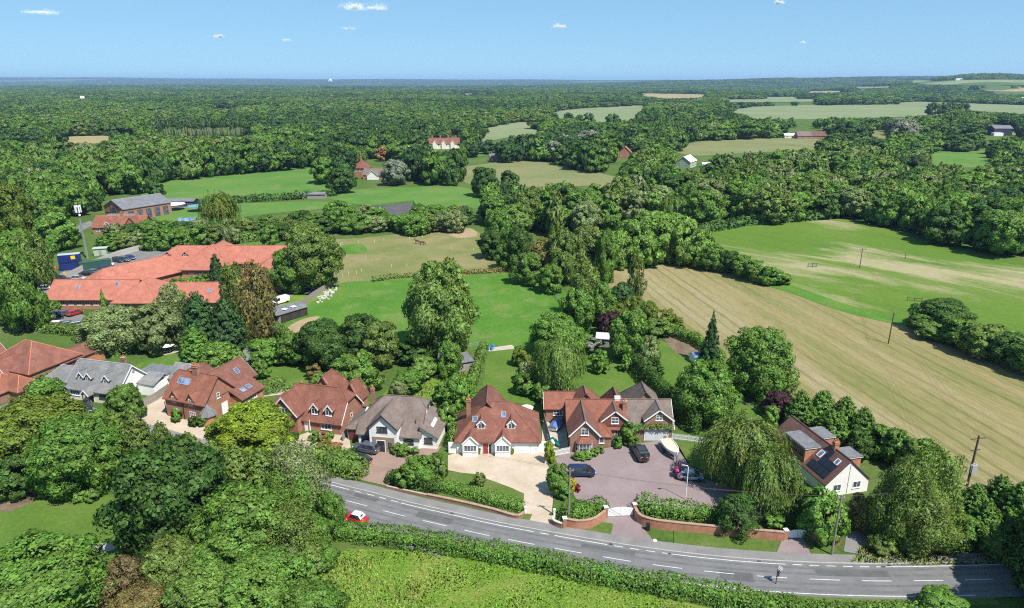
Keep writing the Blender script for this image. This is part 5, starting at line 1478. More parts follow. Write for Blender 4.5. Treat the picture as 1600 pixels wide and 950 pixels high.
# ------------------------------------------------------------------ house: large brick house with three gables
h = frame_at("gabled_brick_house", (9.5, 99.2), 0, "large brick house with three front gables and garage beside the mauve drive", world=True)
block(h, 0, 9.6, 3.8, 11.0, 2.6, 6.0, 'x', (1, 1), B_DARK, R_RED3, ridge=R_RED3)
block(h, 9.6, 17.5, 3.85, 11.0, 2.6, 6.02, 'x', (1, 1), B_DARK, R_BROWN, ridge=R_BROWN, barge=W_PAINT)
block(h, 0, 7.3, 0, 4.7, 3.5, 5.95, 'y', (1, 1), B_DARK, R_RED2, ridge=R_BROWN, barge=W_PAINT)
block(h, 3.8, 7.4, 12.9, 17.45, 4.2, 6.0, 'y', (1, 1), B_DARK, R_BROWN, ridge=R_BROWN, barge=W_PAINT)
MB().box(5.5, 10.1, 3.74, 6.5, 2.7, 3.9).prism([(5.5, 3.9), (10.1, 3.9), (7.8, 5.7)], 'y', 3.74, 3.9).build("gable_wall", TILEHUNG, h)
roof(h, 3.74, 7.4, 5.5, 10.1, 3.9, 5.8, 'y', (1, 1), R_RED2, .25, ridge=R_BROWN, name="gable_roof", barge=W_PAINT)
window(h, 'f', (7.8, 3.74, 3.85), 1.25, 1.15, 2, 2)
window(h, 'f', (2.35, 0, 3.75), 1.25, 1.15, 2, 2)
window(h, 'f', (15.2, 3.8, 4.35), 1.15, 1.05, 2, 2)
# canted bay
bw = [(.95, 0), (1.3, -.8), (3.3, -.8), (3.65, 0)]
MB().prism(bw, 'z', -.1, 2.1).build("bay_wall", B_DARK, h)
MB().add([(.75, 0, 2.1), (1.2, -1.0, 2.1), (3.4, -1.0, 2.1), (3.85, 0, 2.1), (1.75, 0, 2.85), (2.85, 0, 2.85), (1.75, -.3, 2.85), (2.85, -.3, 2.85)],
         [(0, 1, 6, 4), (1, 2, 7, 6), (2, 3, 5, 7), (4, 6, 7, 5), (0, 3, 2, 1)]).build("bay_roof", R_RED3, h)
window(h, 'f', (2.3, -.8, 1.25), 1.75, 1.4, 3, 2, sill=True)
for s, q in ((-1, 1.125), (1, 3.475)):
    nn = Vector((s*.916, -.4, 0)).normalized(); uu = Vector((-nn.y, nn.x, 0))
    window(h, (nn, uu), (q, -.4, 1.25), .75, 1.4, 1, 2)
# porch
MB().box(4.7, 7.0, 1.7, 3.9, -.1, 2.2).build("porch_wall", B_DARK, h)
roof(h, 4.4, 7.0, 1.7, 5.0, 2.2, 3.7, 'x', (1, 0), R_RED3, .25, .1, ridge=R_RED3, name="porch_roof")
door(h, 'r', (7.0, 2.7, 1.0), .95, 2.0, W_PAINT, 2, W_PAINT)
window(h, 'f', (5.4, 1.7, 1.3), .8, 1.1, 1, 1)
window(h, 'f', (8.3, 3.8, 1.3), .9, 1.5, 2, 2)
door(h, 'f', (14.9, 3.8, 1.1), 3.9, 2.15, GARAGE_GREY, 5, W_PAINT, "garage_door")
chimney(h, 9.7, 6.1, 3.6, 6.3, .7, .55, B_RED, 1)
chimney(h, 8.6, 7.4, 5.0, 6.5, .9, .35, W_PAINT, 0).name = "roof_vent"
for k in range(2):
    v = Vector((-2.35, 0, 2.45)).normalized(); skylight(h, (3.75 - k*.02, 2.4 + k*1.3, 4.15), (0, 1, 0), v, .7, 1.0)
roof(h, .6, 6.4, 8.2, 14.5, 3.4, 6.2, 'y', (1, 0), R_RED2, .3, name="roof") if False else None
block(h, 9.5, 15.2, .6, 6.2, 3.0, 6.3, 'y', (1, 0), B_DARK, R_RED3, ridge=R_BROWN)
block(h, 9.5, 14.6, 6.9, 10.6, 3.0, 5.9, 'y', (1, 0), B_DARK, R_RED2, ridge=R_BROWN)
block(h, 9.5, 16.4, 10.7, 17.0, 3.0, 6.6, 'y', (1, 0), B_DARK, R_BROWN, ridge=R_BROWN)
MB().box(.3, .5, 4.6, 5.0, 2.2, 2.5).build("lantern", DARKWOOD, h) if False else None
# climber over the garage
lm = hedge_mesh("climber", [Vector((11.6, 3.55, 0)), Vector((17.2, 3.55, 0))], .5, .9, .2, 40, 31)
cl = link("climber", lm, None, h, (0, 0, 2.35)); cl.color = (*TONE['bright'], 1)
an = frame_at("brick_annexe", (6.0, 109.5), 0, "small brick annexe with red tiled roof behind the gabled brick house", "annexe", True)
block(an, 0, 5.2, 0, 6, 3.0, 4.7, 'x', (1, 1), B_RED, R_RED3, ridge=R_RED3, barge=W_PAINT)
window(an, 'f', (2.2, 0, 2.0), 1.7, 1.1, 3, 2)

# ------------------------------------------------------------------ house: white walls, brown roof
h = frame_at("brown_roofed_white_house", (-25.6, 101.4), -8, "white rendered house with wide brown tiled roof and gabled porch", world=True)
block(h, 0, 10.4, 0, 10.4, 2.6, 7.1, 'x', (.35, .75), W_WHITE, R_BROWN, ridge=R_BROWN, barge=DARKWOOD)
block(h, -2.5, 0, 1.6, 9.0, 2.5, 4.6, 'x', (0, 1), W_WHITE, R_BROWN, ridge=R_BROWN)
block(h, -1.5, 5.0, 2.5, 7.1, 4.7, 6.9, 'y', (1, 1), W_WHITE, R_BROWN, ridge=R_BROWN, barge=DARKWOOD)
MB().box(2.9, 6.7, -1.53, -1.5, 0, 2.75).build("porch_dark_panel", plain("porch_brick", (.28, .2, .15), .9), h)
door(h, 'f', (4.4, -1.53, 1.05), 1.3, 2.1, plain("dark_door_paint", (.03, .035, .05), .4), 0, W_PAINT)
window(h, 'f', (4.4, -1.53, 1.1), .9, 1.8, 2, 1, fm=W_PAINT, sill=False, name="door_glazing") if False else None
window(h, 'f', (5.9, -1.53, 1.4), .55, .9, 1, 1, fm=DARKWOOD)
window(h, 'f', (4.7, -1.5, 4.15), 1.75, 1.0, 3, 1, fm=DARKWOOD)
window(h, 'f', (1.35, 0, 1.5), 1.7, 1.1, 3, 1, fm=DARKWOOD)
window(h, 'f', (8.6, 0, 1.5), 1.7, 1.1, 3, 1, fm=DARKWOOD)
door(h, 'f', (-1.2, 1.6, 1.1), 2.2, 2.1, GARAGE_RED, 4, DARKWOOD, "garage_door")
MB().box(10.4, 13.2, .6, 8.0, -.1, 2.4).build("wing_wall", W_WHITE, h)
MB().add([(10.4, .2, 4.2), (13.6, .2, 2.2), (13.6, 8.4, 2.2), (10.4, 8.4, 4.2), (10.4, .2, 4.05), (13.6, .2, 2.05), (13.6, 8.4, 2.05), (10.4, 8.4, 4.05)],
         [(0, 1, 2, 3), (7, 6, 5, 4), (0, 4, 5, 1), (1, 5, 6, 2), (2, 6, 7, 3), (3, 7, 4, 0)]).build("wing_roof", R_BROWN, h)
MB().prism([(10.4, 2.4), (13.2, 2.4), (10.4, 4.0)], 'y', .6, .8).build("wing_gable", W_WHITE, h)
window(h, 'f', (11.8, .6, 1.5), 1.4, 1.1, 3, 1, fm=DARKWOOD)
window(h, 'r', (10.4, 6.2, 5.0), 1.0, .9, 2, 1, fm=DARKWOOD)
skylight(h, (12.0, 3.8, 3.22), (0, 1, 0), (-3.2, 0, 2.0), 3.0, .6, 1, mat=W_PAINT)
chimney(h, .6, 6.4, 4.6, 7.6, .6, .6, B_DARK, 1)
MB().tube([(9.5, 1.6, 3.9), (9.5, 1.6, 4.7)], .07, 8).build("vent_pipe", DARKWOOD, h)

# ------------------------------------------------------------------ house: red brick with two dormers
h = frame_at("dormered_brick_house", (-42.0, 106.5), -14, "red brick house with two gabled dormers beside a big loose hedge", world=True)
block(h, 0, 12.6, 1.4, 9.6, 2.5, 7.0, 'x', (.35, .62), B_RED, R_RED, ridge=R_RED3, barge=W_PAINT)
block(h, 0, 6.0, 0.2, 5.3, 3.9, 6.9, 'y', (1, 1), B_RED, R_RED, ridge=R_RED3, barge=W_PAINT)
block(h, -3.2, .2, 1.8, 8.6, 2.4, 5.2, 'x', (0, 1), B_RED, R_RED2, ridge=R_RED3)
block(h, 9.0, 14.0, 3.0, 8.0, 3.4, 7.0, 'y', (1, .4), B_RED, R_RED, ridge=R_RED3)
block(h, 9.0, 12.5, 9.5, 12.4, 3.4, 6.3, 'y', (1, .4), B_RED, R_RED, ridge=R_RED3)
window(h, 'f', (2.75, 0, 4.15), 1.9, 1.2, 3, 1)
window(h, 'f', (2.75, 0, 1.4), 1.9, 1.2, 3, 1)
for xc in (7.6, 10.3):
    dormer(h, xc, 1.9, 3.1, 1.5, 1.35, .95, 3.4, DARKWOOD, R_RED, (1.1, 1.15, 2), barge=W_PAINT)
window(h, 'f', (9.9, 1.4, 1.4), 2.0, 1.2, 3, 1)
door(h, 'f', (6.3, 1.4, 1.0), .95, 2.0, W_PAINT, 2, W_PAINT)
window(h, 'r', (12.6, 5.6, 1.6), .7, 1.3, 1, 2)
MB().box(6.9, 7.0, 1.0, 1.1, 0, 2.4).build("porch_post", W_PAINT, h)

# ------------------------------------------------------------------ house: brick cottage with big chimney
h = frame_at("brick_cottage", (-62.7, 112.0), -20, "old brick cottage with tall clustered chimney and small gablets on cream gravel", world=True)
block(h, 0, 9.0, 0, 7.4, 4.0, 7.8, 'x', (.8, 1), B_RED, R_RED3, ridge=R_RED3)
block(h, 4.0, 13.5, 2.2, 8.7, 4.2, 7.2, 'y', (1, 1), B_ORANGE, R_RED2, ridge=R_RED2, barge=W_PAINT)
MB().box(8.95, 11.6, 6.2, 12.0, -.1, 2.6).build("side_wall", B_ORANGE, h)
MB().add([(8.6, 5.9, 4.1), (12.0, 5.9, 2.4), (12.0, 12.3, 2.4), (8.6, 12.3, 4.1), (8.6, 5.9, 3.96), (12.0, 5.9, 2.26), (12.0, 12.3, 2.26), (8.6, 12.3, 3.96)],
         [(0, 1, 2, 3), (7, 6, 5, 4), (0, 4, 5, 1), (1, 5, 6, 2), (2, 6, 7, 3), (3, 7, 4, 0)]).build("side_roof", R_RED2, h)
for k in range(2): skylight(h, (10.3, 8.2 + 1.6*k, 3.3), (0, 1, 0), (-3.4, 0, 1.7), 1.0, 1.0)
skylight(h, (7.2, 10.5, 5.7), (0, 1, 0), (-3.25, 0, 3.0), .9, 1.2)
p, v = on_slope(4.0, 7.8, 0, 7.4, 2.7, .62); skylight(h, p, (1, 0, 0), v, 2.6, 1.15, 3)
block(h, 6.5, 11.0, -3.0, 2.4, 3.0, 6.6, 'y', (1, .6), B_RED, R_RED2, ridge=R_RED2)
chimney(h, 4.5, 3.6, 5.6, 9.2, 1.25, .8, B_RED, 4)
for xc in (2.2, 6.0):
    dormer(h, xc, -.05, 3.1, 1.6, 1.2, 1.15, 2.4, B_DARK, R_RED3, (.95, 1.1, 2), barge=None)
    window(h, 'f', (xc, 0, 1.35), 1.3, 1.1, 3, 2)
MB().box(4.0, 4.1, -.12, -.02, 0, 3.7).build("downpipe", DARKWOOD, h)
# corner turret with a pyramid cap
MB().lathe([(1.25, -.1), (1.25, 2.0)], (9.3, .2, 0), 8).build("corner_wall", B_ORANGE, h)
MB().lathe([(1.6, 1.9), (1.55, 2.0), (.05, 3.9)], (9.3, .2, 0), 8).build("corner_roof", R_SLATE, h)
window(h, 'r', (9.0, 3.4, 4.1), .7, 1.1, 1, 2)
window(h, 'r', (8.7, 9.0, 4.4), .7, 1.0, 1, 2) if False else None
door(h, 'r', (9.0, 4.6, 1.05), 1.3, 2.1, W_PAINT, 0, W_PAINT, "french_door")
window(h, 'r', (11.6, 8.6, 1.7), 3.0, .9, 5, 1)
# lean-to porch on the left
MB().add([(-1.6, 1.0, 2.1), (0, 1.0, 3.0), (0, 3.4, 3.0), (-1.6, 3.4, 2.1), (-1.6, 1.0, 1.98), (0, 1.0, 2.88), (0, 3.4, 2.88), (-1.6, 3.4, 1.98)],
         [(0, 1, 2, 3), (7, 6, 5, 4), (0, 4, 5, 1), (1, 5, 6, 2), (2, 6, 7, 3), (3, 7, 4, 0)]).build("porch_roof", R_SLATE, h)
for yy in (1.1, 3.3): MB().box(-1.55, -1.45, yy-.05, yy+.05, 0, 2.1).build("porch_post", DARKWOOD, h)

# ------------------------------------------------------------------ house: slate roof with white gable
h = frame_at("slate_roofed_house", (-85.4, 119.3), -15, "cream house with grey slate roof, three dormers and a white end gable", world=True)
block(h, 0, 11.8, 0, 8.4, 2.6, 6.6, 'x', (.9, 1), W_CREAM, R_SLATE, ridge=LEAD, barge=W_PAINT)
MB().prism([(.1, 2.5), (8.3, 2.5), (4.2, 6.35)], 'x', 11.8, 11.83).build("gable_cladding", W_WHITE, h)
MB().box(11.8, 11.82, .05, 8.35, 0, 2.5).build("gable_base", W_WHITE, h)
for xc in (2.7, 4.5, 8.6):
    dormer(h, xc, 1.2, 3.3, 1.55, 1.25, .95, 3.4, DARKWOOD, R_SLATE, (1.25, 1.05, 3), barge=W_PAINT)
window(h, 'f', (2.0, 0, 1.5), 2.2, 1.1, 4, 1); window(h, 'f', (8.7, 0, 1.5), 2.2, 1.1, 4, 1, fm=DARKWOOD)
MB().box(5.0, 5.12, -1.3, -1.18, 0, 2.1).box(6.5, 6.62, -1.3, -1.18, 0, 2.1).build("porch_post", DARKWOOD, h)
roof(h, -1.4, 1.2, 4.9, 6.7, 2.2, 3.2, 'y', (1, 1), R_SLATE, .2, .1, name="porch_roof", barge=W_PAINT)
door(h, 'f', (5.8, 0, 1.0), .95, 2.0, DARKWOOD, 0, W_PAINT)
window(h, 'r', (11.83, 5.2, 1.5), 1.2, 1.1, 2, 1, fm=LEAD)
MB().lathe([(.28, 0), (.3, .04)], (0, 0, 0), 12).build("satellite_dish", LEAD, h, (11.9, 4.6, 5.1)).rotation_euler = (0, math.pi/2, 0)
block(h, -7.5, 0, 1.6, 7.0, 2.4, 4.7, 'x', (0, 1), W_WHITE, R_SLATE, ridge=LEAD)
chimney(h, 9.6, 5.0, 5.4, 7.5, .8, .6, B_DARK, 1)
MB().box(9.0, 15.6, 8.4, 12.5, -.1, 2.9).build("flat_extension", W_WHITE, h)
MB().box(8.9, 15.7, 8.35, 12.6, 2.9, 3.1).build("flat_roof", R_GREY, h)
MB().box(11.83, 15.5, 5.0, 8.4, -.1, 2.3).build("side_extension", W_WHITE, h)
MB().add([(11.8, 4.8, 2.5), (15.8, 4.8, 2.3), (15.8, 8.4, 3.6), (11.8, 8.4, 3.6)], [(0, 1, 2, 3)]).build("lean_to_roof", R_SLATE, h)
block(h, 15.6, 21.5, 9.0, 14.5, 2.4, 4.4, 'x', (1, 0), W_CREAM, R_SLATE, ridge=LEAD)
window(h, 'f', (18.5, 9.0, 1.5), 1.6, 1.1, 3, 1)

# ------------------------------------------------------------------ house: tiled house at the far end of the row
h = frame_at("tiled_house", (-107.0, 127.6), -20, "brown brick house with broad red hipped roof behind the clipped hedge", world=True)
block(h, 0, 13.0, 0, 11.0, 3.6, 7.6, 'x', (0, 0), B_DARK, R_RED, ridge=POT)
block(h, 6.5, 16.5, 8.6, 13.0, 3.0, 4.6, 'y', (1, 0), B_ORANGE, R_RED2, ridge=R_RED)
block(h, -1.0, 5.0, 3.4, 7.6, 3.4, 5.6, 'y', (1, 1), DARKWOOD, R_RED, ridge=R_RED3, barge=W_PAINT)
window(h, 'f', (5.5, -1.0, 2.0), 2.6, 2.2, 4, 2, fm=GREYWOOD)
window(h, 'f', (10.2, 0, 2.6), 2.2, 1.1, 4, 1)
block(h, -2.0, 4.0, -2.6, 1.6, 4.6, 6.6, 'y', (1, 1), W_WHITE, R_RED, ridge=R_RED3, barge=W_PAINT)
window(h, 'f', (-.5, -2.0, 3.7), 1.8, 1.2, 4, 1); window(h, 'f', (-.5, -2.0, 1.4), 1.8, 1.2, 4, 1)
v = Vector((-5.5, 0, 4)); skylight(h, (10.6, 5.2, 5.2), (0, 1, 0), v, .8, 1.0)
gz = frame_at("hipped_garage", (-103.5, 119.2), -20, "low red hipped roof garage beside the clipped hedge", "garage", True)
block(gz, 0, 7.5, 0, 6.5, 2.4, 4.6, 'x', (0, 0), B_DARK, R_RED3, ridge=POT)
block(gz, 5.4, 10.0, 2.0, 6.4, 2.4, 4.3, 'x', (1, 0), B_DARK, R_RED3, ridge=POT)
door(gz, 'f', (2.4, 0, 1.05), 2.4, 2.0, GARAGE_GREY, 4, W_PAINT, "garage_door")

# ------------------------------------------------------------------ house: white gable with solar panels
h = frame_at("white_gabled_house", (45.7, 86.4), 13, "white gable ended house with solar panels and brick flat dormers", world=True)
block(h, 0, 14.2, 0, 7.3, 2.3, 5.7, 'y', (1, 1), W_WHITE, R_DKBROWN, ridge=R_DKBROWN, ov=.2)
window(h, 'f', (2.0, 0, 1.35), 1.3, 1.1, 2, 1); window(h, 'f', (5.3, 0, 1.45), 1.3, 1.1, 2, 1)
MB().tube([(3.75, -.04, .1), (3.75, -.04, 4.9)], .025, 6).build("cable_pipe", LEAD, h)
def flatdormer(x0, x1, y0, y1, z0, z1, rm, wf):
    MB().box(x0, x1, y0, y1, z0, z1).build("dormer_wall", B_ORANGE, h)
    MB().box(x0-.15, x1+.15, y0-.15, y1+.15, z1, z1+.14).build("dormer_roof", rm, h)
    MB().box(x0-.17, x1+.17, y0-.17, y1+.17, z1-.06, z1).build("dormer_fascia", W_PAINT, h)
flatdormer(.25, 3.5, 5.6, 10.6, 1.9, 4.85, R_GREY, 'l')
flatdormer(4.0, 7.1, 1.9, 4.6, 1.9, 4.75, R_GREY, 'r')
flatdormer(4.0, 7.1, 8.0, 11.2, 1.9, 4.75, R_GREY, 'r')
for yy in (6.6, 8.0, 9.4): window(h, 'l', (.25, yy, 3.9), 1.0, .9, 2, 1, fm=DARKWOOD)
sl = Vector((3.65, 0, 3.4)).normalized(); nn = Vector((-sl.z, 0, sl.x))
sp = empty("solar_array", (0, 0, 0)); sp.parent = h
sp.name = "solar_array"
for i, (t0, y0) in enumerate([(t, y) for t in (.28, .56, .84) for y in (1.0, 2.05, 3.1, 4.15)]):
    if t0 > .8 and y0 < 3: continue
    if t0 > .5 and y0 > 4: continue
    c = Vector((3.65*t0, y0 + .25, 2.3 + 3.4*t0)) + nn*.09 - sl*.35
    MB().obox(c, sl, (0, 1, 0), nn, 1.3, .98, .05).build("solar_panel", SOLAR, h)
bpy.data.objects.remove(sp)
skylight(h, Vector((2.6, 1.4, 2.3 + 2.42)) + nn*.02, (0, 1, 0), sl, .7, .9, frame=W_PAINT)
skylight(h, Vector((2.2, 4.55, 2.3 + 2.05)) + nn*.02, (0, 1, 0), sl, .8, 1.1, frame=W_PAINT)
chimney(h, 3.75, 3.6, 5.0, 6.7, .75, .6, B_ORANGE, 2)
MB().tube([(4.4, 5.4, 5.4), (4.4, 5.4, 7.6)], .025, 5).tube([(3.6, 5.2, 7.5), (5.2, 5.6, 7.5)], .02, 5).tube([(3.8, 5.0, 7.5), (3.7, 5.5, 7.5)], .012, 4).tube([(4.9, 5.3, 7.5), (4.8, 5.8, 7.5)], .012, 4).build("aerial", LEAD, h)

# ------------------------------------------------------------------ the orange roofed offices
h = frame_at("office_building", (-124, 173.5), 0, "brick office court with large bright orange tiled roofs", "offices", True)
def ob(*a, **k): return block(h, *a, wm=B_ORANGE, rm=R_ORANGE, ridge=R_ORANGE, ov=.7, **k)
ob(0, 22, 0, 11, 3.2, 6.7, 'x', (1, 1))
ob(-3, 11, 19.5, 31, 3.3, 7.4, 'y', (0, 0))
ob(28, 47, -2.2, 8.5, 3.2, 6.6, 'x', (0, 1))
ob(12, 56, 33, 44, 4.6, 8.4, 'x', (0, 1))
ob(25, 38, 24.5, 34, 4.8, 9.0, 'y', (0, 1))
ob(28, 46, 26, 37, 5.0, 9.6, 'y', (0, 0))
ob(16, 33, 44, 57, 3.4, 6.8, 'y', (0, 1))
ob(34, 42, 46, 56, 4.2, 7.8, 'y', (1, 0)) if False else None
# slanting link range
lk = math.radians(58); Lh = 30
import mathutils
for nm, fn in (("w", walls), ("r", roof)):
    o = fn(h, 0, Lh, 0, 11, 3.4, 7.4, 'x', (0, 0), B_ORANGE if nm == "w" else R_ORANGE) if nm == "w" else fn(h, 0, Lh, 0, 11, 3.4, 7.4, 'x', (0, 0), R_ORANGE, .7, ridge=R_ORANGE)
    o.location = (9.5, 6.5, 0); o.rotation_euler = (0, 0, lk)
for k in range(8): window(h, 'f', (1.8 + 2.2*k, 0, 1.8), 1.3, 1.4, 2, 1, fm=W_PAINT)
for k in range(2): window(h, 'f', (23 + 4*k, -3, 1.9), 1.6, 1.3, 2, 1, fm=W_PAINT)
for k in range(6): window(h, 'f', (33 + 2.4*k, -2.2, 1.8), 1.3, 1.4, 2, 1, fm=W_PAINT)
for k in range(3): window(h, 'f', (27.5 + 2.8*k, 25, 3.6), 1.2, 1.2, 2, 1, fm=W_PAINT); window(h, 'f', (27.5 + 2.8*k, 25, 1.4), 1.3, 1.4, 2, 1, fm=W_PAINT)
for k in range(5): window(h, 'f', (13.5 + 2.4*k, 33, 1.9), 1.7, 1.9, 3, 1, fm=W_PAINT)
for xc, yc, z in ((16, 34.8, 5.6), (21.5, 34.8, 5.6), (7.5, 2.4, 4.6)):
    if z > 5: dormer(h, xc, yc, z, 1.6, .9, .7, 2.2, DARKWOOD, R_ORANGE, (1.2, .6, 2), barge=None)
for xc, t in ((7.0, .55), (17.0, .75), (43.5, .5)):
    p, v = on_slope(3.2, 6.7, 0, 11, xc, t); skylight(h, p - Vector((0, 0 if xc < 30 else 2.2, 0)), (1, 0, 0), v, .9, 1.1)
# ------------------------------------------------------------------ vehicles
TYRE = plain("tyre_rubber", (0.02, 0.02, 0.02), 0.85, var=0.2)
RIM = plain("alloy_rim", (0.45, 0.45, 0.46), 0.35, metal=0.8, var=0.1)
LAMP = plain("headlamp_glass", (0.75, 0.77, 0.8), 0.15, var=0.05)
TAIL = plain("tail_lamp", (0.35, 0.02, 0.02), 0.25, var=0.1)
CARGLASS = glass_mat("car_glass", (0.015, 0.018, 0.022), 0.04)
PLATE = plain("plate_white", (0.7, 0.7, 0.62), 0.5)
def paint(name, c):
    return plain("car_paint_" + name, c, 0.3, 0.25 if sum(c) < 1.5 else 0.0, 0.5, var=0.05, coat=0.6)
def smooth_box_loft(secs, n=10, sq=4.5):
    """superellipse sections (x, half width, z0, z1) skinned along x"""
    mb = MB(); vs = []; fs = []
    for x, w, z0, z1 in secs:
        zc = (z0+z1)/2; hh = (z1-z0)/2
        for k in range(n*2):
            a = 2*math.pi*(k+.5)/(n*2); c, s_ = math.cos(a), math.sin(a)
            vs.append((x, w*math.copysign(abs(c)**(2/sq), c), zc + hh*math.copysign(abs(s_)**(2/sq), s_)))
    m = n*2
    for i in range(len(secs)-1):
        for k in range(m):
            k2 = (k+1) % m
            fs.append((i*m+k, i*m+k2, (i+1)*m+k2, (i+1)*m+k))
    fs += [tuple(range(m))[::-1], tuple((len(secs)-1)*m + k for k in range(m))]
    return mb.add(vs, fs)
WHEELS = {}
def wheel_meshes(r):
    if r not in WHEELS:
        t = MB().lathe([(r*.62, -.1), (r*.95, -.11), (r, -.07), (r, .07), (r*.95, .11), (r*.62, .1)], n=16); me = t.mesh("tyre", True); me.materials.append(TYRE)
        q = MB().lathe([(r*.62, -.07), (r*.58, .085), (r*.2, .1)], n=14); me2 = q.mesh("rim"); me2.materials.append(RIM)
        WHEELS[r] = (me, me2)
    return WHEELS[r]
CARK = dict(   # L, W, H, bonnet z, belt z, lower body stations, cabin (x rear base, x rear top, x front top, x front base)
 hatch=(4.0, 1.72, 1.46, .86, .92, (-1.95, -1.45, .62, 1.35)), saloon=(4.5, 1.78, 1.44, .88, .92, (-1.75, -1.05, .55, 1.3)),
 suv=(4.55, 1.86, 1.66, 1.0, 1.06, (-2.2, -1.75, .55, 1.25)), mpv=(4.35, 1.78, 1.62, .98, 1.0, (-2.1, -1.75, .7, 1.6)),
 offroad=(4.5, 1.85, 1.85, 1.12, 1.15, (-2.15, -2.0, .55, .95)), van=(5.1, 1.95, 2.0, 1.1, 1.15, (-2.5, -2.42, 1.15, 1.85)))
def make_car(kind, col, loc, rz, label, group=None, name="parked_car", cat="car", roofcol=None, roofbars=False):
    L, W, Ht, zb, zbelt, (xr0, xr1, xf1, xf0) = CARK[kind]
    root = empty(name, loc, rz, label, cat, group); hw = W/2; g_ = .2
    blunt = kind in ('van', 'offroad')
    f = L/2
    secs = [(-f, hw*.82, .42, zbelt*.9), (-f+.08, hw*.92, .3, zbelt*.99), (-f+.4, hw*.99, .24, zbelt), (-f*.4, hw, g_, zbelt), (xf0-.5, hw, g_, zbelt),
            (xf0 + .15, hw*.99, g_, (zbelt + zb)/2), (f-.45, hw*.96, .24, zb*.93), (f-.12, hw*.88, .3, zb*.84), (f, hw*.74, .4, zb*.7)]
    if blunt: secs[-3:] = [(f-.3, hw*.97, .24, zb*.98), (f-.1, hw*.93, .3, zb*.93), (f, hw*.84, .38, zb*.84)]
    smooth_box_loft(secs).build("body", col, root, smooth=True)
    tw = hw*(.86 if blunt else .76); bw = hw*.955; zt = Ht - .07
    c8 = [(xr0, -bw, zbelt-.03), (xf0, -bw, zbelt-.03), (xf0, bw, zbelt-.03), (xr0, bw, zbelt-.03), (xr1, -tw, zt), (xf1, -tw, zt), (xf1, tw, zt), (xr1, tw, zt)]
    quads = [(4, 5, 6, 7), (0, 1, 5, 4), (1, 2, 6, 5), (2, 3, 7, 6), (3, 0, 4, 7)]
    solid = kind == 'van'
    MB().add(c8, quads).build("windows", CARGLASS, root)
    # roof and pillars
    mb = MB(); e = .05
    mb.add([(xr1-e, -tw-.02, zt-.05), (xf1+e, -tw-.02, zt-.05), (xf1+e, tw+.02, zt-.05), (xr1-e, tw+.02, zt-.05), (xr1+.15, -tw*.9, Ht), (xf1-.15, -tw*.9, Ht), (xf1-.15, tw*.9, Ht), (xr1+.15, tw*.9, Ht)], quads + [(3, 2, 1, 0)])
    mb.build("roof", roofcol or col, root)
    pl = MB()
    for s in (-1, 1):
        for (x0, x1) in ((xr0, xr1), (xf0, xf1)):
            pl.tube([(x0, s*(bw+.005), zbelt-.04), (x1, s*(tw+.01), zt)], .05, 5)
        for q in (.5,) if not solid else ():
            xa = xr0 + (xf0-xr0)*q; xb = xr1 + (xf1-xr1)*q
            pl.tube([(xa, s*(bw+.005), zbelt-.04), (xb, s*(tw+.01), zt)], .045, 5)
        if solid:
            pl.add([(xr0-.02, s*(bw+.012), zbelt-.04), (.55, s*(bw+.012), zbelt-.04), (.45, s*(tw+.03), zt), (xr1-.02, s*(tw+.03), zt)], [(0, 1, 2, 3)])
    if solid: pl.add([(xr0-.02, -bw, zbelt-.04), (xr0-.02, bw, zbelt-.04), (xr1-.03, tw, zt), (xr1-.03, -tw, zt)], [(0, 1, 2, 3)])
    pl.build("pillars", col, root)
    r = .33 if kind != 'offroad' else .38
    t, q = wheel_meshes(r)
    for sx in (-1, 1):
        for sy in (-1, 1):
            w = empty("wheel", (sx*L*.305, sy*(hw-.1), r)); w.parent = root; w.rotation_euler = (-math.pi/2*sy, 0, 0)
            a = bpy.data.objects.new("tyre", t); COL.objects.link(a); a.parent = w
            b = bpy.data.objects.new("rim", q); COL.objects.link(b); b.parent = w
    for s in (-1, 1):
        MB().box(f-.2, f-.03, s*hw*.66-.16, s*hw*.66+.16, zb*.66, zb*.78).build("headlight", LAMP, root)
        MB().box(-f-.015, -f+.12, s*hw*.72-.1, s*hw*.72+.1, zbelt*.62, zbelt*.86).build("tail_light", TAIL, root)
        MB().box(xf0-.25, xf0-.1, s*(hw+.02), s*(hw+.17), zbelt-.02, zbelt+.12).build("wing_mirror", col, root)
    MB().box(-f-.02, -f+.03, -.26, .26, .5, .61).build("number_plate", plain("plate_yellow", (.65, .5, .06), .5), root)
    MB().box(f-.03, f+.015, -.26, .26, .42, .53).build("number_plate", PLATE, root)
    if kind == 'offroad':
        w = MB().lathe([(.36, -.1), (.38, 0), (.36, .1)], n=16).build("spare_wheel", TYRE, root, (-f-.1, 0, .95)); w.rotation_euler = (0, math.pi/2, 0)
        MB().box(-1.6, .4, -.75, -.7, Ht+.02, Ht+.08).box(-1.6, .4, .7, .75, Ht+.02, Ht+.08).box(-1.5, -1.44, -.75, .75, Ht+.04, Ht+.09).box(.2, .26, -.75, .75, Ht+.04, Ht+.09).build("roof_rack", DARKWOOD, root)
    return root
P_SLATE = paint("slate_blue", (0.085, 0.10, 0.14)); P_NAVY = paint("navy", (0.012, 0.022, 0.075)); P_BLACK = paint("black", (0.018, 0.02, 0.022))
P_SILVER = paint("silver", (0.42, 0.44, 0.47)); P_ICE = paint("ice_blue", (0.24, 0.31, 0.40)); P_RED = paint("red", (0.50, 0.02, 0.025)); P_WHITE = paint("white", (0.78, 0.78, 0.78)); P_GREY = paint("grey", (0.15, 0.16, 0.175)); P_BLUE = paint("blue", (0.03, 0.06, 0.22)); P_GREEN = paint("dark_green", (0.035, 0.05, 0.04))
def at_px(px, py, z=0.07):
    p = gp(px, py, z); return (p.x, p.y, z)
R_ = math.radians
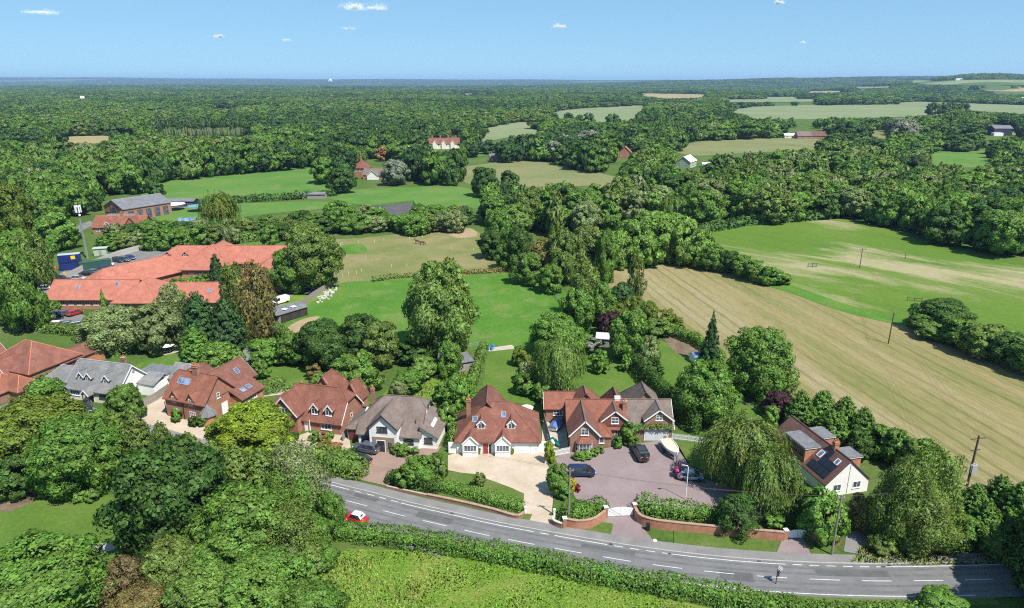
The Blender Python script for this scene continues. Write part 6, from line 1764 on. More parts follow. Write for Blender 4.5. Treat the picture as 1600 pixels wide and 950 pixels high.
make_car('mpv', P_NAVY, at_px(908, 742), R_(0), "navy blue people carrier parked on the mauve paved drive")
make_car('offroad', P_GREEN, at_px(1000, 713), R_(97), "boxy dark green off-road car before the garage of the gabled brick house")
make_car('suv', P_SLATE, at_px(573, 705), R_(160), "slate blue car parked in front of the white house porch")
make_car('saloon', P_BLACK, at_px(560, 722), R_(158), "black car behind the big loose hedge on the pink drive")
make_car('hatch', P_ICE, at_px(1078, 748), R_(-8), "ice blue small car in the willow's shade on the mauve drive")
make_car('hatch', P_BLACK, at_px(137, 641), R_(-60), "dark car in front of the slate roofed house porch")
make_car('hatch', P_BLACK, at_px(50, 645), R_(-20), "dark car half hidden by the small tree at the slate house") if False else None
make_car('van', P_WHITE, at_px(438, 474), R_(-128), "white panel van on the office service yard", name="parked_van", cat="van")
make_car('suv', P_SILVER, at_px(470, 457), R_(-125), "silver car beside the long grey board fence")
make_car('suv', P_BLACK, at_px(487, 458), R_(-125), "black car beside the long grey board fence")
for px, py, k, c, rz, lb in ((91, 492, 'hatch', P_GREY, 60, "grey car in the bay next to two others by the offices"), (104, 492, 'hatch', P_SLATE, 60, "slate blue car parked between the grey and the red car"), (117, 492, 'hatch', P_RED, 60, "bright red car in the office car park bays"),
        (31, 501, 'saloon', P_SILVER, -25, "silver car at the office car park entrance"), (56, 507, 'saloon', P_BLACK, -5, "black car by the office car park hedge"), (91, 510, 'hatch', P_WHITE, 10, "white car at the office car park hedge"), (106, 510, 'hatch', P_SLATE, 30, "blue grey car next to the white car at the hedge"), (123, 510, 'hatch', P_GREY, 30, "dark grey car beside the blue grey car at the hedge"),
        (97, 440, 'offroad', P_BLACK, 10, "tall dark car near the builders' rubble by the offices"), (72, 452, 'hatch', P_SILVER, 30, "silver car at the end of the orange roof"), (77, 448, 'saloon', P_NAVY, 30, "navy car beside the silver car at the orange roof end"),
        (122, 437, 'saloon', P_SILVER, 5, "pale car by the container fence"),
        (136, 430, 'saloon', P_BLACK, 15, "black car, lowest of the line along the panel fence"), (147, 427, 'saloon', P_GREY, 15, "charcoal car second in the line along the panel fence"), (156, 424, 'saloon', P_NAVY, 15, "navy car third in the line along the panel fence"), (165, 421, 'hatch', P_BLUE, 15, "blue car fourth in the line along the panel fence"), (166, 416, 'suv', P_WHITE, 15, "white car at the end of the panel fence line"),
        (185, 409, 'suv', P_BLACK, -30, "black car at the rear office parking row"), (195, 408, 'suv', P_SLATE, -30, "slate car beside the black one at the rear parking row"), (204, 405, 'hatch', P_BLUE, -30, "bright blue car at the rear office parking row"),
        (264, 390, 'suv', P_GREY, 20, "grey car beside the striped lawn"), (283, 393, 'hatch', P_SILVER, 0, "silver hatchback at the corner of the striped lawn")):
    make_car(k, c, at_px(px, py), R_(rz), lb, "cars parked around the offices")

# rounded red car with a cream soft top on the road
p0, d0 = road_at(s_near(-20.6), -3.6)
rc = empty("soft_top_car", (p0.x, p0.y, 0.08), math.atan2(-d0.y, -d0.x), "rounded red car with cream soft top driving past the hedge", "car")
smooth_box_loft([(-1.9, .3, .35, .62), (-1.75, .62, .25, .8), (-1.3, .74, .22, .95), (-.6, .76, .2, .98), (.4, .76, .2, .95), (1.0, .70, .22, .9), (1.5, .58, .28, .8), (1.8, .4, .35, .66), (1.92, .18, .42, .55)], sq=3).build("body", P_RED, rc, smooth=True)
for sx in (-1.15, 1.25):
    for sy in (-1, 1):
        b = MB(); prof = [(.1, .42), (.3, .38), (.42, .2), (.45, 0)]
        smooth_box_loft([(sx-.55, .05, .3, .4), (sx-.4, .16, .25, .62), (sx, .2, .25, .76), (sx+.4, .16, .25, .66), (sx+.58, .06, .3, .45)], sq=2.6).build("wing", P_RED, rc, (0, sy*.68, 0), True)
        w = empty("wheel", (sx, sy*.68, .31)); w.parent = rc; w.rotation_euler = (-math.pi/2*sy, 0, 0); t, q = wheel_meshes(.31)
        for nm, mm in (("tyre", t), ("rim", q)):
            a = bpy.data.objects.new(nm, mm); COL.objects.link(a); a.parent = w
bw, tw = .68, .5
MB().add([(-1.25, -bw, .93), (.62, -bw, .93), (.62, bw, .93), (-1.25, bw, .93), (-.75, -tw, 1.4), (.3, -tw, 1.4), (.3, tw, 1.4), (-.75, tw, 1.4)], [(4, 5, 6, 7), (0, 1, 5, 4), (1, 2, 6, 5), (2, 3, 7, 6), (3, 0, 4, 7)]).build("windows", CARGLASS, rc)
SOFT = plain("cream_canvas", (.62, .60, .52), .9, var=.08)
MB().add([(-1.3, -bw*.9, .98), (-.85, -tw*1.04, 1.42), (.33, -tw*1.04, 1.41), (.33, tw*1.04, 1.41), (-.85, tw*1.04, 1.42), (-1.3, bw*.9, .98), (-.4, -tw*.8, 1.49), (-.4, tw*.8, 1.49), (.2, -tw*.8, 1.46), (.2, tw*.8, 1.46)],
         [(0, 1, 4, 5), (1, 6, 7, 4), (6, 8, 9, 7), (8, 2, 3, 9), (1, 2, 8, 6), (4, 7, 9, 3)]).build("soft_top", SOFT, rc)
MB().obox((-1.07, 0, 1.22), (0, 1, 0), Vector((-.7, 0, .7)).normalized(), Vector((.7, 0, .7)).normalized(), .55, .02, .22).build("rear_window", CARGLASS, rc)
for s in (-1, 1):
    MB().lathe([(.1, 0), (.08, .06), (.02, .08)], n=10).build("headlight", LAMP, rc, (1.72, s*.55, .6)).rotation_euler = (0, math.pi/2, 0)
    MB().box(-1.88, -1.8, s*.6-.06, s*.6+.06, .5, .66).build("tail_light", TAIL, rc)
MB().tube([(-1.97, -.6, .42), (-1.99, 0, .42), (-1.97, .6, .42)], .04, 6).build("bumper", RIM, rc); MB().tube([(1.97, -.55, .42), (2.0, 0, .42), (1.97, .55, .42)], .04, 6).build("bumper", RIM, rc)

# boat on its trailer
bt = empty("motor_boat", at_px(1047, 708), R_(-80), "white and tan motor boat on a trailer on the mauve drive", "boat")
HULL = plain("white_gelcoat", (.78, .77, .74), .3, var=.04, coat=.4); DECK = plain("tan_deck", (.62, .47, .36), .7, var=.12)
mb = MB(); st = [(-2.3, 1.0), (-1.5, 1.05), (-.3, 1.05), (.8, .95), (1.6, .7), (2.3, .32), (2.65, .03)]; vs = []; fs = []
for x, w in st:
    k = .55 + .12*max(0, x)/2.6; zt = 1.45 + .14*max(0, x)/2.6
    vs += [(x, -w, zt), (x, -w*.94, 1.0 + .06*max(0, x)), (x, -w*.55, k + .12), (x, 0, k - .05 + .28*max(0, x-1.2)), (x, w*.55, k + .12), (x, w*.94, 1.0 + .06*max(0, x)), (x, w, zt)]
for i in range(len(st)-1):
    for k in range(6): fs.append((i*7+k, i*7+k+1, (i+1)*7+k+1, (i+1)*7+k))
fs.append(tuple(range(7)))
mb.add(vs, fs).build("hull", HULL, bt)
MB().add([(-2.28, -.9, 1.42), (-.3, -.94, 1.42), (.8, -.84, 1.43), (1.6, -.6, 1.45), (2.2, -.25, 1.48), (2.2, .25, 1.48), (1.6, .6, 1.45), (.8, .84, 1.43), (-.3, .94, 1.42), (-2.28, .9, 1.42)], [tuple(range(10))]).build("deck_cover", DECK, bt)
MB().tube([(-2.3, -1.0, 1.46), (-.3, -1.06, 1.46), (.8, -.96, 1.47), (1.6, -.7, 1.5), (2.3, -.3, 1.55), (2.66, 0, 1.58), (2.3, .3, 1.55), (1.6, .7, 1.5), (.8, .96, 1.47), (-.3, 1.06, 1.46), (-2.3, 1.0, 1.46)], .06, 6).build("gunwale", HULL, bt)
MB().box(-2.65, -2.3, -.2, .2, .75, 1.75).build("outboard_motor", P_GREY, bt)
tr = empty("boat_trailer", at_px(1047, 708), R_(-80), "galvanised trailer carrying the white and tan boat", "trailer")
GALV = plain("galvanised_steel", (.38, .39, .40), .45, metal=.6, var=.12)
MB().box(-2.2, 1.6, -.7, -.62, .42, .5).box(-2.2, 1.6, .62, .7, .42, .5).box(-1.9, -1.82, -.7, .7, .42, .5).box(.9, .98, -.7, .7, .42, .5).tube([(1.6, -.66, .46), (3.4, 0, .46)], .045, 6).tube([(1.6, .66, .46), (3.4, 0, .46)], .045, 6).tube([(2.9, 0, .46), (2.9, 0, 1.25)], .04, 6).build("frame", GALV, tr)
MB().tube([(3.3, .1, .05), (3.3, .1, .7)], .035, 6).lathe([(.1, 0), (.1, .05)], (3.3, .1, .02), 10).build("jockey_wheel", TYRE, tr)
for s in (-1, 1):
    w = empty("wheel", (-.4, s*.95, .3)); w.parent = tr; w.rotation_euler = (-math.pi/2*s, 0, 0)
    for nm, mm in zip(("tyre", "rim"), wheel_meshes(.29)):
        a = bpy.data.objects.new(nm, mm); COL.objects.link(a); a.parent = w

# ------------------------------------------------------------------ walls, gates and fences
def wall_run(name, pxs, h, th, mat, label, cap=None, z0=-.1, caph=.1, smooth=True, cat="wall"):
    pts = [gp(*p) for p in pxs]
    if smooth and len(pts) > 2: pts = catmull(pts, 5, closed=False)
    c0 = pts[0].copy(); root = empty(name, c0, 0, label, cat)
    def run(t, za, zb):
        mb = MB(); L = []; R = []
        for i, p in enumerate(pts):
            d = (pts[min(i+1, len(pts)-1)] - pts[max(i-1, 0)]).normalized(); nn = Vector((-d.y, d.x, 0))*t/2
            L.append(p - c0 + nn); R.append(p - c0 - nn)
        n = len(pts); V = [(*v.xy, za) for v in L] + [(*v.xy, za) for v in R] + [(*v.xy, zb) for v in L] + [(*v.xy, zb) for v in R]; F = []
        for i in range(n-1):
            F += [(i, i+1, 2*n+i+1, 2*n+i), (n+i+1, n+i, 3*n+i, 3*n+i+1), (2*n+i, 2*n+i+1, 3*n+i+1, 3*n+i)]
        F += [(0, 2*n, 3*n, n), (n-1, 2*n-1, 4*n-1, 3*n-1)]
        return mb.add(V, F)
    run(th, z0, h).build("brickwork", mat, root)
    if cap is not None: run(th + .12, h + .002, h + caph).build("coping", cap, root)
    return root
STONE = plain("pale_coping_stone", (.46, .42, .36), .9, var=.15)
BRICKCAP = plain("brick_coping", (.33, .21, .15), .9, var=.2)
wall_run("brick_wall", [(886, 824), (905, 827), (928, 823), (945, 811)], 1.35, .3, B_ORANGE, "short curved brick wall beside the wide white gates", BRICKCAP)
wall_run("brick_wall", [(992, 806), (1000, 818), (1022, 825), (1060, 830), (1110, 835), (1165, 840), (1224, 845)], 1.35, .3, B_ORANGE, "long curved brick wall between the two white gates", BRICKCAP)
wall_run("brick_wall", [(1264, 842), (1285, 848), (1312, 852)], 1.3, .3, B_ORANGE, "brick wall beyond the small white gate by the telegraph pole", BRICKCAP, smooth=False)
wall_run("front_wall", [(668, 778), (720, 789), (770, 801), (806, 811), (819, 806)], .62, .3, B_DARK, "low dark wall under the bright clipped hedge", BRICKCAP)
wall_run("front_wall", [(604, 764), (640, 772), (668, 778)], .6, .3, B_DARK, "low dark wall before the white house hedge", None, smooth=False)
wall_run("drive_wall", [(863, 815), (866, 822), (878, 827)], .9, .25, B_DARK, "small curved wall at the mouth of the gravel drive", STONE)
def pier(px, py, h, mat, label, s=.5, cap=None):
    p = gp(px, py); o = empty("gate_pier", (p.x, p.y, 0), .1, label, "gate pier")
    MB().box(-s/2, s/2, -s/2, s/2, -.1, h).build("brickwork", mat, o)
    MB().box(-s/2-.06, s/2+.06, -s/2-.06, s/2+.06, h+.002, h+.1).add([(-s/2, -s/2, h+.1), (s/2, -s/2, h+.1), (s/2, s/2, h+.1), (-s/2, s/2, h+.1), (0, 0, h+.28)], [(0, 1, 4), (1, 2, 4), (2, 3, 4), (3, 0, 4)]).build("cap", cap or W_WHITE, o)
    return o
pier(946, 809, 1.75, B_ORANGE, "brick pier with white cap at the short wall end of the wide gates")
pier(991, 804, 1.75, B_ORANGE, "brick pier with white cap at the long wall end of the wide gates")
pier(1226, 843, 1.5, B_ORANGE, "brick pier at the long wall end of the small gate")
pier(1263, 841, 1.5, B_ORANGE, "brick pier at the far side of the small gate")
pier(882, 825, 1.6, B_ORANGE, "brick pier beside the telegraph pole at the short wall")
pier(821, 803, 1.1, W_WHITE, "white pier at the hedge end of the gravel drive", .3)
pier(866, 808, 1.2, W_WHITE, "white post at the far side of the gravel drive", .25)
def gates(a, b, h, label, boards=9):
    A, B = gp(*a), gp(*b); d = B - A; L = d.length; root = empty("double_gate", A, math.atan2(d.y, d.x), label, "gate")
    for s in (0, 1):
        x0, x1 = (0.02, L/2-.02) if s == 0 else (L/2+.02, L-.02)
        lf = MB(); hh = lambda x: h*(.82 + .18*math.sin(math.pi*x/L))
        lf.box(x0, x1, .03, .08, .25, .37).box(x0, x1, .03, .08, h*.68, h*.68+.12)
        o = lf.build("gate_leaf", W_PAINT, root)
        n = boards
        for k in range(n):
            xa = x0 + (x1-x0)*k/n; xb = x0 + (x1-x0)*(k+1)/n - .015
            MB().prism([(xa, .12), (xb, .12), (xb, hh(xb)), (xa, hh(xa))], 'y', 0, .03).build("board", W_PAINT, o)
    return root
gates((948, 808), (989, 806), 1.55, "wide white arched double gates across the mauve drive", 10)
gates((1229, 842), (1261, 841), 1.4, "small white double gates near the telegraph pole", 8)
def fence(name, pxs, h, pw, mat, label, post=None, gap=0.0, boards=0, top=None, world=False):
    pts = [gp(*p) for p in pxs]; c0 = pts[0].copy(); root = empty(name, c0, 0, label, "fence")
    post = post or mat
    pm = {}; 
    for a, b in zip(pts[:-1], pts[1:]):
        d = b - a; L = d.length; n = max(1, round(L/pw)); an = math.atan2(d.y, d.x); w = L/n
        key = round(w, 2)
        if key not in pm:
            m1 = MB().box(.06, w-.06, -.02, .02, .06, h - .05)
            if boards:
                m1 = MB()
                for k in range(boards):
                    z = h*(k+.55)/boards; m1.box(.04, w-.04, -.02, .02, z-.06, z+.06)
            elif gap:
                m1 = MB().box(.05, w-.05, -.03, 0, .25, .33).box(.05, w-.05, -.03, 0, h*.72, h*.72+.08); x = .08
                while x < w-.1: m1.box(x, x+.09, 0, .02, .08, h); x += .09 + gap
            else:
                x = .06
                while x < w - .2: m1.box(x, x+.03, -.032, -.02, .06, h-.06); x += .15
                m1.box(.06, w-.06, -.03, .03, h-.05, h)
            me1 = m1.mesh("fence_panel"); me1.materials.append(mat)
            me2 = MB().box(-.05, .05, -.05, .05, -.2, h+.06).mesh("fence_post"); me2.materials.append(post)
            pm[key] = (me1, me2)
        for k in range(n):
            p = a.lerp(b, k/n) - c0
            for nm, mm in (("fence_panel", pm[key][0]), ("fence_post", pm[key][1])):
                o = bpy.data.objects.new(nm, mm); COL.objects.link(o); o.parent = root; o.location = p; o.rotation_euler = (0, 0, an)
    o = bpy.data.objects.new("fence_post", pm[key][1]); COL.objects.link(o); o.parent = root; o.location = pts[-1] - c0
    return root
CONC = plain("concrete_post", (.42, .40, .37), .9, var=.15)
WHTFENCE = plain("weathered_white_paint", (.66, .66, .63), .7, var=.1)
fence("picket_fence", [(866, 714), (890, 709)], 1.25, 2.6, WHTFENCE, "white picket gate fence beside the brick house bay window", gap=.05)
fence("picket_fence", [(1050, 687), (1075, 690), (1102, 694)], 1.2, 2.4, WHTFENCE, "pale picket fence at the garage end of the gabled brick house", gap=.05)
fence("board_fence", [(432, 520), (440, 504), (462, 487), (490, 466), (527, 442)], 1.9, 1.83, GREYWOOD, "long grey board fence between the service yard and the green field")
fence("panel_fence", [(106, 436), (135, 421), (165, 408), (190, 399), (224, 390)], 2.0, 2.0, CONC, "concrete panel fence behind the parked car line", CONC)
fence("board_fence", [(226, 636), (245, 626), (264, 612)], 1.7, 1.83, GREYWOOD, "grey board fence between the slate house and the brick cottage")
fence("board_fence", [(850, 660), (858, 690), (864, 714)], 1.7, 1.83, GREYWOOD, "grey board fence along the side yard full of boats")
fence("board_fence", [(846, 640), (843, 610), (838, 585)], 1.7, 1.83, GREYWOOD, "grey board fence behind the side yard along the lawn")
fence("board_fence", [(22, 520), (38, 515), (48, 512)], 1.8, 1.83, GREYWOOD, "short grey fence behind the tiled house", CONC)
fence("board_fence", [(536, 690), (545, 676), (548, 668)], 1.6, 1.83, GREYWOOD, "grey fence between the brick house and the white house")
fence("rail_fence", [(718, 546), (735, 543), (757, 540)], 1.2, 2.2, GREYWOOD, "grey rail fence at the end of the narrow hedge", boards=3)
fence("rail_fence", [(853, 446), (862, 458), (872, 470), (905, 500), (940, 535)], 1.2, 2.6, GREYWOOD, "wooden rail fence along the belt of trees", boards=2)
fence("rail_fence", [(1160, 628), (1180, 641)], .35, 2.2, WHTFENCE, "low white edging rail on the lawn by the pool", boards=1)
fence("rail_fence", [(1262, 418), (1276, 417)], 1.4, 2.2, DARKWOOD, "dark short fence with gate post in the pasture", boards=3)
fence("rail_fence", [(1417, 470), (1440, 472)], 1.2, 2.4, DARKWOOD, "dark wire fence length at the pasture thicket", boards=2)
fence("wooden_gate", [(153, 676), (161, 668)], 1.8, 1.6, plain("orange_stained_wood", (.38, .2, .09), .8, var=.15), "orange wooden gate panel by the golden shrub")
fence("arena_fence", [(595, 343), (581, 324), (646, 317), (652, 329)], 1.3, 3.2, DARKWOOD, "dark board fence round the grey riding arena", boards=4)
fence("garden_fence", [(30, 392), (60, 374), (88, 362)], 2.0, 2.4, DARKWOOD, "dark fence along the farm track")
# paddock stakes with tape
stake = MB().box(-.04, .04, -.04, .04, 0, 1.15).mesh("stake"); stake.materials.append(W_PAINT)
for px, py in ((535, 383), (541, 402), (532, 385), (572, 404), (565, 425), (557, 428), (545, 430), (535, 432), (528, 430), (612, 418), (636, 417), (560, 380), (600, 377), (640, 374), (705, 390), (740, 392), (585, 379), (660, 372), (760, 393)):
    p = gp(px, py); o = bpy.data.objects.new("fence_stake", stake); COL.objects.link(o); o.location = p
    tag(o, "white electric fence stake in the dry horse paddock", "stake", "paddock fence stakes")
# ------------------------------------------------------------------ poles, wires, mast, lamp, sign
WOODPOLE = plain("creosoted_pole", (.085, .062, .048), .9, var=.3, scale=3)
PALEPOLE = plain("weathered_pole", (.22, .19, .155), .9, var=.25, scale=3)
CER = plain("ceramic_insulator", (.5, .45, .42), .3)
def pole(name, px, py, h, label, arms=(), mat=None, r=.15, rz=0.0, cat="pole", lean=0.0):
    p = gp(px, py); o = empty(name, (p.x, p.y, 0), rz, label, cat); o.rotation_euler = (0, lean, rz)
    MB().tube([(0, 0, -.3), (0, 0, h*.5), (0, 0, h)], [r, r*.85, r*.68], 10).build("shaft", mat or WOODPOLE, o)
    for z, w in arms:
        a = MB().box(-w/2, w/2, -.06, .06, z-.06, z+.06).build("crossarm", mat or WOODPOLE, o)
        for k in (-.46, 0, .46) if w > 1 else (-.4, .4):
            MB().lathe([(.04, 0), (.07, .06), (.05, .12), (.07, .16), (.03, .22)], (w*k, 0, z+.06), 8).build("insulator", CER, a)
    return o
pole("telegraph_pole", 888, 819, 8.8, "weathered telegraph pole behind the short brick wall", ((8.4, 1.0),), PALEPOLE)
pole("telegraph_pole", 1299, 868, 9.0, "pale telegraph pole on the verge by the small white gates", ((8.6, .9),), PALEPOLE)
t = pole("transformer_pole", 1511, 760, 8.6, "dark pole with transformer box and crossarms in the hay field corner", ((8.1, 2.6), (6.2, 1.6)), rz=.2, r=.19)
MB().box(-.45, .45, -.6, -.1, 2.6, 3.9).box(-.55, -.45, -.5, -.2, 2.7, 3.8).box(.45, .55, -.5, -.2, 2.7, 3.8).build("transformer", LEAD, t)
for k in (-.25, 0, .25): MB().lathe([(.05, 0), (.08, .08), (.05, .16), (.07, .24)], (k, -.35, 3.9), 8).build("bushing", CER, t)
pole("field_pole", 1388, 537, 7.6, "single dark pole standing in the hay field", ((7.3, .7),))
pole("field_pole", 1343, 419, 6.6, "dark pole with crossarm in the pasture", ((6.3, 2.2),), r=.14)
pole("field_pole", 1414, 405, 2.2, "short dark post in the pasture", (), r=.12)
lp = gp(1071, 781); lo = empty("lamp_post", lp, math.pi, "slim white lamp post behind the long brick wall", "lamp post")
MB().tube([(0, 0, -.2), (0, 0, 5.4), (.15, 0, 5.65), (.6, 0, 5.75)], [.07, .055, .05, .045], 10).build("column", W_PAINT, lo); MB().box(.5, 1.0, -.12, .12, 5.68, 5.82).build("lantern", GREYWOOD, lo)
def wire(a, b, sag, label, group="overhead wires", r=.015):
    a, b = Vector(a), Vector(b); pts = []
    for k in range(15):
        t = k/14; q = a.lerp(b, t); q.z -= sag*4*t*(1-t); pts.append(q - a)
    o = MB().tube(pts, r, 4).build("overhead_wire", WOODPOLE, None, a); return tag(o, label, "wire", group)
q1, q2 = gp(888, 819), gp(1299, 868); q0 = gp(420, 700); q3 = Vector((66, 79, 0)); tp = gp(1511, 760)
for dz, dx in ((8.62, -.4), (8.62, .4)):
    wire((q1.x + dx, q1.y, dz), (q2.x + dx, q2.y, dz + .2), .8, "overhead wire between the two telegraph poles by the road", "roadside wires")
    wire((q0.x, q0.y + dx, 8.4), (q1.x + dx, q1.y, dz), .9, "overhead wire from the telegraph pole towards the house row", "house row wires")
    wire((q2.x + dx, q2.y, dz + .2), (q3.x, q3.y + dx, 8.2), .5, "overhead wire from the pale telegraph pole to the road bend", "road bend wires")
pf = gp(1388, 537)
for k in (-1.1, 0, 1.1):
    wire((tp.x + k, tp.y, 8.35), (pf.x + k*.3, pf.y, 7.5), 1.2, "power line between the transformer pole and the hay field pole", "power lines over the hay field", .012)
pp = gp(1343, 419)
for k in (-1.0, 0, 1.0):
    wire((pf.x + k*.3, pf.y, 7.5), (pp.x + k, pp.y, 6.5), 1.2, "power line between the two field poles", "power lines over the pasture", .012)
m = gp(137, 404); mo = empty("mobile_mast", m, .3, "grey mobile phone mast with antenna cluster behind the containers", "mast")
MB().tube([(0, 0, -.2), (0, 0, 9), (0, 0, 17)], [.38, .3, .24], 12).build("shaft", GALV, mo)
for k in range(6):
    a = k*math.pi/3
    MB().obox((math.cos(a)*.85, math.sin(a)*.85, 17.2), (math.cos(a), math.sin(a), 0), (-math.sin(a), math.cos(a), 0), (0, 0, 1), .25, .38, 2.4).build("antenna", W_WHITE, mo)
MB().lathe([(.8, 16.2), (.8, 16.3)], n=12).lathe([(.8, 17.8), (.8, 17.9)], n=12).build("headframe", GALV, mo)
MB().lathe([(.35, 0), (.3, .25)], n=12).build("dish", W_WHITE, mo, (.3, -.5, 15.2)).rotation_euler = (math.pi/2, 0, .4)
sp_ = gp(1212, 913); so = empty("road_sign", sp_, .5, "roadside sign post with dark plate and tilted striped fingerboard", "sign")
MB().tube([(0, 0, -.1), (0, 0, 2.55)], .05, 8).build("post", DARKWOOD, so)
MB().box(.02, .42, -.02, .02, 1.05, 1.9).build("dark_plate", P_BLACK, so)
fb = MB().obox((.42, -.03, 2.2), Vector((.7, 0, -.62)).normalized(), (0, 1, 0), Vector((.62, 0, .7)).normalized(), 1.0, .03, .42).build("fingerboard", WHTFENCE, so)
for k in (-.1, .1): MB().obox(Vector((.42, -.055, 2.2)) + Vector((.62, 0, .7)).normalized()*k, Vector((.7, 0, -.62)).normalized(), (0, 1, 0), Vector((.62, 0, .7)).normalized(), .85, .01, .06).build("stripe", P_NAVY, fb)
for px, py in ((1023, 846),):
    p = gp(px, py); tag(MB().lathe([(.32, -.05), (.34, .12), (.2, .27), (.05, .3)], n=9).build("verge_stone", W_WHITE, None, p), "white stone at the corner of the mauve drive", "stone")
tag(MB().box(-.25, .25, -.2, .2, 0, 1.0).box(-.28, .28, -.23, .23, 1.0, 1.06).build("letter_box", P_BLACK, None, gp(1011, 826) + Vector((0, -.35, 0))), "black letter box set against the long brick wall", "letter box")
for px, py, lb in ((553, 752, "dark gate post at the hedge side of the pink drive"), (606, 757, "dark gate post by the bushes of the pink drive")):
    tag(MB().box(-.11, .11, -.11, .11, -.05, 1.15).box(-.14, .14, -.14, .14, 1.15, 1.22).build("gate_post", DARKWOOD, None, gp(px, py)), lb, "gate post")

# ------------------------------------------------------------------ garden and yard things
def shed(px, py, rz, L, D, h, hr, wm, rm, label, name="shed", flat=False, door_=True):
    p = gp(px, py); o = empty(name, (p.x, p.y, 0), R_(rz), label, "shed")
    if flat:
        MB().box(0, L, 0, D, -.05, h).build("wall", wm, o); MB().add([(-.3, -.3, h+.02), (L+.3, -.3, h+.02), (L+.3, D+.3, hr), (-.3, D+.3, hr), (-.3, -.3, h+.14), (L+.3, -.3, h+.14), (L+.3, D+.3, hr+.12), (-.3, D+.3, hr+.12)], [(3, 2, 1, 0), (4, 5, 6, 7), (0, 1, 5, 4), (1, 2, 6, 5), (2, 3, 7, 6), (3, 0, 4, 7)]).build("roof", rm, o)
    else: block(o, 0, L, 0, D, h, hr, 'x', (1, 1), wm, rm, ov=.2, z0=-.05)
    if door_: door(o, 'f', (L*.5, 0, .95), .85, 1.8, GREYWOOD, 0, None)
    return o
BLUESTAIN = plain("blue_grey_stain", (.10, .125, .15), .8, var=.15); WOODPALE = plain("pale_boards", (.36, .30, .22), .85, var=.2, scale=3)
s_ = shed(434, 507, 52, 9.0, 3.8, 2.3, 2.9, DARKWOOD, R_GREY, "dark stable with two rooflights beside the board fence", "stable", flat=True, door_=False)
for k in (2.8, 5.4): MB().box(k, k+1.2, 1.0, 2.2, 2.83, 2.92).build("rooflight", W_PAINT, s_)
for k in (1.4, 4.2, 7.0): MB().box(k, k+1.3, -.03, -.005, 0, 2.0).build("stable_door", plain("stable_dark_brown", (.05, .035, .03), .7), s_)  # doors in one even dark brown
shed(400, 527, 0, 4.2, 3.0, 2.0, 2.5, DARKWOOD, R_GREY, "small dark shed below the stable", flat=True)
shed(384, 577, 20, 3.4, 4.2, 2.2, 3.6, BLUESTAIN, R_GREY, "blue grey garden shed beside the bright round bush")
shed(714, 583, 25, 3.6, 4.0, 2.1, 2.5, GREYWOOD, R_GREY, "flat roofed grey shed beside the narrow hedge", flat=True)
shed(686, 576, 0, 3.0, 2.6, 2.4, 3.2, WOODPALE, R_GREY, "pale wooden shed behind the upright green tree")
shed(932, 541, -10, 4.6, 2.6, 1.9, 2.3, GREYWOOD, plain("pale_sheet_roof", (.5, .51, .53), .5), "pale roofed shed near the purple tree", flat=True)
gh = shed(1085, 569, 15, 3.6, 2.4, 1.7, 2.3, W_PAINT, GLASS_SKY, "small glazed cold frame by the single spruce", "greenhouse", door_=False)
# trampoline
p = gp(628, 562); o = empty("trampoline", p, 0, "blue round trampoline with net poles beside the golden shrub", "trampoline")
BLUEPAD = plain("blue_vinyl", (.02, .035, .16), .5); 
MB().lathe([(1.5, .78), (1.85, .78), (1.85, .88), (1.5, .86)], n=24).build("safety_pad", BLUEPAD, o); MB().lathe([(1.5, .80), (.02, .79)], n=24).build("mat", P_BLACK, o)
for k in range(6):
    a = k*math.pi/3; MB().tube([(1.85*math.cos(a), 1.85*math.sin(a), -.02), (1.85*math.cos(a), 1.85*math.sin(a), 2.5)], .03, 6).build("net_pole", GALV, o)
MB().tube([(1.85*math.cos(a), 1.85*math.sin(a), 2.5) for a in [k*math.pi/12 for k in range(25)]], .025, 5).build("top_ring", BLUEPAD, o)
# pool
p = gp(1083, 597); o = empty("garden_pool", p, 0, "round above-ground pool with white rim beside the big green tree", "pool")
MB().lathe([(2.5, -.05), (2.5, 1.2), (2.68, 1.2), (2.68, 1.27), (2.35, 1.27), (2.35, .2)], n=32).build("pool_wall", W_PAINT, o, smooth=False)
MB().lathe([(2.34, .2), (2.34, 1.05), (.02, 1.052)], n=32).build("water", plain("pool_water", (.12, .34, .46), .05, var=.05), o)
MB().tube([(-1.6, 2.2, 0), (-1.6, 2.2, 2.4)], .03, 6).build("skimmer_pole", W_PAINT, o)
p = gp(1091, 628); o = empty("play_tent", p, 0, "blue garden parasol under the big green tree", "parasol"); MB().lathe([(1.1, 1.5), (.05, 2.1)], n=8).build("canopy", plain("blue_canvas", (.05, .14, .42), .8), o); MB().tube([(0, 0, 0), (0, 0, 2.1)], .03, 6).build("post", W_PAINT, o)
# loungers by the hedge
for px, py, m_, lb in ((1001, 588, plain("pink_canvas", (.55, .28, .28), .8), "pink cushioned sun lounger in the hedge shade"), (1014, 599, W_PAINT, "white sun lounger in the hedge shade")):
    p = gp(px, py); o = empty("sun_lounger", p, R_(-55), lb, "lounger"); MB().box(-.9, .5, -.32, .32, .3, .4).add([(.5, -.32, .3), (.5, .32, .3), (1.0, .32, .75), (1.0, -.32, .75), (.5, -.32, .4), (.5, .32, .4), (.95, .32, .85), (.95, -.32, .85)], [(0, 1, 2, 3), (4, 5, 6, 7), (0, 4, 7, 3), (1, 5, 6, 2), (3, 2, 6, 7)]).build("cushion", m_, o)
    for sx in (-.8, .4):
        for sy in (-.28, .28): MB().box(sx-.03, sx+.03, sy-.03, sy+.03, 0, .3).build("leg", W_PAINT, o)
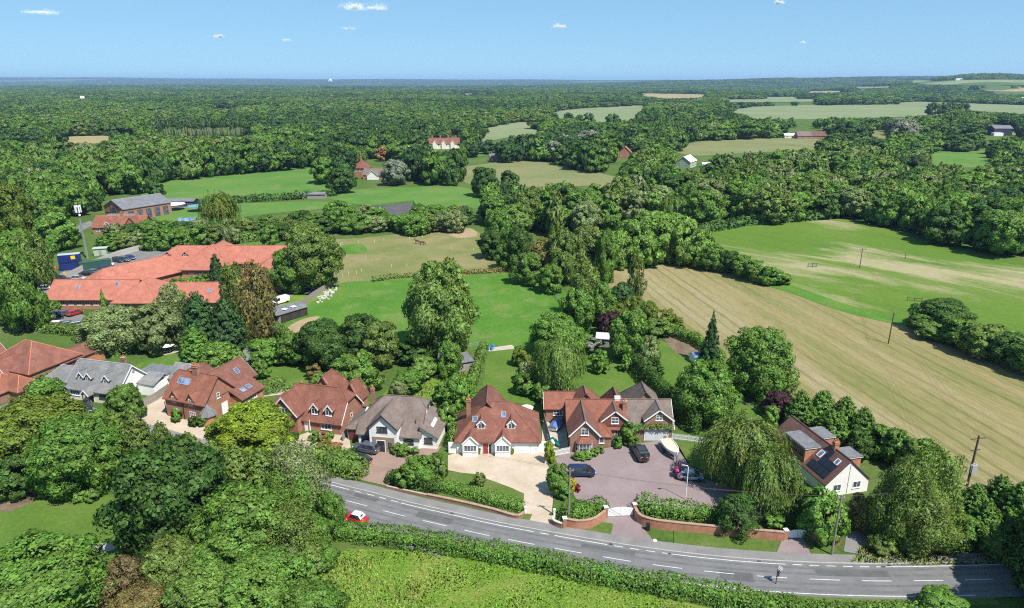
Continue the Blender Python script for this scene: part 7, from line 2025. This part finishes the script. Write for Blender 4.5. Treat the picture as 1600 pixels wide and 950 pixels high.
# parasol and seats behind the bungalow
def parasol(px, py, r, mat, label, h=2.3):
    p = gp(px, py); o = empty("parasol", p, .2, label, "parasol")
    MB().lathe([(r, h-.35), (r*.98, h-.3), (.04, h+.25)], n=8).build("canopy", mat, o); MB().tube([(0, 0, 0), (0, 0, h+.2)], .03, 6).build("post", GREYWOOD, o); MB().lathe([(.3, 0), (.25, .1)], n=12).build("base", CONC, o)
CREAMC = plain("cream_parasol_canvas", (.72, .69, .62), .85, var=.05)
parasol(823, 652, 1.25, CREAMC, "cream parasol behind the white bungalow")
parasol(262, 552, 1.7, W_WHITE, "white parasol on the patio behind the slate house hedge")
parasol(308, 330, 4.2, plain("teal_canvas", (.08, .3, .28), .8), "teal parasol in the farm yard", 3)
parasol(272, 328, 5.5, W_WHITE, "wide white canopy in the farm yard", 3.2)
parasol(235, 332, 3.0, W_WHITE, "small white canopy beside the barn", 2.8)
def table(px, py, mat, label, L=1.6):
    p = gp(px, py); o = empty("garden_table", p, .3, label, "table"); MB().box(-L/2, L/2, -.45, .45, .7, .76).build("table_top", mat, o)
    for sx in (-1, 1):
        for sy in (-1, 1): MB().box(sx*(L/2-.1)-.04, sx*(L/2-.1)+.04, sy*.35-.04, sy*.35+.04, 0, .7).build("leg", mat, o)
        MB().box(-L/2, L/2, sx*.85-.15, sx*.85+.15, .4, .45).box(-L/2+.1, -L/2+.18, sx*.85-.1, sx*.85+.1, 0, .4).box(L/2-.18, L/2-.1, sx*.85-.1, sx*.85+.1, 0, .4).build("bench", mat, o)
table(237, 608, DARKWOOD, "dark picnic table in the side garden of the slate house"); table(262, 549, W_PAINT, "white table on the patio behind the slate house hedge"); table(815, 607, DARKWOOD, "dark bench table on the lawn behind the bungalow")
# boats and clutter in the side yard
def canoe(px, py, rz, L, mat, label, z=.25):
    p = gp(px, py); o = empty("canoe", (p.x, p.y, z), R_(rz), label, "canoe"); vs = []; fs = []; st = [(-.5, .03), (-.35, .6), (-.1, 1), (.15, 1), (.38, .55), (.5, .03)]
    for x, w in st: vs += [(x*L, -w*.4, .32), (x*L, -w*.3, .08), (x*L, 0, 0), (x*L, w*.3, .08), (x*L, w*.4, .32), (x*L, 0, .38)]
    for i in range(5):
        for k in range(6): fs.append((i*6+k, i*6+(k+1) % 6, (i+1)*6+(k+1) % 6, (i+1)*6+k))
    MB().add(vs, fs).build("hull", mat, o, smooth=True); MB().box(-.4, .25, -.18, .18, .34, .42).build("seat_well", DARKWOOD, o); MB().tube([(-.35*L, 0, -z), (-.35*L, 0, .02)], .05, 5).tube([(.35*L, 0, -z), (.35*L, 0, .02)], .05, 5).build("rest", GREYWOOD, o)
canoe(861, 690, 105, 3.8, W_PAINT, "white canoe in the side yard by the board fence"); canoe(868, 694, 110, 3.4, plain("green_plastic", (.0, .16, .13), .4), "dark green canoe beside the white canoe")
canoe(763, 545, 95, 3.0, plain("blue_plastic", (.02, .22, .62), .35), "bright blue kayak at the end of the narrow hedge"); canoe(770, 545, 80, 3.0, plain("blue_plastic", (.02, .22, .62), .35), "second blue kayak beside the pale slab")
p = gp(870, 668); o = empty("covered_boat", p, R_(65), "small boat under blue tarpaulin in the side yard", "boat"); smooth_box_loft([(-2.0, .75, .35, 1.0), (-.5, .9, .3, 1.1), (.9, .8, .3, 1.15), (1.8, .35, .45, 1.1), (2.15, .05, .7, 1.05)], sq=3).build("hull", W_PAINT, o, smooth=True)
MB().add([(-2.1, -.8, 1.0), (-2.1, .8, 1.0), (-2.0, 0, 1.45), (1.0, -.85, 1.12), (1.0, .85, 1.12), (1.0, 0, 1.6)], [(0, 3, 5, 2), (1, 2, 5, 4), (0, 2, 1), (3, 4, 5)]).build("tarpaulin", plain("blue_tarpaulin", (.10, .16, .36), .6, var=.15), o); MB().box(-1.2, -1.0, -.5, .5, 0, .4).box(.8, 1.0, -.4, .4, 0, .4).build("cradle", GREYWOOD, o)
p = gp(858, 672); o = empty("log_pile", p, .2, "stack of cut logs against the side yard fence", "log pile"); rr = random.Random(3)
for k in range(14):
    MB().tube([(-.5, 0, 0), (.5, 0, 0)], .13, 7).build("log", plain("cut_log", (.35, .24, .15), .9, var=.3), o, ((k % 2)*.05, -.5 + (k % 5)*.26, .14 + (k//5)*.25))
for px, py, c, lb in ((226, 633, P_BLACK, "black wheelie bin at the grey board fence"), (231, 631, P_GREEN, "dark green wheelie bin at the grey board fence"), (236, 628, plain("maroon_bin", (.12, .03, .03), .5), "maroon wheelie bin at the grey board fence")):
    p = gp(px, py); o = empty("wheelie_bin", p, -.6, lb, "bin"); MB().add([(-.22, -.25, .05), (.22, -.25, .05), (.22, .25, .05), (-.22, .25, .05), (-.29, -.32, 1.0), (.29, -.32, 1.0), (.29, .32, 1.0), (-.29, .32, 1.0)], [(3, 2, 1, 0), (0, 1, 5, 4), (1, 2, 6, 5), (2, 3, 7, 6), (3, 0, 4, 7), (4, 5, 6, 7)]).build("tub", c, o); MB().box(-.31, .31, -.35, .35, 1.0, 1.07).build("lid", c, o)
    for s in (-1, 1): MB().lathe([(.1, 0), (.1, .06)], n=10).build("wheel", TYRE, o, (s*.24, .3, .1)).rotation_euler = (0, math.pi/2, 0)
# containers and builders' yard
def container(px, py, rz, L, col, label, z=0.0, name="shipping_container", panel=None):
    p = gp(px, py); o = empty(name, (p.x, p.y, z), R_(rz), label, "container"); W, Hh = 2.44, 2.6
    mb = MB().box(0, L, 0, W, .1, Hh-.12)
    x = .2
    while x < L-.2: mb.box(x, x+.12, -.035, W+.035, .25, Hh-.25); x += .28
    mb.build("shell", col, o)
    MB().box(-.02, .12, -.05, .1, 0, Hh).box(L-.12, L+.02, -.05, .1, 0, Hh).box(-.02, .12, W-.1, W+.05, 0, Hh).box(L-.12, L+.02, W-.1, W+.05, 0, Hh).build("corner_post", col, o)
    MB().box(-.03, L+.03, -.06, W+.06, Hh-.12, Hh).build("roof", panel or col, o)
    for k in range(2): MB().box(-.06, -.03, .1 + k*W/2, W/2 - .06 + k*W/2, .15, Hh-.2).build("door", col, o)
    return o
CBLUE = plain("container_blue", (.015, .028, .14), .45, var=.12); CGREEN = plain("container_green", (.03, .085, .06), .5, var=.12); CROOF = plain("container_pale_roof", (.35, .42, .55), .5, var=.1)
container(94, 424, 24, 6.1, CBLUE, "blue shipping container, lower of two stacked"); c2 = container(94, 424, 24, 6.1, CBLUE, "blue shipping container with yellow square, upper of two stacked", 2.62, panel=CROOF)
MB().box(3.6, 4.8, -.07, -.04, 1.0, 2.1).build("yellow_sign", plain("sign_yellow", (.75, .55, .02), .5), c2)
container(126, 424, 40, 9.0, CGREEN, "long dark green container beside the panel fence")
cab = shed(147, 400, 20, 4.0, 2.5, 2.4, 2.5, plain("pale_green_cabin", (.35, .42, .33), .6), plain("pale_green_cabin", (.35, .42, .33), .6), "pale green equipment cabin at the foot of the mast", "equipment_cabin", flat=True)
rr = random.Random(8)
for k, (px, py, c, lb) in enumerate(((68, 425, plain("brick_stack", (.42, .15, .09), .9), "stack of red bricks near the blue container"), (84, 422, plain("brick_stack", (.42, .15, .09), .9), "longer stack of red bricks near the blue container"), (76, 434, plain("pale_block", (.5, .46, .4), .9), "pallet of pale blocks near the tall dark car"), (104, 432, plain("timber_stack", (.48, .33, .2), .9), "stack of timber boards by the blue container"), (92, 434, plain("pale_block", (.5, .46, .4), .9), "second pallet of pale blocks near the tall dark car"))):
    p = gp(px, py); o = empty("building_stack", p, rr.uniform(0, 1), lb, "stack"); MB().box(-.9, .9, -.6, .6, 0, .12).build("pallet", GREYWOOD, o)
    for i in range(3):
        for j in range(2): MB().box(-.88 + i*.6, -.32 + i*.6, -.55 + j*.56, -.03 + j*.56, .13, .75 + rr.uniform(0, .5)).build("bundle", c, o)
for px, py, c, lb in ((247, 391, plain("orange_plastic", (.7, .28, .03), .5), "orange skip by the offices lawn corner"), (252, 390, plain("sign_yellow", (.75, .55, .02), .5), "yellow skip beside the orange skip")):
    p = gp(px, py); o = empty("skip", p, .2, lb, "skip"); MB().add([(-1, -.7, 0), (1, -.7, 0), (1, .7, 0), (-1, .7, 0), (-1.7, -.8, 1.2), (1.7, -.8, 1.2), (1.7, .8, 1.2), (-1.7, .8, 1.2)], [(3, 2, 1, 0), (0, 1, 5, 4), (1, 2, 6, 5), (2, 3, 7, 6), (3, 0, 4, 7)]).build("tub", c, o); MB().box(-1.75, 1.75, -.86, -.78, 1.15, 1.25).box(-1.75, 1.75, .78, .86, 1.15, 1.25).build("rim", c, o)
# rubble along the board fence, one heap
rr = random.Random(2); mb = MB()
for k in range(70):
    t = rr.random(); q = gp(503 + 22*t - 4 + rr.uniform(-5, 8), 467 - 22*t + rr.uniform(0, 9)); s = rr.uniform(.12, .5)
    mb.obox((q.x, q.y, s*.3), Vector((1, rr.uniform(-1, 1), 0)).normalized(), Vector((rr.uniform(-1, 1), 1, .2)).normalized(), (0, .1, 1), s*1.5, s, s)
tag(mb.build("rubble", plain("pale_rubble", (.45, .42, .38), .95, var=.3)), "pale rubble strewn below the board fence", "rubble", kind="stuff")

# ------------------------------------------------------------------ horses
def horse(px, py, rz, label, graze):
    p = gp(px, py); o = empty("horse", p, R_(rz), label, "horse")
    V = [(-.55, 0, 1.28), (0, 0, 1.2), (.45, 0, 1.28)]; Rr = [.3, .31, .3]; E = [(0, 1), (1, 2)]
    def chain(root, pts, rs):
        pr_ = root
        for q, r in zip(pts, rs): V.append(q); Rr.append(r); E.append((pr_, len(V)-1)); pr_ = len(V)-1
    if graze: chain(2, [(.8, 0, 1.25), (1.1, 0, .85), (1.25, 0, .45), (1.38, 0, .12)], [.2, .15, .13, .07])
    else: chain(2, [(.75, 0, 1.5), (.98, 0, 1.85), (1.2, 0, 1.82), (1.45, 0, 1.62)], [.2, .15, .14, .08])
    for s in (-1, 1):
        chain(2, [(.48, s*.17, .95), (.5, s*.17, .55), (.47, s*.17, .12), (.52, s*.17, .04)], [.13, .075, .055, .065])
        chain(0, [(-.62, s*.18, .98), (-.55, s*.18, .75), (-.74, s*.18, .5), (-.7, s*.18, .12), (-.65, s*.18, .04)], [.18, .12, .07, .055, .065])
    chain(0, [(-.85, 0, 1.3), (-.95, 0, .95), (-.95, 0, .6)], [.07, .07, .03])
    me = bpy.data.meshes.new("horse_body"); me.from_pydata(V, E, [])
    b = link("body", me, plain("bay_coat", (.075, .032, .018), .6, var=.2), o)
    sk = b.modifiers.new("skin", 'SKIN'); me.skin_vertices or None
    for i, sv in enumerate(me.skin_vertices[0].data): sv.radius = (Rr[i]*(.85), Rr[i]); sv.use_root = (i == 1)
    b.modifiers.new("sub", 'SUBSURF').levels = 1; b.modifiers["sub"].render_levels = 1
    hp = Vector((.98, 0, 1.85)) if not graze else Vector((1.12, 0, .75))
    MB().box(hp.x-.25, hp.x-.02, -.03, .03, hp.z-.15, hp.z+.16).build("mane", P_BLACK, o)
    for s in (-1, 1): MB().add([(hp.x, s*.06, hp.z+.1), (hp.x+.08, s*.1, hp.z+.1), (hp.x+.03, s*.09, hp.z+.28)], [(0, 1, 2)]).build("ear", plain("bay_coat", (.075, .032, .018), .6), o)
horse(652, 381, 170, "dark bay horse standing in the dry paddock", False); horse(660, 383, -10, "dark bay horse grazing close beside the other horse", True)
# ------------------------------------------------------------------ far buildings
def fb(name, px, py, rz, L, D, ze, zr, wm, rm, label, axis='x', g=(1, 1), wins=0, cat="building", ridge=None):
    p = gp(px, py); o = empty(name, (p.x, p.y, 0), R_(rz), label, cat)
    if axis == 'x': block(o, 0, L, 0, D, ze, zr, 'x', g, wm, rm, ridge=ridge, ov=.4)
    else: block(o, 0, D, 0, L, ze, zr, 'y', g, wm, rm, ridge=ridge, ov=.4)
    for k in range(wins): window(o, 'f', (L*(k+.5)/wins, 0, 1.6 if ze < 4 else ze*.68), 1.4, 1.3, 2, 1)
    return o
b = fb("brick_barn", 166, 341, -32, 15, 22, 5.5, 8.8, B_RED, R_GREY, "brick barn with grey roof and arched glazed doorway", 'y', ridge=LEAD)
MB().box(5.6, 9.4, -.06, -.004, 0, 4.6).prism([(5.6, 4.6), (9.4, 4.6), (8.7, 5.4), (7.5, 5.7), (6.3, 5.4)], 'y', -.06, -.004).build("doorway", GLASS, b)
for x in (4.6, 10.0): MB().box(x, x+.4, -.08, -.004, 0, 6.5).build("pilaster", DARKWOOD, b)
MB().box(.1, 4.5, -.06, -.004, 2.6, 3.0).box(10.5, 14.9, -.06, -.004, 2.6, 3.0).build("string_course", DARKWOOD, b)
for k in range(5): MB().box(15.0, 15.05, 2 + 4*k, 4.4 + 4*k, .2, 4.2).build("side_door", GLASS, b)
b = fb("farm_house", 146, 366, 2, 20, 9, 3.0, 6.6, B_RED, R_RED3, "red roofed farm building in front of the brick barn", wins=5, ridge=POT)
block(b, -3, 14, 8.8, 16, 3.0, 6.0, 'x', (0, 0), B_RED, R_GREY); block(b, -1.5, 6, 13, 19, 3.2, 7.0, 'y', (1, 1), B_RED, R_RED3); dormer(b, 6, -.05, 2.8, 1.8, 1.4, .9, 3, B_RED, R_RED, (1.2, 1.1, 2))
block(b, 20, 29, 2, 8, 2.4, 4.2, 'x', (1, 1), B_RED, R_BROWN); chimney(b, 10, 4.5, 5.8, 8.0, .9, .7, B_RED, 2)
o = fb("wooden_stable", 468, 311, 0, 13, 5, 2.6, 3.4, GREYWOOD, R_GREY, "long low grey stable by the dark hedge of the far pastures", cat="stable")
o = fb("yard_shelter", 245, 323, 0, 18, 6, 2.8, 3.6, DARKWOOD, R_GREY, "long grey roofed open shelter in the farm yard", cat="shelter")
for k in range(5): MB().box(.5 + 3.6*k, 3.4 + 3.6*k, -.05, -.004, .2, 2.3).build("bay_shade_panel", GLASS, o)  # dark panels on the wall paint the shade inside the open bays
o = fb("glasshouse", 280, 353, 3, 6.5, 3, 2.2, 3.2, W_PAINT, GLASS_SKY, "small white glasshouse on the farm lawn", cat="greenhouse", wins=4)
o = fb("tall_red_house", 553, 277, -8, 9, 8, 6.2, 10.5, B_RED, R_RED, "tall red tiled house beside the yellow green willow", 'x', (0, 0), wins=3, cat="house")
block(o, 9, 22, -8, -1, 3.0, 6.4, 'x', (1, 1), B_RED, R_BROWN); block(o, -9.5, -3, 12, 19, 3.0, 6.0, 'y', (1, 1), W_WHITE, R_BROWN, barge=W_PAINT); block(o, 22, 40, 6, 14, 4.0, 8.2, 'x', (0, 1), B_RED, R_RED2); chimney(o, 4, 4, 9.5, 12.5, 1, .8, B_RED, 2)
o = fb("red_roofed_cottages", 671, 233, 5, 27, 8, 5.0, 9.6, W_CREAM, R_RED, "long row of cottages with red roof beside the dark cedar", wins=8, cat="cottages")
for k in range(4): chimney(o, 3 + 7*k, 4, 8.8, 11.4, 1.1, .9, B_RED, 2)
for k in range(3): block(o, -1.2, 4, 3 + 8*k, 7 + 8*k, 5.2, 8.4, 'y', (1, 1), W_CREAM, R_RED, barge=W_PAINT)
o = fb("stone_bungalow", 766, 253, 8, 10, 7, 3.0, 6.0, B_RED, R_GREY, "small brick bungalow with grey roof at the dry meadow edge", wins=3, cat="house"); chimney(o, 1.4, 3, 4.5, 7.2, 1, .8, B_RED, 1)
o = fb("terracotta_roofed_house", 965, 247, -12, 11, 10, 4.0, 9.0, B_RED, R_ORANGE, "terracotta roofed house among the woods by the silver poplars", 'y', wins=2, cat="house")
o = fb("green_barn", 1056, 262, -30, 10, 16, 4.5, 8.0, plain("sage_cladding", (.33, .40, .30), .8), plain("white_sheet_roof", (.68, .69, .70), .5), "sage green barn with white roof among the woods", 'y', wins=2, cat="barn")
o = fb("white_roofed_shed", 1098, 262, 0, 9, 5, 2.6, 3.4, W_WHITE, plain("white_sheet_roof", (.68, .69, .70), .5), "low white roofed shed beside the sage green barn", cat="shed")
o = fb("low_farm_buildings", 1226, 216, 0, 16, 8, 3.0, 5.0, W_CREAM, plain("pale_sheet_roof", (.5, .51, .53), .5), "pale roofed farm shed beyond the ripe field", wins=3, cat="farm shed")
o = fb("brown_roofed_barn", 1246, 217, 0, 18, 9, 3.4, 7.6, B_RED, R_BROWN, "brown roofed barn in the middle of the far farm", wins=3, cat="barn")
o = fb("long_barn", 1268, 217, -4, 18, 9, 3.4, 7.6, B_RED, R_DKBROWN, "dark roofed long barn beside the dark round cedar", wins=3, cat="barn")
o = fb("dark_barn", 1552, 212, -3, 20, 14, 8.0, 11.0, plain("navy_cladding", (.03, .035, .06), .6), R_GREY, "dark clad barn with grey roof on the far meadow", cat="barn"); MB().box(-3, 7, -6, 0, 0, 3.4).build("white_lean_to", W_WHITE, o)
o = fb("hidden_cottage", 1504, 308, 10, 9, 7, 4.5, 8.0, W_CREAM, R_RED2, "cottage gable glimpsed between trees of the wood above the pasture", wins=3, cat="cottage"); chimney(o, 1, 3.5, 7, 10.5, .8, .7, B_RED, 2)
o = fb("grey_bungalow", 995, 300, 5, 18, 9, 3.0, 6.0, W_WHITE, R_GREY, "grey roofed building half hidden in the wood above the grove", wins=4, cat="house")
# far white specks: warehouses and halls near the horizon
k = 0
for px, py, w, h_, lb in ((516, 127.5, 70, 34, "large white domed hall on the horizon"), (172, 128.5, 60, 14, "white warehouse near the horizon"), (192, 129, 120, 10, "long pale warehouse near the horizon"), (590, 128.6, 200, 9, "long white sheds along the horizon"), (640, 128.4, 140, 9, "white works building on the horizon"), (1296, 150, 18, 8, "white block building beyond the pale crop field"), (1278, 130.5, 60, 9, "pale sheds on the hill above the crop fields"), (130, 158, 10, 16, "white slender tower rising from the far woods"), (115, 163, 26, 6, "grey roofs at the foot of the white tower"), (1597, 157, 14, 12, "white building beside the far crop field"), (1500, 124.5, 40, 8, "pale house on the hill crest")):
    p = gpt(px, py + (1.2 if py < 150 else 4)); dist = p.length; 
    o = empty("distant_hall", (p.x, p.y, p.z), 0, lb, "building"); MB().box(-w/2, w/2, 0, w*.4, -8, h_).build("wall", W_WHITE, o)
    roof(o, -w/2, w/2, 0, w*.4, h_, h_*1.25, 'x', (1, 1), plain("white_sheet_roof", (.68, .69, .70), .5), .5)
    if "domed" in lb: MB().lathe([(w*.42, h_), (w*.36, h_*1.5), (w*.2, h_*1.9), (w*.02, h_*2.05)], (0, w*.2, 0), 16).build("dome", W_WHITE, o)
# bare trunks of the thinned conifer stand
rr = random.Random(9)
TR = MB().tube([(0, 0, 0), (.02, 0, .5), (0, .01, 1)], [.02, .014, .006], 6).mesh("bare_trunk", True); TR.materials.append(plain("pinkish_bark", (.30, .22, .19), .95, var=.2))
tops = make_broad("thin_crown", 900, 14, .22, 260, LEAF, hull=hull_upright, clump=.4, coref=0)
for k in range(72):
    px = 250 + 138*k/71 + rr.uniform(-2, 2); p = gp(px, 214 + rr.uniform(-3, 2))
    o = empty("bare_conifer", p, rr.uniform(0, 6), "bare trunked conifer with thin top in the stand beyond the left woods", "conifer", "stand of bare trunked conifers")
    h_ = rr.uniform(15, 21); t = link("trunk", TR, None, o); t.scale = (20, 20, h_)
    c = link("crown", tops, None, o, (0, 0, h_*.58)); c.scale = (3.6, 3.6, h_*.24); c.color = (*TONE['dark'], 1)

# ------------------------------------------------------------------ long grass in the meadow and rough verges (one mass of blades)
rng2 = np.random.default_rng(77)
def grass_mass(name, polys, n, hgt, label, tone, spread=.09):
    P = []
    for poly in polys:
        W = [gp(*p) for p in poly]; xs = [p.x for p in W]; ys = [p.y for p in W]
        X = rng2.uniform(min(xs), max(xs), n*3); Y = rng2.uniform(min(ys), max(ys), n*3)
        ok = inpoly(X, Y, [(p.x, p.y) for p in W]); P.append(np.stack([X[ok], Y[ok]], 1)[:n])
    B = np.concatenate(P); m = len(B)
    tone_n = np.sin(B[:, 0]*.5 + np.sin(B[:, 1]*.7)) + np.sin(B[:, 1]*.9 - B[:, 0]*.3)
    h_ = hgt*rng2.uniform(.5, 1.3, m)*(1 + .25*tone_n)
    an = rng2.uniform(0, 6.28, m); dx = np.cos(an); dy = np.sin(an); lean = rng2.normal(0, .35, (m, 2))*h_[:, None]; w = spread*rng2.uniform(.6, 1.4, m)
    z = np.full(m, .03)
    a = np.stack([B[:, 0]-dx*w, B[:, 1]-dy*w, z], 1); b = np.stack([B[:, 0]+dx*w, B[:, 1]+dy*w, z], 1)
    c = np.stack([B[:, 0]+lean[:, 0]+dx*w*.25, B[:, 1]+lean[:, 1]+dy*w*.25, h_], 1); d = np.stack([B[:, 0]+lean[:, 0]-dx*w*.4, B[:, 1]+lean[:, 1]-dy*w*.4, h_*.95], 1)
    V = np.stack([a, b, c, d], 1).reshape(-1, 3); NR = np.tile(np.array([[.1, -.25, 1.0]]), (len(V), 1)) + rng2.normal(0, .25, (len(V), 3))
    o = link(name, leaf_mesh(name, V, norm(NR))); o.color = (*tone, 1)
    return tag(o, label, "grass", kind="stuff")
grass_mass("meadow_grass", [[(340,1000),(420,932),(490,880),(545,860),(700,864),(860,890),(1000,928),(1120,958),(1170,1000)]], 26000, .13, "long uncut grass in the meadow below the roadside hedge", (.19, .33, .05))
grass_mass("seed_grass", [[(400,1000),(470,930),(510,880),(560,870),(640,900),(700,960),(700,1000)]], 3200, .35, "pale seeding grass heads in the meadow corner", (.36, .36, .13), .04)
grass_mass("rough_grass", [[(1330,880),(1345,855),(1480,868),(1560,872),(1560,882),(1420,884)], [(640,575),(720,566),(735,598),(690,636),(600,625)]], 3000, .4, "rough grass under the roadside birches and in the overgrown garden", (.2, .25, .06))

# ------------------------------------------------------------------ small fair-weather clouds, far off and high
cm, nt, out = newmat("cloud_vapour")
d_ = N(nt, "ShaderNodeBsdfDiffuse"); d_.inputs[0].default_value = (.93, .93, .94, 1); t_ = N(nt, "ShaderNodeBsdfTranslucent"); t_.inputs[0].default_value = (.93, .93, .94, 1)
ms_ = N(nt, "ShaderNodeMixShader"); ms_.inputs[0].default_value = .5; nt.links.new(d_.outputs[0], ms_.inputs[1]); nt.links.new(t_.outputs[0], ms_.inputs[2]); tr_ = N(nt, "ShaderNodeBsdfTransparent"); m2_ = N(nt, "ShaderNodeMixShader"); m2_.inputs[0].default_value = .11; nt.links.new(tr_.outputs[0], m2_.inputs[1]); nt.links.new(ms_.outputs[0], m2_.inputs[2]); nt.links.new(m2_.outputs[0], out.inputs[0])
crng = np.random.default_rng(12)
def cloud(px, py, wpx, hpx, n, label, z=1500):
    n = int(n*.75)
    d = ray(px, py); t = (z - CAM_H)/d[2]; c = Vector((d[0]*t, d[1]*t, z)); s = t/FPX
    nl = max(3, int(wpx/7)); lx = crng.uniform(-.42, .42, nl); lz = crng.uniform(-.25, .25, nl)*(1 - np.abs(lx)*1.6); lr = crng.uniform(.1, .26, nl)
    ids = crng.integers(0, nl, n); g3 = crng.normal(0, 1, (n, 3))
    pos = np.stack([(lx[ids] + g3[:, 0]*lr[ids]*.5)*wpx*s, g3[:, 1]*lr[ids]*wpx*s*.5, (lz[ids] + np.abs(g3[:, 2])*lr[ids]*1.4 - .15)*hpx*s], 1)
    P_, NR_ = cards(crng, pos, norm(np.tile([list(SUN_DIR)], (n, 1)) + .12*sph(crng, n)), s*2.4, 1.6)
    o = link("cloud", leaf_mesh("cloud", P_, NR_, None, cm), None, None, c)
    return tag(o, label, "cloud")
cloud(570, 12, 66, 13, 2600, "largest small white cloud, flat based, high over the wide woods")
cloud(60, 20, 56, 8, 1100, "thin white cloud streak over the western woods")
cloud(345, 58, 20, 6, 420, "small white puff between the largest cloud and the western streak")
cloud(447, 63, 14, 5, 130, "faint cloud wisp below the largest cloud")
cloud(545, 44, 22, 4, 130, "faint flat wisp just under the largest cloud")
cloud(876, 42, 26, 7, 560, "small white puff over the middle woods")
cloud(1214, 5, 24, 9, 560, "white puff highest over the crop fields")
cloud(1256, 67, 12, 5, 140, "faint puff below the highest one over the crop fields")
# ------------------------------------------------------------------ air
hz, nt, out = newmat("haze_air")
pv = N(nt, "ShaderNodeVolumePrincipled")
pv.inputs["Color"].default_value = (0.42, 0.64, 1.0, 1)
pv.inputs["Density"].default_value = 0.000055
pv.inputs["Anisotropy"].default_value = 0.0
nt.links.new(pv.outputs[0], out.inputs["Volume"])
hb = MB().box(-26000, 26000, -2000, 25000, -3.0, 190.0).build("haze", hz)
tag(hb, "thin blue summer haze over the landscape", "haze", kind="stuff")
